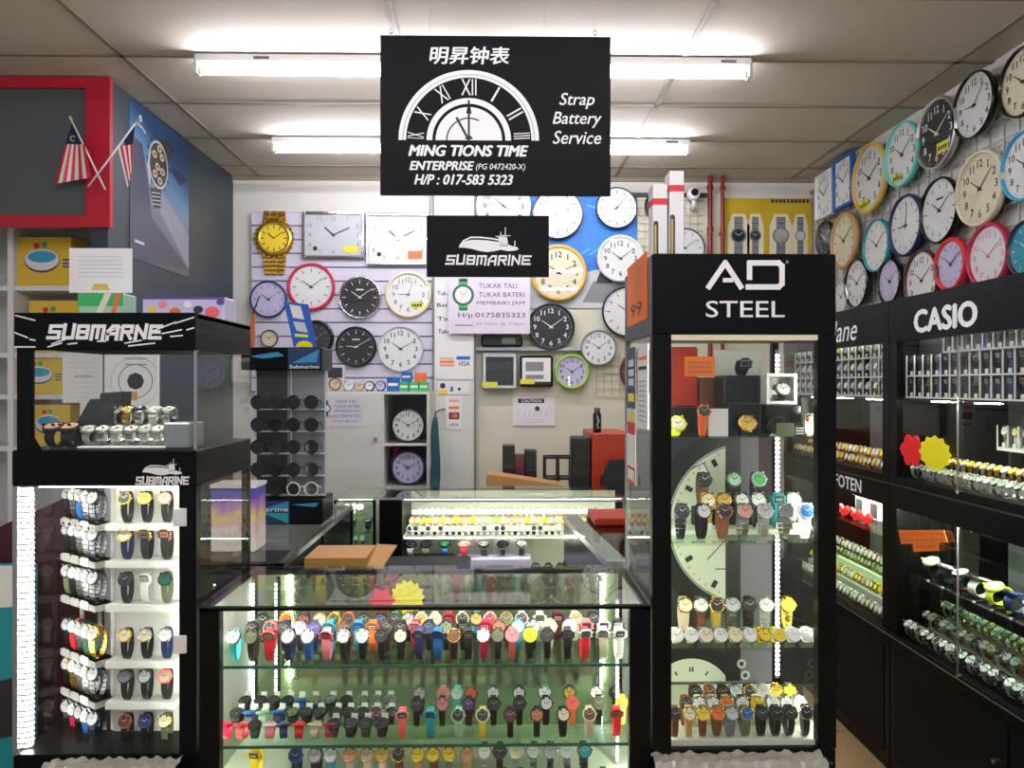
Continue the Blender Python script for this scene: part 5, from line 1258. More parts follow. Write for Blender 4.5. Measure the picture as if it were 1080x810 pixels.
watch('strap', 'low', 'charcoal', 'silver', ((x0+x1)/2, YF+.105, z0+w+.0005), 'grey round watch inside the white framed box, AD STEEL cabinet', 'dark_steel', sc=1.05)
watch('digital', 'low', 'black', 'lcd_dark', (P(782, 0, YF+.2).x, YF+.172, z_+.0006), 'black digital watch lying on the tall black gift box, AD STEEL cabinet', 'black', sc=1.0)
def card(a, b, c_, d, Y, col, label, lines=None, zb=B1, cat='paper card', nm='paper_card'):
    x0, x1, z0, z1 = B(a, b, c_, d, Y); z0 = z0 if zb is None else zb
    m = MB(); m.box(x0, x1, Y, Y+.0015, z0, z1, col); fr = Fr(m, (0, Y, 0))
    if lines:
        for k in range(lines[0]): fr.rect(x0+(x1-x0)*.12, x1-(x1-x0)*.12, z0+(z1-z0)*(.2+.7*k/lines[0]), z0+(z1-z0)*(.2+.7*k/lines[0]+.08), lines[1], .0006)
    return solo(m, nm, label, cat)
card(747, 431, 768, 461, YF+.055, 'paper', 'blank white card leaning beside the orange watch, AD STEEL cabinet')
card(838, 448, 849, 461, YF+.05, 'black', 'small black card with three white bars, AD STEEL cabinet', (3, 'white'))
card(819, 446, 838, 461, YF+.045, 'olive', 'olive green card on the top shelf, AD STEEL cabinet')
card(722, 376, 754, 397, YF+.0095, 'orange_paper', 'orange notice taped inside the door glass of the AD STEEL cabinet', (3, 'copper'), None, 'notice', 'notice')
card(752, 369, 803, 430, YF+.30, 'paper', 'cream paper sheet behind the tall black gift box, AD STEEL cabinet')
# papers on the cabinet's left side
def sidefr(m): return Fr(m, (AX0, 0, 0), (0, -1, 0), (0, 0, 1))
def side_paper(px0, px1, ptop, pbot, col, label, nm, draw=None, th=.0015):
    a = PX(px0, ptop, AX0); b = PX(px1, pbot, AX0)
    ya, yb = max(a.y, b.y), min(a.y, b.y); m = MB()
    z1 = PX(px0, ptop, AX0).z; z0 = PX(px0, pbot, AX0).z
    m.box(AX0-th, AX0, yb, ya, z0, z1, col); fr = Fr(m, (AX0-th, ya, z0), (0, -1, 0), (0, 0, 1))
    if draw: draw(fr, ya-yb, z1-z0)
    return solo(m, nm, label, 'paper sign')
def d99(fr, W, H): fr.text('99', W*.2, W*.75, H*.12, H*.32, 'ink', bold=.01); [fr.rect(W*.45, W*.75, H*q, H*(q+.015), 'copper', .0008) for q in (.55, .62, .72, .8)]
side_paper(662.5, 683, 283, 345, 'orange_paper', 'orange price sheet reading 99 on the side of the AD STEEL cabinet', 'price_sign', d99)
def dblue(fr, W, H):
    fr.rect(0, W, H*.55, H, 'navy', .0004)
    for k in range(3): fr.rect(W*.2, W*.8, H*(.72+.07*k), H*(.77+.07*k), 'white', .0008)
    fr.rect(W*.15, W*.85, H*.6, H*.66, 'star_yellow', .0008); fr.poly([(W*.1, H*.46), (W*.9, H*.46), (W*.5, H*.56)], 'star_yellow', .0009)
    fr.rect(W*.05, W*.95, H*.36, H*.45, 'red', .0006); fr.rect(W*.05, W*.95, 0, H*.12, 'red', .0006); fr.rect(W*.15, W*.85, H*.02, H*.1, 'white', .0009)
side_paper(662, 671, 368, 506, 'paper', 'narrow blue, yellow and red sticker strip on the side of the AD STEEL cabinet', 'sticker_strip', dblue)
def dlist(fr, W, H):
    fr.rect(W*.1, W*.9, H*.82, H*.86, 'orange', .0008); fr.rect(W*.1, W*.9, H*.7, H*.74, 'ink', .0008)
    for k in range(9): fr.rect(W*.15, W*.8, H*(.08+.06*k), H*(.09+.06*k), 'grey', .0008)
side_paper(673, 684, 365, 450, 'paper', 'white price list sheet on the side of the AD STEEL cabinet', 'price_list', dlist)
# white boxes with red band on top of the tall cabinet
for a, b, c_, lab, yy in ((688.5, 194, 704, 'shorter white box with red band standing on the AD STEEL cabinet', YF+.10), (706, 180, 721.5, 'taller white box with red band standing on the AD STEEL cabinet', YF+.10)):
    x0, x1, z0, z1 = B(a, b, c_, 265, yy); z0 = AZT+.0004
    t = thing('tall_box', lab, 'box', ((x0+x1)/2, yy+.025, z0), group=None)
    x0 = max(x0, AX0+.002); m = MB(); m.bbox(x0, x1, yy, yy+.06, z0, z1, 'white_plastic', .002); m.build('carton', t)
    m = MB(); m.box(x0-.0006, x1+.0006, yy-.0006, yy+.0606, z1-(.055), z1-.038, 'red'); m.build('red_band', t)
    m = MB(); fr = Fr(m, (0, yy, 0)); w_ = x1-x0; hh_ = (z1-z0)*.48; fr.rect(x0+w_*.05, x0+w_*.38, z0+.01, z0+hh_, 'charcoal'); fr.disc(x0+w_*.215, z0+hh_, w_*.165, 'charcoal', a0=0, a1=PI, seg=12); fr.rect(x0+w_*.13, x0+w_*.24, z0+.012, z0+hh_*.95, 'gold', .0008); m.build('window', t)
# crumpled plastic at the foot of the glass
def plastic(x0, x1, label, zt):
    m = MB(); nx, ny = 40, 6; v = []
    for j in range(ny):
        for i in range(nx):
            v.append((x0+(x1-x0)*i/(nx-1), YF-.060+.055*j/(ny-1), zt+.004*math.sin(i*1.7+j)+.003*math.sin(i*.6-j*2)+.004*random.random()))
    for i in range(nx): v.append((x0+(x1-x0)*i/(nx-1), YF-.062, zt-.16+.003*random.random()))
    fs = [(j*nx+i, j*nx+i+1, (j+1)*nx+i+1, (j+1)*nx+i) for j in range(ny-1) for i in range(nx-1)]+[((ny)*nx+i, (ny)*nx+i+1, i+1, i) for i in range(nx-1)]
    m.add(v, fs, 'plastic_wrap', True); solo(m, 'plastic_sheet', label, 'plastic sheet')
mat('plastic_wrap', '#9a9488', .25, spec=.8, noise=.25, nscale=30)
m = MB(); m.bbox(AX0-.002, AX1-.03, YF-.052, YF-.001, 0, AZB-.012, 'black_panel', .003); solo(m, 'plinth_board', 'black board standing in front of the AD STEEL cabinet base', 'board')
plastic(AX0-.005, AX1-.045, 'crumpled grey plastic sheet along the foot of the AD STEEL cabinet glass', AZB-.007)

# ================================================================== LEFT GLASS CABINET WITH TOP CASE
SX0, SX1 = P(13, 0, YF).x, P(207, 0, YF).x; SR = YF+.42
zt, zh = P(0, 330, YF).z, P(0, 367, YF).z; zm1, zm0 = P(0, 475, YF).z, P(0, 513, YF).z; zb = P(0, 797, YF).z
t = thing('display_cabinet', 'left glass cabinet with worn black header reading SUBMARNE', 'display cabinet', ((SX0+SX1)/2, YF+.21, 0))
m = MB(); lx = P(16, 0, YF).x
m.prism([(lx, YF-.004, zt), (lx, YF-.004, zh), (SX1, YF-.004, zh-.004), (SX1, YF-.004, zt+.001)], (0, .012, 0), 'black_panel')
m.prism([(SX1-.008, YF+.008, zt), (SX1-.008, YF+.008, zh), (SX1-.008, SR, zh), (SX1-.008, SR, zt)], (.008, 0, 0), 'black_panel')
m.box(lx, SX1, YF+.008, SR, zt-.012, zt-.003, 'black_panel'); m.box(lx, lx+.008, YF+.008, SR, zh, zt-.012, 'black_panel'); m.box(lx+.008, SX1-.008, SR-.01, SR, zh, zt-.012, 'black_panel')
hd = m.build('header', t)
m = MB(); fr = Fr(m, (0, YF-.004, 0))
techno(fr, 'SUBMARNE', *B(51, 342.5, 172, 358, YF), 'white_ink', w=.24, shear=.35); m.build('lettering', hd); m = MB(); fr = Fr(m, (0, YF-.004, 0))
for a_, b_ in (((18, 333), (38, 338)), ((17, 351), (30, 356)), ((33, 358), (38, 359)), ((17, 366), (38, 366)), ((118, 349), (136, 343)), ((160, 350), (186, 340)), ((186, 341), (205, 335)), ((172, 352), (192, 348)), ((181, 355), (193, 354)), ((198, 348), (205, 346)), ((133, 362), (150, 359)), ((52, 366), (66, 362)), ((56, 363), (70, 358)), ((137, 365), (164, 362)), ((104, 360), (112, 360)), ((73, 363), (82, 362))):
    fr.line(XZ(*a_, YF), XZ(*b_, YF), .0035, 'white_ink', .0012)
m.build('speed_lines', hd)
m = MB(); m.box(lx+.004, P(33, 0, YF).x, YF, YF+.015, zm1, zh, 'black_frame'); m.box(SX1-.006, SX1, YF, YF+.006, zm1, zh, 'aluminium'); m.box(P(33, 0, YF).x, SX1, YF, YF+.004, zh-.006, zh, 'black_frame')
m.prism([(P(33,0,YF).x, YF+.001, zm1), (P(42,0,YF).x, YF+.001, zm1), (P(33,0,YF).x, YF+.001, zm1+.035)], (0, .01, 0), 'black_frame')
m.build('top_case_frame', t)
m = MB(); m.box(P(33, 0, YF).x, SX1-.006, YF+.004, YF+.008, zm1, zh-.006, 'glass'); m.build('front_glass', t)
m = MB(); m.box(SX1-.006, SX1-.002, YF+.008, SR, zm1, zh-.004, 'glass'); m.build('side_glass', t)
m = MB(); m.box(lx+.002, lx+.006, YF+.015, SR, zm1, zh, 'glass'); m.build('side_glass', t)
m = MB(); m.bbox(SX0, SX1+.001, YF-.004, SR+.002, zm0, zm1, 'black_panel', .003); bd = m.build('middle_band', t)
m = MB(); fr = Fr(m, (0, YF-.004, 0)); techno(fr, 'SUBMARINE', *B(144, 502.5, 200, 511, YF), 'white_ink'); m.build('lettering', bd); m = MB(); fr = Fr(m, (0, YF-.004, 0)); ship(fr, *B(151, 484, 193, 501, YF), 'white_ink', 'black'); m.build('submarine_logo', bd)
m = MB(); xr = P(189, 0, YF).x; m.box(xr, SX1, YF, YF+.03, zb, zm0, 'black_frame'); m.box(SX0, SX0+.012, YF, YF+.012, zb, zm0, 'aluminium'); m.box(SX1-.02, SX1, SR-.02, SR, zb, zm0, 'black_frame'); m.box(SX0, SX0+.012, SR-.012, SR, zb, zm0, 'aluminium'); m.build('frame', t)
m = MB(); m.bbox(SX0, SX1, YF, SR, 0, zb, 'black_panel', .004); m.build('base_cabinet', t)
m = MB(); m.box(SX0+.012, xr, YF+.003, YF+.008, zb, zm0, 'glass'); dr = m.build('door', t)
for py in (546, 680):
    m = MB(); a, b, c_, d = B(183, py-10, 197, py+9, YF); m.bbox(a, b, YF-.004, YF+.003, c_, d, 'white_plastic', .002); m.build('hinge', dr)
m = MB(); m.box(SX1-.005, SX1-.001, YF+.03, SR-.02, zb, zm0, 'glass'); m.build('side_glass', t)
m = MB(); m.box(SX0+.001, SX0+.005, YF+.012, SR-.012, zb, zm0, 'glass'); m.build('side_glass', t)
m = MB(); x = P(27, 0, YF+.03).x; m.cyl((x, YF+.035, zb+.01), (0, 0, 1), .015, zm0-zb-.02, 'rack_light', 14)
z = zb+.02
while z < zm0-.02: m.torus((x, YF+.035, z), (0, 0, 1), .0155, .0035, 'white_plastic', 16, 6); z += .0135
m.build('light_tube', t)
m = MB(); m.box(xr+.010, xr+.018, YF+.0305, YF+.034, zb+.01, zm0-.01, 'case_or_fill_light'); m.build('case_or_fill_bar', t)  # unseen bar added behind the right post to light the rack
m = MB(); m.box(SX0+.06, xr-.01, YF+.010, YF+.016, zm0-.004, zm0-.0005, 'case_or_fill_light'); m.build('case_or_fill_bar', t)
m = MB(); m.box(SX0+.07, SX1-.03, YF+.014, YF+.024, zh+.020, zh+.028, 'case_or_fill_light'); m.build('case_or_fill_bar', t)
# white folding rack inside
XA, YA = P(116, 0, YF+.10).x, YF+.10; XB = P(188, 0, YF+.10).x; XL2, YL2 = P(79, 0, YF+.21).x, YF+.21
t2 = thing('watch_rack', 'white two sided watch rack standing inside the left glass cabinet', 'rack', (XA, YA+.02, zb))
m = MB(); m.box(XA, XB, YA+.03, YA+.036, zb+.0005, zm0-.02, 'white_plastic'); m.build('back_panel', t2)
m = MB(); dv = Vector((XL2-XA, YL2-YA, 0)).normalized(); nv = Vector((dv.y, -dv.x, 0)); nv = nv if nv.y < 0 else -nv
LL = math.hypot(XL2-XA, YL2-YA); A = Vector((XA-.003, YA+.03, zb+.0005)); Hh = zm0-.02-zb
m.prism([A, A+dv*.02, A+dv*.02+Vector((0, 0, Hh)), A+Vector((0, 0, Hh))], -nv*.006, 'white_plastic'); m.prism([A+dv*(LL-.012), A+dv*LL, A+dv*LL+Vector((0, 0, Hh)), A+dv*(LL-.012)+Vector((0, 0, Hh))], -nv*.006, 'white_plastic'); m.build('side_frame', t2)
RY = [(553, 'top'), (592, 'second'), (638, 'third'), (697, 'fourth'), (740, 'fifth'), (787, 'sixth')]
RC = [[('black','charcoal','gold_metal'),('black','gold','gold_metal'),('charcoal','beige','rose_gold')],
      [('navy','cream','gold_metal'),('charcoal','brown','gold_metal'),('charcoal','orange','rose_gold')],
      [('charcoal','charcoal','dark_steel'),('white','white','white'),('olive','dark_green','black')],
      [('black','cream','gold_metal'),('black','cream','steel'),('navy','white','steel')],
      [('black','grey','dark_steel'),('dark_steel','silver','dark_steel'),('charcoal','beige','coral')],
      [('black','maroon','copper'),('black','navy','navy'),('olive','cream','gold_metal')]]
LC = [['dark_steel','steel','blue','steel','dark_steel'],['dark_steel','dark_steel','steel','steel','dark_steel'],['olive','dark_steel','steel','steel','dark_steel'],['dark_steel','red','steel','dark_green','gold_metal'],['dark_steel','gold_metal','steel','steel','dark_steel'],['steel','crimson','dark_steel','blue','dark_steel']]
for ri, (py, nm_) in enumerate(RY):
    zz = P(0, py-2, YA).z
    m = MB(); m.box(XA, XB, YA-.025, YA+.0295, zz-.018, zz-.001, 'white_plastic'); m.build('ledge', t2)
    for j, px in enumerate((135, 156, 177)):
        s3, d3, c3 = RC[ri][j]
        kd = 'digital' if (ri, j) in ((1, 1), (1, 2), (2, 1)) else 'strap'
        watch(kd, 'stand', s3, d3, (P(px, 0, YA).x, YA-.024, zz), f'{NICE.get(s3,s3)} {NOUN[kd][1]}, {NICE.get(d3,d3)} face, {ORD[j]} of three, {nm_} row, white rack', c3, sc=.86, group='watches on the white rack, right side')
    zl = zz-.006
    m = MB(); q0 = A+nv*.001+Vector((0, 0, zl-zb-.018)); m.prism([q0, q0+dv*LL, q0+dv*LL+nv*.05, q0+nv*.05], (0, 0, .017), 'white_plastic')
    for j in range(3):
        q2 = q0+dv*(LL*(.72-.27*j))+nv*.0502; m.prism([q2, q2+dv*LL*.2, q2+dv*LL*.2+Vector((0, 0, .0225)), q2+Vector((0, 0, .0225))], nv*.0015, 'white'); m.build('ledge', t2)
    for j in range(5):
        p = A+dv*(LL*(.84-.185*j))+nv*.052; p.z = zl-.0005
        c4 = LC[ri][j]; met = c4 in ('dark_steel', 'steel', 'pale_steel', 'gold_metal')
        watch('steel' if met else 'strap', 'stand', c4, 'white' if j % 2 else 'silver', p, f'{NICE.get(c4,c4)} watch, {ORD[j]} from left {nm_} row, angled side of white rack', None if met else 'steel', rotz=math.atan2(nv.x, -nv.y)+.35, sc=.92, group='watches on the white rack, angled side')
        q1 = p+nv*.0005; 
# upper case contents
ZT = zm1+.0008
m = MB(); m.bbox(P(85, 0, YF+.05).x, P(178, 0, YF+.05).x, YF+.03, YF+.13, ZT, ZT+.006, 'white_plastic', .002); solo(m, 'display_tray', 'white tray under the bracelet watches in the top case', 'tray')
for i, (px, Y, c4) in enumerate(((94, YF+.07, 'pale_steel'), (109, YF+.07, 'steel'), (124, YF+.07, 'pale_steel'), (139, YF+.07, 'steel'), (154, YF+.07, 'pale_steel'), (168, YF+.07, 'pale_steel'))):
    one(px, Y, ZT+.0065, 'steel', 'pillow', c4, 'white' if i % 2 else 'silver', f'{NICE[c4]} bracelet watch, {ORD[i]} from left white tray, left top case', None, 1.0)
m = MB(); m.bbox(P(112, 0, YF+.17).x, P(190, 0, YF+.17).x, YF+.15, YF+.25, ZT, ZT+.05, 'white_plastic', .003); solo(m, 'display_stand', 'white block lifting the rear bracelet watches in the top case', 'stand')
for i, (px, c4, d4) in enumerate(((122, 'pale_steel', 'silver'), (135, 'gold_metal', 'cream'), (148, 'steel', 'charcoal'), (163, 'pale_steel', 'white'), (178, 'steel', 'white'))):
    one(px, YF+.19, ZT+.0506, 'steel', 'pillow', c4, d4, f'{NICE[c4]} bracelet watch, {ORD[i]} from left raised block, left top case', None, 1.05)
x = P(178, 0, YF+.05).x
m = MB(); m.bbox(P(173, 0, YF+.04).x, P(201, 0, YF+.04).x, YF+.035, YF+.13, ZT, P(0, 446, YF+.04).z, 'aluminium', .003); solo(m, 'metal_tin', 'square brushed metal tin in the right corner of the left top case', 'tin')
for i, (px, c4) in enumerate(((56, 'rose'), (73, 'rose'))):
    one(px, YF+.06, ZT, 'strap', 'pillow', 'black', c4, ('left' if i == 0 else 'right')+' black watch with rose dial lying at the left of the top case', 'gloss_black', 1.3)
# leaning black watch cases
for i, (pts, Y, lab) in enumerate(((((70, 462), (95, 421), (116, 426), (112, 450), (92, 468)), YF+.14, 'black angular watch case leaning at the left of the top case'), (((100, 440), (106, 414), (128, 413), (126, 434), (118, 446)), YF+.22, 'black angular watch case leaning behind the first one, left top case'))):
    m = MB(); pp = [P(a_, b_, Y) for a_, b_ in pts]; lo = min(q.z for q in pp)
    pp = [Vector((q.x, Y, ZT+(q.z-lo)*(max(q2.z for q2 in pp)-ZT)/(max(q2.z for q2 in pp)-lo))) for q in pp]
    m.prism(pp, (0, .06, 0), 'charcoal'); solo(m, 'watch_case', lab, 'watch case')
m = MB(); m.bbox(SX0+.1, SX1-.02, YF-.052, YF-.005, 0, zb-.014, 'black_panel', .003); solo(m, 'plinth_board', 'black board standing in front of the left cabinet base', 'board')
x_s0, x_s1 = P(30, 0, YF).x, P(185, 0, YF).x
plastic(SX0+.1, SX1-.03, 'crumpled grey plastic sheet along the foot of the left cabinet glass', zb-.008)
mat('deep_sea', '#0b3358', .4); mat('ocean_pale', '#2d86b8', .4); mat('blue_print', '#1257b8', .4); mat('orange_brown', '#b8622a', .5)
# ================================================================== ITEMS BEHIND THE LEFT CABINET AND LEFT SIDE COUNTER
XM = -0.675
x0, x1 = -1.18, XM
t = thing('display_counter', 'dark glass topped side counter running back along the left', 'display counter', ((x0+x1)/2, 3.0, 0))
ZC = .95
m = MB(); m.bbox(x0, x1, 2.42, 3.60, 0, ZC-.22, 'black_panel', .004); m.build('base_cabinet', t)
m = MB()
for xx in (x0, x1-.02):
    for yy in (2.42, 3.0, 3.58): m.box(xx, xx+.02, yy, yy+.02, ZC-.22, ZC-.012, 'black_frame')
m.box(x0, x1, 2.42, 2.44, ZC-.03, ZC-.012, 'black_frame'); m.box(x1-.02, x1, 2.44, 3.58, ZC-.03, ZC-.012, 'aluminium'); m.box(x0, x0+.02, 2.44, 3.58, ZC-.03, ZC-.012, 'black_frame'); m.box(x0, x1, 3.58, 3.6, ZC-.03, ZC-.012, 'black_frame'); m.build('frame', t)
m = MB(); m.box(x0, x1, 2.42, 3.6, ZC-.011, ZC-.003, 'glass_top'); m.build('glass_top', t)
m = MB(); m.box(x1-.012, x1-.006, 2.445, 3.575, ZC-.21, ZC-.031, 'gloss_black'); m.build('rear_door', t)
ZCT = ZC-.0025
# cardboard box behind the front counter, on a dark storage unit
x0, x1, z0, z1 = B(321, 590, 386, 599, 2.50)
t = thing('storage_cabinet', 'low black storage cabinet behind the front counter', 'cabinet', (-.35, 2.65, 0))
m = MB(); m.bbox(XM+.01, -.1, 2.48, 2.86, 0, .865, 'black_panel', .004); m.build('body', t)
m = MB(); m.box(XM+.03, -.39, 2.86, 2.872, .05, .83, 'charcoal'); d1 = m.build('door', t); m = MB(); m.box(-.37, -.12, 2.86, 2.872, .05, .83, 'charcoal'); d2 = m.build('door', t)
m = MB(); m.cyl((-.41, 2.872, .5), (0, 1, 0), .01, .02, 'steel', 12); m.build('handle', d1); m = MB(); m.cyl((-.35, 2.872, .5), (0, 1, 0), .01, .02, 'steel', 12); m.build('handle', d2)
t = thing('cardboard_box', 'open flat brown cardboard box on the storage cabinet behind the counter', 'box', ((x0+x1)/2, 2.6, .8655))
m = MB(); zt = P(0, 590, 2.5).z; yb_ = 2.70; xa = P(344, 577, 2.7).x; xb = P(409, 577, 2.7).x
m.prism([(x0, 2.5, .8655), (x1, 2.5, .8655), (x1, 2.5, zt), (x0, 2.5, zt)], (0, .2, 0), 'cardboard'); m.box(x0, x1, 2.4985, 2.5, .8655, zt, 'cardboard_edge'); m.build('carton', t)
m = MB(); m.prism([(x1+.001, 2.5, zt-.03), (x1+.001, 2.72, zt+.0), (x1+.075, 2.70, zt+.0), (x1+.035, 2.5, zt-.06)], (0, 0, -.003), 'cardboard'); m.build('flap', t)
# lit printed carton behind the left cabinet's side
m = bpy.data.materials.new('carton_print'); m.use_nodes = True; nt = m.node_tree; b = nt.nodes['Principled BSDF']
tc = nt.nodes.new('ShaderNodeTexCoord'); n = nt.nodes.new('ShaderNodeTexNoise'); n.inputs['Scale'].default_value = 2.2; cr = nt.nodes.new('ShaderNodeValToRGB')
sp = nt.nodes.new('ShaderNodeSeparateXYZ'); ad = nt.nodes.new('ShaderNodeMath'); ad.operation = 'MULTIPLY_ADD'; ad.inputs[1].default_value = .45
nt.links.new(tc.outputs['Generated'], n.inputs['Vector']); nt.links.new(tc.outputs['Generated'], sp.inputs[0]); nt.links.new(n.outputs['Fac'], ad.inputs[0]); nt.links.new(sp.outputs[2], ad.inputs[2]); nt.links.new(ad.outputs[0], cr.inputs[0])
e = cr.color_ramp.elements; e[0].position = .3; e[0].color = rgb('#f4ece6'); e[1].position = 1.0; e[1].color = rgb('#5a49c0')
for p_, c_ in ((.5, '#f2e4e0'), (.66, '#e9b8c8'), (.75, '#e8d070'), (.86, '#c07bc8')): q = e.new(p_); q.color = rgb(c_)
nt.links.new(cr.outputs[0], b.inputs['Base Color']); M['carton_print'] = m
Y = 2.55; x0, x1, z0, z1 = B(222, 515, 269, 592, Y); z0 = ZCT+.0005
m = MB(); m.bbox(x0, x1, Y, Y+.12, z0, z1, 'carton_print', .004); m.box(x0-.002, x1+.002, Y-.002, Y+.122, z1+.0003, z1+.012, 'white_plastic')
solo(m, 'printed_carton', 'white and purple printed carton standing on the left side counter', 'box')
# blue submarine counter display under the sunglasses stand
Y = 3.05; x0, x1, z0, z1 = B(268, 527, 340, 580, Y); z0 = ZCT+.0005
t = thing('sunglasses_stand', 'dark rotating sunglasses stand with blue ocean header on the left counter', 'display stand', ((x0+x1)/2, Y+.1, z0))
m = MB(); m.bbox(x0, x1, Y, Y+.2, z0, z1, 'black_panel', .004); m.build('base', t)
m = MB(); fr = Fr(m, (0, Y, 0), clip=(x0, x1, z0, z1)); W, H = x1-x0, z1-z0
fr.rect(x0+W*.02, x0+W*.52, z0+H*.03, z1-H*.05, 'deep_sea'); fr.poly([(x0+W*.03, z0+H*.55), (x0+W*.5, z1-H*.06), (x0+W*.5, z0+H*.6)], 'ocean_pale', .0009); fr.poly([(x0+W*.1, z0+H*.5), (x0+W*.5, z0+H*.05), (x0+W*.5, z0+H*.45)], 'teal', .0009); fr.poly([(x0+W*.55, z0+H*.8), (x0+W*.95, z1-H*.12), (x0+W*.9, z0+H*.7)], 'ocean_pale', .0009)
fr.text('marine', x0+W*.03, x0+W*.5, z0+H*.53, z0+H*.68, 'white_ink', bold=.01, l=.0014); m.build('printed_front', t)
z2 = P(0, 366, Y).z; z3 = P(0, 390, Y).z; xr0, xr1 = P(262, 0, Y).x, P(338, 0, Y).x
m = MB(); m.box((xr0+xr1)/2-.015, (xr0+xr1)/2+.015, Y+.1, Y+.13, z1, z3, 'black_frame')
for xx in (xr0, (xr0+xr1)/2, xr1-.004): m.box(xx, xx+.004, Y+.09, Y+.094, z1, z3, 'silver')
m.box(xr0, xr1, Y+.095, Y+.1, z1, z3, 'grey'); m.box(xr0, xr0+(xr1-xr0)*.45, Y+.0945, Y+.095, z1, z3, 'charcoal'); m.build('pole', t)
m = MB(); m.bbox(xr0-.03, xr1+.005, Y, Y+.2, z3, z2, 'black_panel', .004); fr = Fr(m, (0, Y, 0), clip=(xr0-.03, xr1+.005, z3, z2)); W = xr1-xr0; H = z2-z3
fr.rect(xr0+W*.55, xr1, z3+H*.05, z2-H*.04, 'deep_sea'); fr.poly([(xr0+W*.6, z3+H*.3), (xr0+W*.98, z2-H*.1), (xr0+W*.95, z3+H*.35)], 'ocean_pale', .001); fr.poly([(xr0+W*.02, z3+H*.6), (xr0+W*.4, z3+H*.8), (xr0+W*.5, z3+H*.62), (xr0+W*.2, z3+H*.5)], 'ocean_pale', .001)
fr.text('Submarine', xr0+W*.57, xr0+W*.98, z3+H*.06, z3+H*.22, 'white_ink', bold=.01, l=.0014); m.build('header', t)
shelfz = []
for k, py in enumerate((432, 456, 480, 504, 525)):
    zz = P(0, py, Y).z; shelfz.append(zz)
    m = MB(); m.box(xr0, xr1, Y+.06, Y+.094, zz-.004, zz, 'silver'); m.build('shelf', t)
gl = None
def sunglasses(x, y, z, label, lens='gloss_black', frm='gloss_black', rz=0):
    t = thing('sunglasses', label, 'sunglasses', (x, y, z), (0, 0, rz), 'sunglasses on the rotating stand', 1.04)
    m = MB()
    for sx in (-1, 1):
        m.torus((sx*.034, -.002*abs(sx), .026), (sx*.12, -1, 0), .025, .0028, frm, 24, 6)
    m.tube([(-.012, 0, .032), (0, -.003, .036), (.012, 0, .032)], .0025, frm, 6)
    for sx in (-1, 1): m.tube([(sx*.06, .001, .034), (sx*.064, .02, .034), (sx*.064, .045, .018)], .0022, frm, 6)
    m.build('frame', t, local=True)
    m = MB()
    for sx in (-1, 1): m.cyl((sx*.034, 0, .026), (sx*.12, -1, 0), .0235, .002, lens, 20)
    m.build('lenses', t, local=True)
lw_ = ['top', 'second', 'third', 'fourth', 'bottom']
for r in range(5):
    for c_, px in enumerate((281, 319)):
        sunglasses(P(px, 0, Y+.03).x, Y+.03, shelfz[r]+.0006, f'black sunglasses in the {lw_[r]} row of the stand, {("left","right")[c_]} one', 'gloss_black', 'gloss_black' if (r, c_) != (4, 1) else 'cream')
# blue paper banner, antenna and orange stick above the stand
Y2 = 3.12; pts = [(299, 318), (325, 321), (334, 366), (310, 366)]
m = MB(); m.prism([P(a_, b_, Y2) for a_, b_ in pts], (0, .003, 0), 'blue_print'); fr = Fr(m, (0, Y2, 0))
fr.poly([XZ(a_, b_, Y2) for a_, b_ in ((305, 321), (317, 323), (321, 337), (309, 335))], 'paper', .0008); fr.poly([XZ(a_, b_, Y2) for a_, b_ in ((309, 339), (321, 340), (325, 351), (313, 349))], 'silver', .0008)
fr.poly([XZ(a_, b_, Y2) for a_, b_ in ((311, 352), (325, 353), (325, 356), (311, 355))], 'lemon', .0008); fr.disc(*XZ(321, 366, Y2), 9*Y2/F_PX, 'star_yellow', .0009, 20, ry=6.5*Y2/F_PX, a0=0, a1=PI)
solo(m, 'paper_banner', 'blue folded paper banner with yellow spot standing on the sunglasses stand', 'banner')
a, b, c_, d = B(262, 330, 268, 366, Y2); zc0 = z2
m = MB(); m.prism([(a, Y2, zc0), (c_*0+b-.004, Y2, zc0), (b, Y2, d), (a+.012, Y2, d-.01)], (0, .02, 0), 'orange_brown'); m.tube([((a+b)/2, Y2+.01, d-.01), ((a+b)/2+.03, Y2+.01, d+.07)], .003, 'ink', 6)
solo(m, 'umbrella', 'folded orange brown umbrella end beside the sunglasses stand header', 'umbrella')
# packs behind the left cabinet header
Yb = 2.50
sh_z = P(0, 331, SR+.09).z
# shelf board on brackets fixed to the cabinet back edge: packs rest on the cabinet header
ztp = P(0, 330, YF).z
def d_sweet(fr, x0, x1, z0, z1):
    W, H = x1-x0, z1-z0
    for k, (u, v, r, cc) in enumerate(((.12, .5, .05, 'yellow'), (.25, .7, .06, 'pink'), (.4, .4, .07, 'orange'), (.55, .7, .05, 'white'), (.68, .5, .06, 'charcoal'), (.85, .4, .09, 'coral'), (.95, .8, .05, 'purple'))): fr.disc(x0+W*u, z0+H*v, r*W, cc, .0008+k*.0001, 16, ry=r*W*.8)
    fr.rect(x0, x1, z1-H*.1, z1, 'purple', .0006)
Ys = YF+.25
x0, x1, z0, z1 = B(150, 313, 237, 329, Ys)
m = MB(); zq = ztp-.0025; m.bbox(x0, x1, Ys, Ys+.1, zq, z1, 'lilac', .003); fr = Fr(m, (0, Ys, 0), clip=(x0, x1, zq, z1)); d_sweet(fr, x0, x1, zq, z1)
solo(m, 'printed_box', 'long colourful purple and orange printed box on top of the left cabinet', 'box')
x0, x1, z0, z1 = B(82, 309, 130, 329, Ys)
m = MB(); m.bbox(x0, x1, Ys, Ys+.08, zq, z1, 'mint', .003); fr = Fr(m, (0, Ys, 0), clip=(x0, x1, zq, z1)); W = x1-x0; H = z1-zq
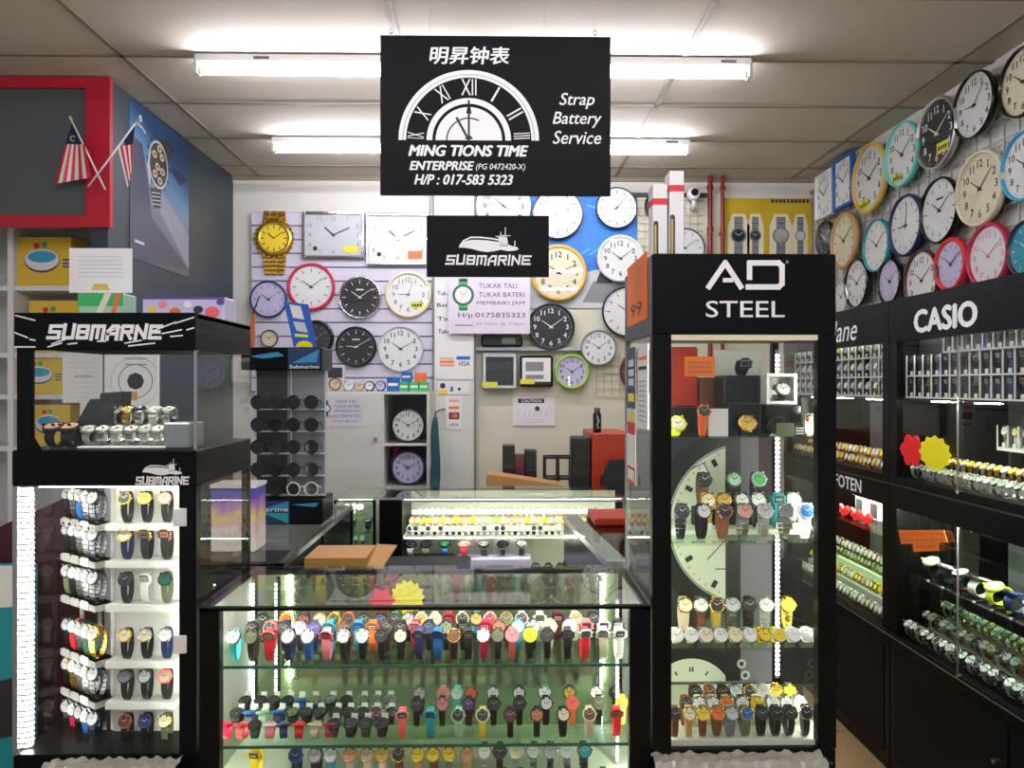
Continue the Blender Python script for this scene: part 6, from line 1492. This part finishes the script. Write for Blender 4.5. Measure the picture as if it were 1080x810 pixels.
fr.rect(x0, x1, zq+H*.55, z1, 'green'); fr.poly([(x0+W*.3, zq), (x0+W*.45, zq), (x0+W*.75, z1), (x0+W*.6, z1)], 'cream', .0009); fr.poly([(x0+W*.7, zq+H*.1), (x0+W*.8, zq+H*.1), (x0+W*.95, z1), (x0+W*.85, z1)], 'orange', .0009)
solo(m, 'printed_box', 'green and white printed box on top of the left cabinet', 'box')
x0, x1, z0, z1 = B(74, 262, 140, 309, Ys+.09)
m = MB(); m.box(x0, x1, Ys+.085, Ys+.088, z0, z1, 'paper'); fr = Fr(m, (0, Ys+.085, 0)); W = x1-x0; H = z1-z0
m.box((x0+x1)/2-.01, (x0+x1)/2+.01, Ys+.0882, Ys+.0972, zq, z0+.03, 'white_plastic')
for k in range(6): fr.rect(x0+W*.14, x0+W*.86, z0+H*(.35+.09*k), z0+H*(.37+.09*k), 'silver', .0008)
fr.poly([(x0+W*.35, z0+H*.06), (x0+W*.65, z0+H*.06), (x0+W*.6, z0+H*.2), (x0+W*.4, z0+H*.2)], 'gold', .0008)
solo(m, 'notice', 'white notice sheet with gold mark standing behind the green box', 'notice')
# things seen through the top case: notice, pale wall board with grey panel
Yn = 3.30
x0, x1, z0, z1 = B(66, 372, 108, 425, 3.0)
m = MB(); m.box(x0, x1, 3.0, 3.003, z0, z1, 'paper'); fr = Fr(m, (0, 3.0, 0)); W = x1-x0; H = z1-z0
fr.text('JUALAN', x0+W*.32, x0+W*.72, z0+H*.5, z0+H*.56, 'ink', bold=.02)
for k in range(8): fr.rect(x0+W*.15, x0+W*.9, z0+H*(.1+.1*k), z0+H*(.112+.1*k), 'silver', .0006)
m.box((x0+x1)/2-.012, (x0+x1)/2+.012, 3.0031, 3.018, .02, z1-.01, 'white_plastic'); m.box((x0+x1)/2-.1, (x0+x1)/2+.1, 2.95, 3.045, 0, .0199, 'white_plastic')
o = solo(m, 'notice', 'white printed notice seen through the left top case, on a stand', 'notice')
x0, x1, z0, z1 = B(110, 370, 166, 470, 3.05); z0 = 0
m = MB(); m.box(x0, x1, 3.05, 3.07, z0, z1, 'white_plastic'); fr = Fr(m, (0, 3.05, 0), clip=(x0, x1, z0, z1)); W = x1-x0; H = z1-z0
cc = XZ(143, 402, 3.05); q = 3.05/F_PX
fr.ring(cc[0], cc[1], 17*q, 18*q, 'grey', .0008); fr.ring(cc[0], cc[1], 25*q, 26*q, 'silver', .0008); fr.disc(cc[0], cc[1], 9*q, 'charcoal', .001, 8); fr.rect(cc[0]-11*q, cc[0]+12*q, cc[1]+17*q, cc[1]+18*q, 'grey', .001); fr.rect(cc[0]-11*q, cc[0]+12*q, cc[1]+23*q, cc[1]+24*q, 'grey', .001); fr.rect(cc[0]-9*q, cc[0]+2*q, cc[1]-20*q, cc[1]-11*q, 'tan', .001)
solo(m, 'display_board', 'pale display board with faint watch drawing, seen through the left top case', 'board')
# ================================================================== BACK COUNTER
YB2 = 3.66
x0, x1 = P(400, 0, YB2).x, P(662, 0, YB2).x; xg = P(424, 0, YB2).x; ZB = P(0, 526, YB2).z
t = thing('display_counter', 'lit glass counter across the back with rows of small watches', 'display counter', ((x0+x1)/2, YB2+.2, 0))
m = MB(); m.bbox(x0, x1, YB2, YB2+.42, 0, .50, 'black_panel', .004); m.build('base_cabinet', t)
m = MB(); m.box(x0, xg, YB2, YB2+.42, .50, ZB-.012, 'black_frame'); m.box(x1-.02, x1, YB2, YB2+.02, .5, ZB-.012, 'aluminium'); m.box(xg, x1, YB2, YB2+.012, ZB-.022, ZB-.012, 'pale_steel'); m.box(xg, x1, YB2+.4, YB2+.42, ZB-.022, ZB-.012, 'black_frame'); m.build('frame', t)
m = MB(); m.box(x0, x1, YB2, YB2+.42, ZB-.0115, ZB, 'glass_top'); m.box(x0, x1, YB2-.003, YB2-.0005, ZB-.009, ZB, 'pale_steel'); m.build('glass_top', t)
m = MB(); m.box(xg, x1-.02, YB2+.003, YB2+.008, .51, ZB-.022, 'glass'); m.build('front_glass', t)
m = MB(); m.box(xg, x1, YB2+.40, YB2+.405, .51, ZB-.022, 'case_white'); m.build('rear_door', t)
zs = P(0, 567, YB2+.03).z
m = MB(); m.box(xg+.002, x1-.022, YB2+.02, YB2+.39, zs-.006, zs, 'case_white'); m.build('shelf', t)
m = MB(); m.box(xg+.002, x1-.022, YB2+.02, YB2+.39, .50, .515, 'case_white'); m.build('display_floor', t)
m = MB(); m.box(xg+.01, x1-.03, YB2+.0125, YB2+.022, ZB-.021, ZB-.0125, 'case_or_fill_light'); m.build('case_or_fill_bar', t)
m = MB(); m.box(xg+.01, x1-.03, YB2+.0205, YB2+.027, zs-.0085, zs-.0062, 'case_or_fill_light'); m.build('case_or_fill_bar', t)
# left part of the back counter
xl0, xl1 = P(352, 0, YB2).x, P(396, 0, YB2).x
t = thing('display_counter', 'small lit glass counter in the back left corner beside the cardboard box', 'display counter', ((xl0+xl1)/2, YB2+.2, 0))
m = MB(); m.bbox(xl0, xl1, YB2, YB2+.4, 0, .5, 'black_panel', .004); m.build('base_cabinet', t)
m = MB(); m.box(xl0, xl0+.012, YB2, YB2+.012, .5, ZB-.012, 'black_frame'); m.box(xl1-.012, xl1, YB2, YB2+.012, .5, ZB-.012, 'black_frame'); m.box(xl0, xl1, YB2, YB2+.01, ZB-.02, ZB-.012, 'dark_green'); m.build('frame', t)
m = MB(); m.box(xl0, xl1, YB2, YB2+.4, ZB-.0115, ZB-.003, 'glass_top'); m.build('glass_top', t)
m = MB(); m.box(xl0+.012, xl1-.012, YB2+.003, YB2+.008, .51, ZB-.02, 'glass'); m.build('front_glass', t)
m = MB(); m.box(xl0, xl1, YB2+.38, YB2+.39, .5, ZB-.02, 'case_white'); m.build('rear_door', t)
zs5 = [P(0, 545, YB2+.03).z, P(0, 563, YB2+.03).z, P(0, 577, YB2+.03).z]
for z in zs5: m = MB(); m.box(xl0+.004, xl1-.004, YB2+.02, YB2+.37, z-.005, z, 'glass_green'); m.build('shelf', t)
m = MB(); m.box(xl0+.02, xl1-.02, YB2+.0105, YB2+.018, ZB-.0195, ZB-.0125, 'case_or_fill_light'); m.build('case_or_fill_bar', t)
one(371, YB2+.1, zs5[1]+.0006, 'strap', 'pillow', 'brown', 'olive', 'brown watch with olive dial in the small back left counter', 'gold_metal', 1.2)
one(388, YB2+.1, zs5[1]+.0006, 'strap', 'pillow', 'navy', 'charcoal', 'navy watch with dark dial in the small back left counter', 'steel', 1.2)
# ---- all the very small distant watches are one object
stuff = MB()
def mini(x, y, z, strap, case, dial, s=1.0, side=False, h=.05):
    w = .008*s
    if not side:
        stuff.bbox(x-w, x+w, y, y+.012*s, z, z+h*s, strap, .003); stuff.cyl((x, y, z+h*s*.62), (0, -1, .35), .0155*s, .007, case, 10); stuff.cyl((x, y-.0066, z+h*s*.62+.0024), (0, -1, .35), .0115*s, .001, dial, 10)
    else:
        stuff.bbox(x, x+.012*s, y-w, y+w, z, z+h*s, strap, .003); stuff.cyl((x, y, z+h*s*.62), (-1, 0, .35), .0155*s, .007, case, 10); stuff.cyl((x-.0066, y, z+h*s*.62+.0024), (-1, 0, .35), .0115*s, .001, dial, 10)
rnd = random.Random(3)
pal1 = ['cream', 'beige', 'gold_metal', 'pale_steel', 'copper', 'coral', 'yellow', 'orange', 'white', 'mint']
xx = xg+.03; i = 0
while xx < x1-.05:
    u = (xx-xg)/(x1-xg)
    a_ = ('copper', 'tan', 'beige') if u < .45 else (('red', 'coral', 'yellow') if u < .6 else ('yellow', 'gold_metal', 'cream'))
    mini(xx, YB2+.05, zs+.0005, rnd.choice(['charcoal', 'pale_steel', 'beige', 'black']), 'pale_steel', rnd.choice(['white', 'cream', 'charcoal']))
    mini(xx, YB2+.15, zs+.02, rnd.choice(a_), 'gold_metal', rnd.choice(['cream', 'white', 'yellow'])); mini(xx, YB2+.27, zs+.045, rnd.choice(pal1), 'pale_steel', 'white')
    xx += .03
stuff.box(xg+.01, x1-.03, YB2+.10, YB2+.2, zs+.0003, zs+.0195, 'case_white'); stuff.box(xg+.01, x1-.03, YB2+.22, YB2+.32, zs+.0003, zs+.0445, 'case_white')
for px in list(range(372, 396, 7)):
    mini(P(px-12, 0, YB2+.1).x, YB2+.08, zs5[0]+.0005, rnd.choice(['mint', 'olive', 'grey']), 'steel', 'cream'); mini(P(px-10, 0, YB2+.1).x, YB2+.08, zs5[2]+.0005, 'dark_green', 'steel', 'mint', h=.04)
# bottom of the back counter: white cards, cushions with watches
for i, px in enumerate((485, 502, 520, 537)):
    a, b, c_, d = B(px, 562, px+15, 577, YB2+.2); c_ = .5156
    m = MB(); m.box(a, b, YB2+.2, YB2+.205, c_, d, 'paper'); solo(m, 'paper_card', f'blank white card, {ORD[i]} from left, low in the back counter', 'paper card')
zc = P(0, 590, YB2+.08).z
m = MB(); m.bbox(xg+.02, P(477, 0, YB2+.05).x, YB2+.05, YB2+.17, .5156, zc, 'black', .004); solo(m, 'display_stand', 'long black block in the back counter', 'stand')
m = MB(); m.bbox(P(480, 0, YB2+.05).x, P(560, 0, YB2+.05).x, YB2+.05, YB2+.17, .5156, zc, 'lilac', .004); solo(m, 'display_stand', 'long lilac block in the back counter', 'stand')
for i, (px, s3, d3, k3) in enumerate(((433, 'silver', 'charcoal', 'gloss_black'), (449, 'olive', 'charcoal', 'gloss_black'), (469, 'blue', 'green', 'gloss_black'), (489, 'red', 'white', 'coral'), (510, 'black', 'white', 'black'), (530, 'black', 'charcoal', 'black'), (550, 'black', 'white', 'steel'))):
    one(px, YB2+.1, zc+.0006, 'strap', 'pillow', s3, d3, f'{NICE.get(s3,s3)} watch with {d3} face, {ORD[i]} from left on the long blocks, back counter', k3, 1.45)
for i, px in enumerate((565, 578, 591)):
    one(px, YB2+.07, .5156, 'strap', 'stand', 'black', 'charcoal', f'black watch, {ORD[i]} from left of three standing at the right of the back counter', 'black', 1.25)
# ---- right inner counter running back (grey top)
zt = .95
def onz(px, py, z): d = ray(px, py); k = (z-1.5)/d.z; return CAM+d*k
c1, c2 = onz(593, 541.5, zt), onz(648, 598, zt)
t = thing('display_counter', 'grey topped inner counter behind the tall AD STEEL cabinet', 'display counter', (.6, 3.0, 0))
yA, yB_ = c1.y, 2.42; xA = c1.x; dx = (c2.x-c1.x)/(c2.y-c1.y); xBn = c1.x+dx*(yB_-c1.y)
m = MB(); m.prism([(xA, yA, zt-.008), (xBn, yB_, zt-.008), (.98, yB_, zt-.008), (.98, yA, zt-.008)], (0, 0, .008), 'glass_top'); m.build('glass_top', t)
m = MB(); dvx = Vector((xBn-xA, yB_-yA, 0)).normalized(); w = .07
m.prism([(xA, yA-.0, zt-.03), (xBn, yB_, zt-.03), (xBn+w, yB_, zt-.03), (xA+w, yA, zt-.03)], (0, 0, .0215), 'pale_steel'); m.build('edge_rail', t)
m = MB(); m.prism([(xA+.004, yA-.004, 0), (xBn+.004, yB_+.004, 0), (.97, yB_+.004, 0), (.97, yA-.004, 0)], (0, 0, zt-.20), 'black_panel'); m.build('base_cabinet', t)
m = MB(); m.prism([(xA+.006, yA-.01, zt-.199), (xBn+.006, yB_+.01, zt-.199), (xBn+.010, yB_+.01, zt-.199), (xA+.010, yA-.01, zt-.199)], (0, 0, .168), 'gloss_charcoal'); m.build('rear_door', t)
m = MB(); m.box(.96, .97, yB_+.01, yA-.01, zt-.199, zt-.0085, 'black_panel'); m.box(xA+.1, .96, yA-.02, yA-.012, zt-.199, zt-.0085, 'black_panel'); m.build('end_panel', t)
m = MB(); m.bbox(xA+.1, xA+.38, yA-.3, yA-.06, zt+.0005, zt+.03, 'red_cabinet', .006); solo(m, 'display_tray', 'orange red tray on the grey topped inner counter', 'tray')
# ================================================================== RIGHT HAND WALL CABINETS
XF = 1.52; XBk = 1.98
YS = PX(938.5, 0, XF).y            # seam between the two units
HT, HB, M1, M0, GB = 1.826, 1.664, 1.150, 1.030, .546
YPOST = .055
def side_cab(ya, yb, label, post_lo, post_hi, seam, word):
    """unit between ya (near) and yb (far)"""
    t = thing('display_cabinet', label, 'display cabinet', ((XF+XBk)/2, (ya+yb)/2, 0))
    m = MB(); m.bbox(XF, XBk, ya, yb, 0, GB, 'black_panel', .004)
    m.build('base_cabinet', t)
    m = MB(); m.box(XF-.004, XF-.0005, ya+.04, (ya+yb)/2-.01, .06, GB-.06, 'black_board'); d1 = m.build('base_door', t)
    m = MB(); m.cyl((XF-.004, (ya+yb)/2-.05, .36), (-1, 0, 0), .008, .018, 'steel', 12); m.build('knob', d1)
    m = MB(); m.box(XF-.004, XF-.0005, (ya+yb)/2+.01, yb-.04, .06, GB-.06, 'black_board'); d2 = m.build('base_door', t)
    m = MB(); m.cyl((XF-.004, (ya+yb)/2+.05, .36), (-1, 0, 0), .008, .018, 'steel', 12); m.build('knob', d2)
    m = MB(); m.box(XF+.0225, XBk, ya, ya+.02, GB, HT-.0205, 'black_frame'); m.box(XF+.0225, XBk, yb-.02, yb, GB, HT-.0205, 'black_frame')
    m.box(XF, XF+.022, ya+.0, ya+.02+post_lo, GB, HB, 'black_frame'); m.box(XF, XF+.022, yb-.02-post_hi, yb, GB, HB, 'black_frame')
    m.box(XF-.002, XBk, ya, yb, M0, M1, 'black_frame'); m.box(XF-.006, XF-.002, ya, yb, M0+.085, M0+.09, 'charcoal'); m.box(XF-.012, XF, ya, yb, GB-.022, GB, 'black_frame')
    m.box(XF-.014, XF-.012, ya, yb, GB-.012, GB-.008, 'aluminium'); m.build('frame', t)
    m = MB(); m.box(XF-.004, XF+.022, ya, yb, HB, HT, 'black_panel'); m.box(XF+.022, XBk, ya, yb, HT-.02, HT, 'black_panel'); hd = m.build('header', t)
    m = MB(); m.box(XBk-.01, XBk-.004, ya+.02, yb-.02, GB, HT-.021, 'lilac_grey'); m.build('back_panel', t)
    for (z0, z1) in ((M1, HB), (GB, M0)):
        m = MB(); m.box(XF+.004, XF+.008, ya+.02+post_lo, seam, z0, z1, 'glass'); m.box(XF+.003, XF+.009, seam-.002, seam, z0, z1, 'aluminium'); m.build('sliding_door', t)
        m = MB(); m.box(XF+.012, XF+.016, seam-.02, yb-.02-post_hi, z0, z1, 'glass'); m.build('sliding_door', t)
        m = MB(); m.cyl((XF-.001, seam-.03, z0+.0), (-1, 0, 0), .008, .012, 'chrome', 12); m.build('lock', t)
    for (z1, x, w_) in ((HB+.075, XF+.05, .02), (M0-.0002, XF+.018, .016), (M0-.0002, XF+.11, .035)):  # the two under the middle band are unseen, added to brighten the lower case
        m = MB(); m.box(x, x+w_, ya+.06, yb-.06, z1-.006, z1, 'case_or_fill_light'); m.build('case_or_fill_bar', t)
    return t, hd
YN = 1.55
tc, hc_ = side_cab(YN, YS-.002, 'black wall cabinet with glass doors headed CASIO, right side', .03, .03, PX(1008, 0, XF).y, 'CASIO')
YE = 4.05
tl, hl_ = side_cab(YS+.002, YE, 'farther black wall cabinet with script lettering lane and FOTEN', .035, .03, (YS+YE)/2, 'lane')
def xfr(m, X): return Fr(m, (X, 0, 0), (0, -1, 0), (0, 0, 1))
m = MB(); fr = xfr(m, XF-.004)
ya, yb = PX(965.5, 0, XF).y, PX(1032, 0, XF).y
fr.text('CASIO', -ya, -yb, 1.690, 1.768, 'white_ink', bold=.09); m.build('lettering', hc_)
m = MB(); fr = xfr(m, XF-.004)
ya, yb = PX(882, 0, XF).y, PX(905, 0, XF).y
fr.text('lane', -ya-.02, -yb, 1.690, 1.785, 'white_ink', bold=.0, shear=.3); fr.m.build('lettering', hl_)
m = MB(); fr = xfr(m, XF-.002); ya, yb = PX(881, 0, XF).y, PX(909, 0, XF).y
fr.text('FOTEN', -ya, -yb, 1.048, 1.102, 'white_ink', bold=.04); m.build('lettering', tl)
G = 'watches in the CASIO cabinet'
def srow(ys, X, z, kind, pose, straps, dials, desc, case=None, sc=1.0, tag=False, who=None):
    n = len(ys)
    for i, y in enumerate(ys):
        s_ = straps[i % len(straps)]; d_ = dials[i % len(dials)]; k_ = kind[i % len(kind)] if isinstance(kind, (list, tuple)) else kind
        cs = case[i % len(case)] if isinstance(case, (list, tuple)) else case
        watch(k_, pose, s_, d_, (X, y, z), f'{NICE.get(s_, s_)} {NOUN[k_][1]} {NICE.get(d_, d_)} face, {ORD[i]} from left, {desc}', cs, rotz=-PI/2, sc=sc, group='watches in the '+desc, tag=tag)
# tiers of separated watches (three above, two stepped lower)
def tier(X, z, y0, y1, n, h, owner, t):
    """white wire cells"""
    m = MB(); m.box(X-.012, X+.04, y0, y1, z-.006, z-.001, 'white_plastic')
    for i in range(n+1):
        y = y0+(y1-y0)*i/n; m.box(X-.011, X-.007, y-.0018, y+.0018, z-.001, z+h, 'white_plastic')
    m.build('watch_ledge', t)
    return [y1-(y1-y0)*(i+.5)/n for i in range(n)]
Yc0, Yc1 = 2.06, YS-.055
XT = XF+.045
for z, y0, n, nm in ((1.625-.075, Yc0, 12, 'top tier of the CASIO cabinet'), (1.539-.075, Yc0, 12, 'second tier of the CASIO cabinet'), (1.457-.075, Yc0, 12, 'third tier of the CASIO cabinet')):
    z += .075
    pass
mb_ = MB(); mb_.box(XT+.04, XT+.046, Yc0, Yc1, 1.452, HT-.025, 'charcoal'); mb_.build('tier_back', tc)
for own, a_, b_ in ((tc, Yc0, Yc1), (tl, YS+.09, YE-.06)):
    for k_ in range(3):
        mb_ = MB(); q_ = a_+(b_-a_)*(.12+.3*k_); mb_.box(XF+.055, XF+.085, q_, q_+.1, 1.4385, 1.4415, 'case_or_fill_light'); mb_.build('case_or_fill_bar', own)
for k, (z, nm) in enumerate(((1.618, 'top tier of CASIO cabinet'), (1.537, 'second tier of CASIO cabinet'), (1.457, 'third tier of CASIO cabinet'))):
    n = 15 if k else 11
    y1 = Yc1 if k else Yc1-.24
    ys = tier(XT, z, Yc0, y1, n, .074, 0, tc)
    srow(ys, XT-.004, z, [D, D, 'strap', D, D], 'card', ['black', 'charcoal', 'black', 'navy', 'black', 'black', 'dark_steel'], ['lcd', 'lcd_dark', 'charcoal', 'lcd', 'gold' if k == 2 else 'silver'], nm, sc=.93, tag=True)
mb_ = MB(); mb_.box(XT-.02, XBk-.01, Yc0, Yc1, 1.442, 1.448, 'glass_green'); mb_.build('shelf', tc)
X2 = XF+.24
ys = tier(X2, 1.285, Yc0, 2.66, 11, .075, 0, tc); srow(ys, X2-.004, 1.285, ['steel', 'strap'], 'card', ['pale_steel', 'silver', 'gold_metal'], ['white', 'cream', 'silver'], 'pale fourth tier, CASIO cabinet', ['pale_steel', 'gold_metal'], .93, True)
mb_ = MB(); mb_.box(X2-.012, X2+.05, Yc0, 2.66, 1.2722, 1.2788, 'white_plastic'); mb_.box(X2+.0405, X2+.05, Yc0, 2.66, M1+.001, 1.272, 'charcoal'); mb_.build('tier_back', tc)
ys = [Yc0+.02+.036*i for i in range(26)][::-1]; ys = [y for y in ys if y < Yc1-.03]
mb_ = MB(); mb_.box(XF+.10, XF+.19, Yc0-.3, Yc1, M1+.001, M1+.03, 'case_white'); mb_.build('step', tc)
srow(ys, XF+.105, M1+.0308, 'steel', 'roll', ['gold_metal', 'gold_metal', 'pale_steel'], ['yellow', 'cream'], 'golden row, CASIO cabinet', None, .86)
srow(ys, XF+.025, M1+.0008, 'steel', 'roll', ['pale_steel', 'steel', 'pale_steel'], ['white', 'mint', 'silver'], 'silver row, CASIO cabinet', None, .86)
# promo cards on the glass
def glass_card(px, py, r, kind, col, label, n=14, k=.82, dx=0):
    c = PX(px, py, XF-.001-dx); m = MB(); fr = xfr(m, XF-.001-dx); d = (c-CAM).dot(FWD); R_ = r*d/F_PX
    W_ = 1.6 if kind == 'star' else 1.5
    m.prism([fr.pt(-c.y+a*W_, c.z+b) for a, b in burst(0, 0, R_, n, k)], (-.0015, 0, 0), col)
    if kind == 'petal':
        for q in range(6):
            a_ = q*PI/3; m.cyl(fr.pt(-c.y+R_*.85*math.cos(a_), c.z+R_*.6*math.sin(a_)), (-1, 0, 0), R_*.45, .0022+.0002*q, col, 14)
    return solo(m, 'price_star', label, 'price card')
glass_card(962, 475, 17, 'petal', 'star_red', 'red flower shaped card on the CASIO cabinet glass', 6, .7)
glass_card(986, 478, 19, 'star', 'star_yellow', 'yellow starburst card on the CASIO cabinet glass, beside the red one', 12, .85, .003)
a, b = PX(947, 558, XF-.001), PX(999, 575, XF-.001)
m = MB(); fr = xfr(m, XF-.0005); z = lambda px, py: PX(px, py, XF).z
P4 = [(948, 559), (996, 559), (1000, 572), (951, 574)]
m.prism([fr.pt(-PX(u, v, XF).y, PX(u, v, XF).z) for u, v in P4], (-.0015, 0, 0), 'orange_paper')
m.prism([fr.pt(-PX(u, v, XF).y, PX(u, v, XF).z) for u, v in [(963, 573), (990, 572), (990, 581), (964, 582)]], (-.0015, 0, 0), 'orange_paper')
fr = xfr(m, XF-.002)
for py in (563.5, 569.5):
    for k in range(9): fr.line((-PX(952+k*5, py, XF).y, PX(952+k*5, py, XF).z), (-PX(955+k*5, py, XF).y, PX(955+k*5, py, XF).z), .005, 'copper', .0006, 0)
for k in range(4): fr.line((-PX(967+k*5.5, 577, XF).y, PX(967+k*5.5, 577, XF).z), (-PX(970.5+k*5.5, 577, XF).y, PX(970.5+k*5.5, 577, XF).z), .005, 'copper', .0006, 0)
solo(m, 'notice', 'orange stepped paper notice on the lower glass of the CASIO cabinet', 'notice')
# lower section
zS = .745
m = MB(); m.box(XF+.02, XBk-.012, YN+.02, YS-.02, zS-.006, zS, 'glass_green'); m.build('shelf', tc)
m = MB(); m.box(XF+.03, XBk-.02, Yc0+.0, 2.85, M0-.09, M0-.084, 'glass_green'); m.build('shelf', tc)
ys = [2.80, 2.71, 2.62, 2.53, 2.44, 2.35, 2.26, 2.17, 2.08]
LBc = [('black', 'cream', 'cream'), ('black', 'lilac', 'lilac'), ('maroon', 'lilac', 'black'), ('white', 'charcoal', 'black'), ('lemon', 'white', 'lemon'), ('navy', 'white', 'navy'), ('white', 'lilac', 'navy'), ('red', 'white', 'red'), ('black', 'silver', 'black')]
for i, y in enumerate(ys):
    m = MB(); m.bbox(XF+.04, XF+.16, y-.04, y+.04, zS+.0006, zS+.045, 'gloss_black', .006); solo(m, 'watch_cushion', f'glossy black cushion box, {ORD[i]} from left behind the lower CASIO cabinet glass', 'watch box', 'cushion boxes in lower CASIO cabinet')
    s3, d3, c3 = LBc[i]
    watch('digital' if i % 2 else 'strap', 'pillow', s3, d3, (XF+.055, y, zS+.0456), f'chunky {s3} watch with {d3} face, {ORD[i]} from left on the black cushion boxes', c3, rotz=-PI/2+.2, sc=1.45, group='chunky watches on the black cushion boxes')
# silver heap on the cabinet floor: two individual rows in front
ys = [YS-.075-.0385*i for i in range(26)]; ys = [y for y in ys if y > 2.05]
srow(ys, XF+.022, GB+.0008, 'steel', 'roll', ['pale_steel', 'steel', 'pale_steel', 'steel', 'dark_steel'], ['white', 'silver', 'charcoal'], 'front floor row, CASIO cabinet', None, .96)
m = MB(); m.box(XF+.09, XF+.155, 1.9, YS-.07, GB+.0005, GB+.035, 'case_white'); m.build('step', tc)
srow(ys, XF+.092, GB+.0358, 'steel', 'roll', ['steel', 'pale_steel', 'gold_metal', 'pale_steel'], ['white', 'mint', 'charcoal'], 'second floor row, CASIO cabinet', None, .96)
mb_ = MB(); mb_.box(XF+.165, XF+.235, 1.9, YS-.07, GB+.0005, GB+.072, 'case_white'); mb_.build('step', tc)
srow(ys, XF+.165, GB+.0728, 'steel', 'roll', ['pale_steel', 'steel', 'steel', 'gold_metal'], ['silver', 'white', 'white'], 'third floor row, CASIO cabinet', None, .96)
# farther unit: distant watches belong to the one mass object, ledges are parts
Y0, Y1 = YS+.09, YE-.06
for k, z in enumerate((1.618, 1.537, 1.457)):
    ys = tier(XT, z, Y0, Y1, 14, .074, 0, tl)
    for y in ys: mini(XT, y, z+.0005, rnd.choice(['black', 'charcoal', 'dark_steel']), rnd.choice(['pale_steel', 'gold_metal', 'steel']), rnd.choice(['white', 'cream', 'silver', 'mint']), 1.15, True, .055); stuff.box(XT-.012, XT-.010, y-.006, y+.006, z+.001, z+.012, 'white')
m = MB(); m.box(XT-.02, XBk-.012, Y0, Y1, 1.442, 1.448, 'glass_green'); m.build('shelf', tl)
y = Y0
while y < Y1:
    for q, (X, z, pal) in enumerate(((XF+.04, M1+.0006, ['gold_metal', 'rose_gold', 'tan']), (XF+.11, M1+.03, ['gold_metal', 'beige', 'brown']), (XF+.05, GB+.0006, ['pale_steel', 'white', 'pale_steel']), (XF+.12, GB+.05, ['gold_metal', 'yellow', 'tan']), (XF+.2, GB+.1, ['olive', 'gold_metal']), (XF+.06, .7506, ['brown', 'charcoal', 'olive']))):
        mini(X, y+rnd.uniform(-.004, .004), z, rnd.choice(pal), rnd.choice(['gold_metal', 'pale_steel']) if q != 2 else 'pale_steel', rnd.choice(['cream', 'white', 'yellow' if q < 2 or q == 3 else 'white']), 1.1, True, .042)
    y += .036
for X, z in ((XF+.09, M1), (XF+.17, M1)): pass
stuff.box(XF+.095, XF+.15, Y0, Y1, M1+.001, M1+.0295, 'tan'); stuff.box(XF+.105, XF+.16, Y0, Y1, GB+.001, GB+.0495, 'case_white'); stuff.box(XF+.18, XF+.24, Y0, Y1, GB+.001, GB+.0995, 'case_white')
# mass of silver watches behind the front rows in the near cabinet, and at its near end
y = 1.75
while y < YS-.12:
    for X, z in ((XF+.25, GB+.1), (XF+.31, GB+.1)): mini(X, y, z, rnd.choice(['pale_steel', 'steel', 'gold_metal']), 'pale_steel', rnd.choice(['white', 'silver', 'charcoal', 'mint']), 1.1, True, .045)
    y += .034
stuff.box(XF+.24, XF+.34, 1.7, YS-.1, GB+.001, GB+.0995, 'case_white')
o = solo(stuff, 'watch_assortment', 'the many tiny distant watches filling the back counter and the side cabinets', 'watches'); o['kind'] = 'stuff'
m = MB(); m.box(XF+.02, XBk-.012, YS+.03, YE-.03, .744, .75, 'glass_green'); m.build('shelf', tl)
m = MB(); m.box(XF+.02, XBk-.012, YS+.03, YE-.03, .889, .895, 'glass_green'); m.build('shelf', tl)
# red bows in the farther unit
for i, px in enumerate((889, 901, 912)):
    c = PX(px, 548, XF+.08); y = c.y; z = .8956
    m = MB()
    for sg in (-1, 1):
        m.prism([(XF+.08, y, z+.03), (XF+.078, y+sg*.034, z+.05), (XF+.082, y+sg*.038, z+.03), (XF+.078, y+sg*.032, z+.008)], (.014, 0, 0), 'star_red')
    m.cyl((XF+.074, y, z+.028), (1, 0, 0), .010, .022, 'star_red', 10); m.box(XF+.078, XF+.09, y-.012, y+.012, z, z+.02, 'star_red')
    solo(m, 'ribbon_bow', f'red ribbon bow, {ORD[i]} from left in the farther side cabinet', 'bow', 'red bows in the farther side cabinet')
for i, y in enumerate((3.12, 3.26, 3.40, 3.54)):
    m = MB(); m.bbox(XF+.16, XF+.2, y-.04, y+.04, .8955, .98, 'white_plastic', .003); m.box(XF+.158, XF+.16, y-.03, y+.03, .905, .97, 'charcoal')
    solo(m, 'gift_box', f'white gift box with dark window, {ORD[i]} from right behind the red bows', 'box')
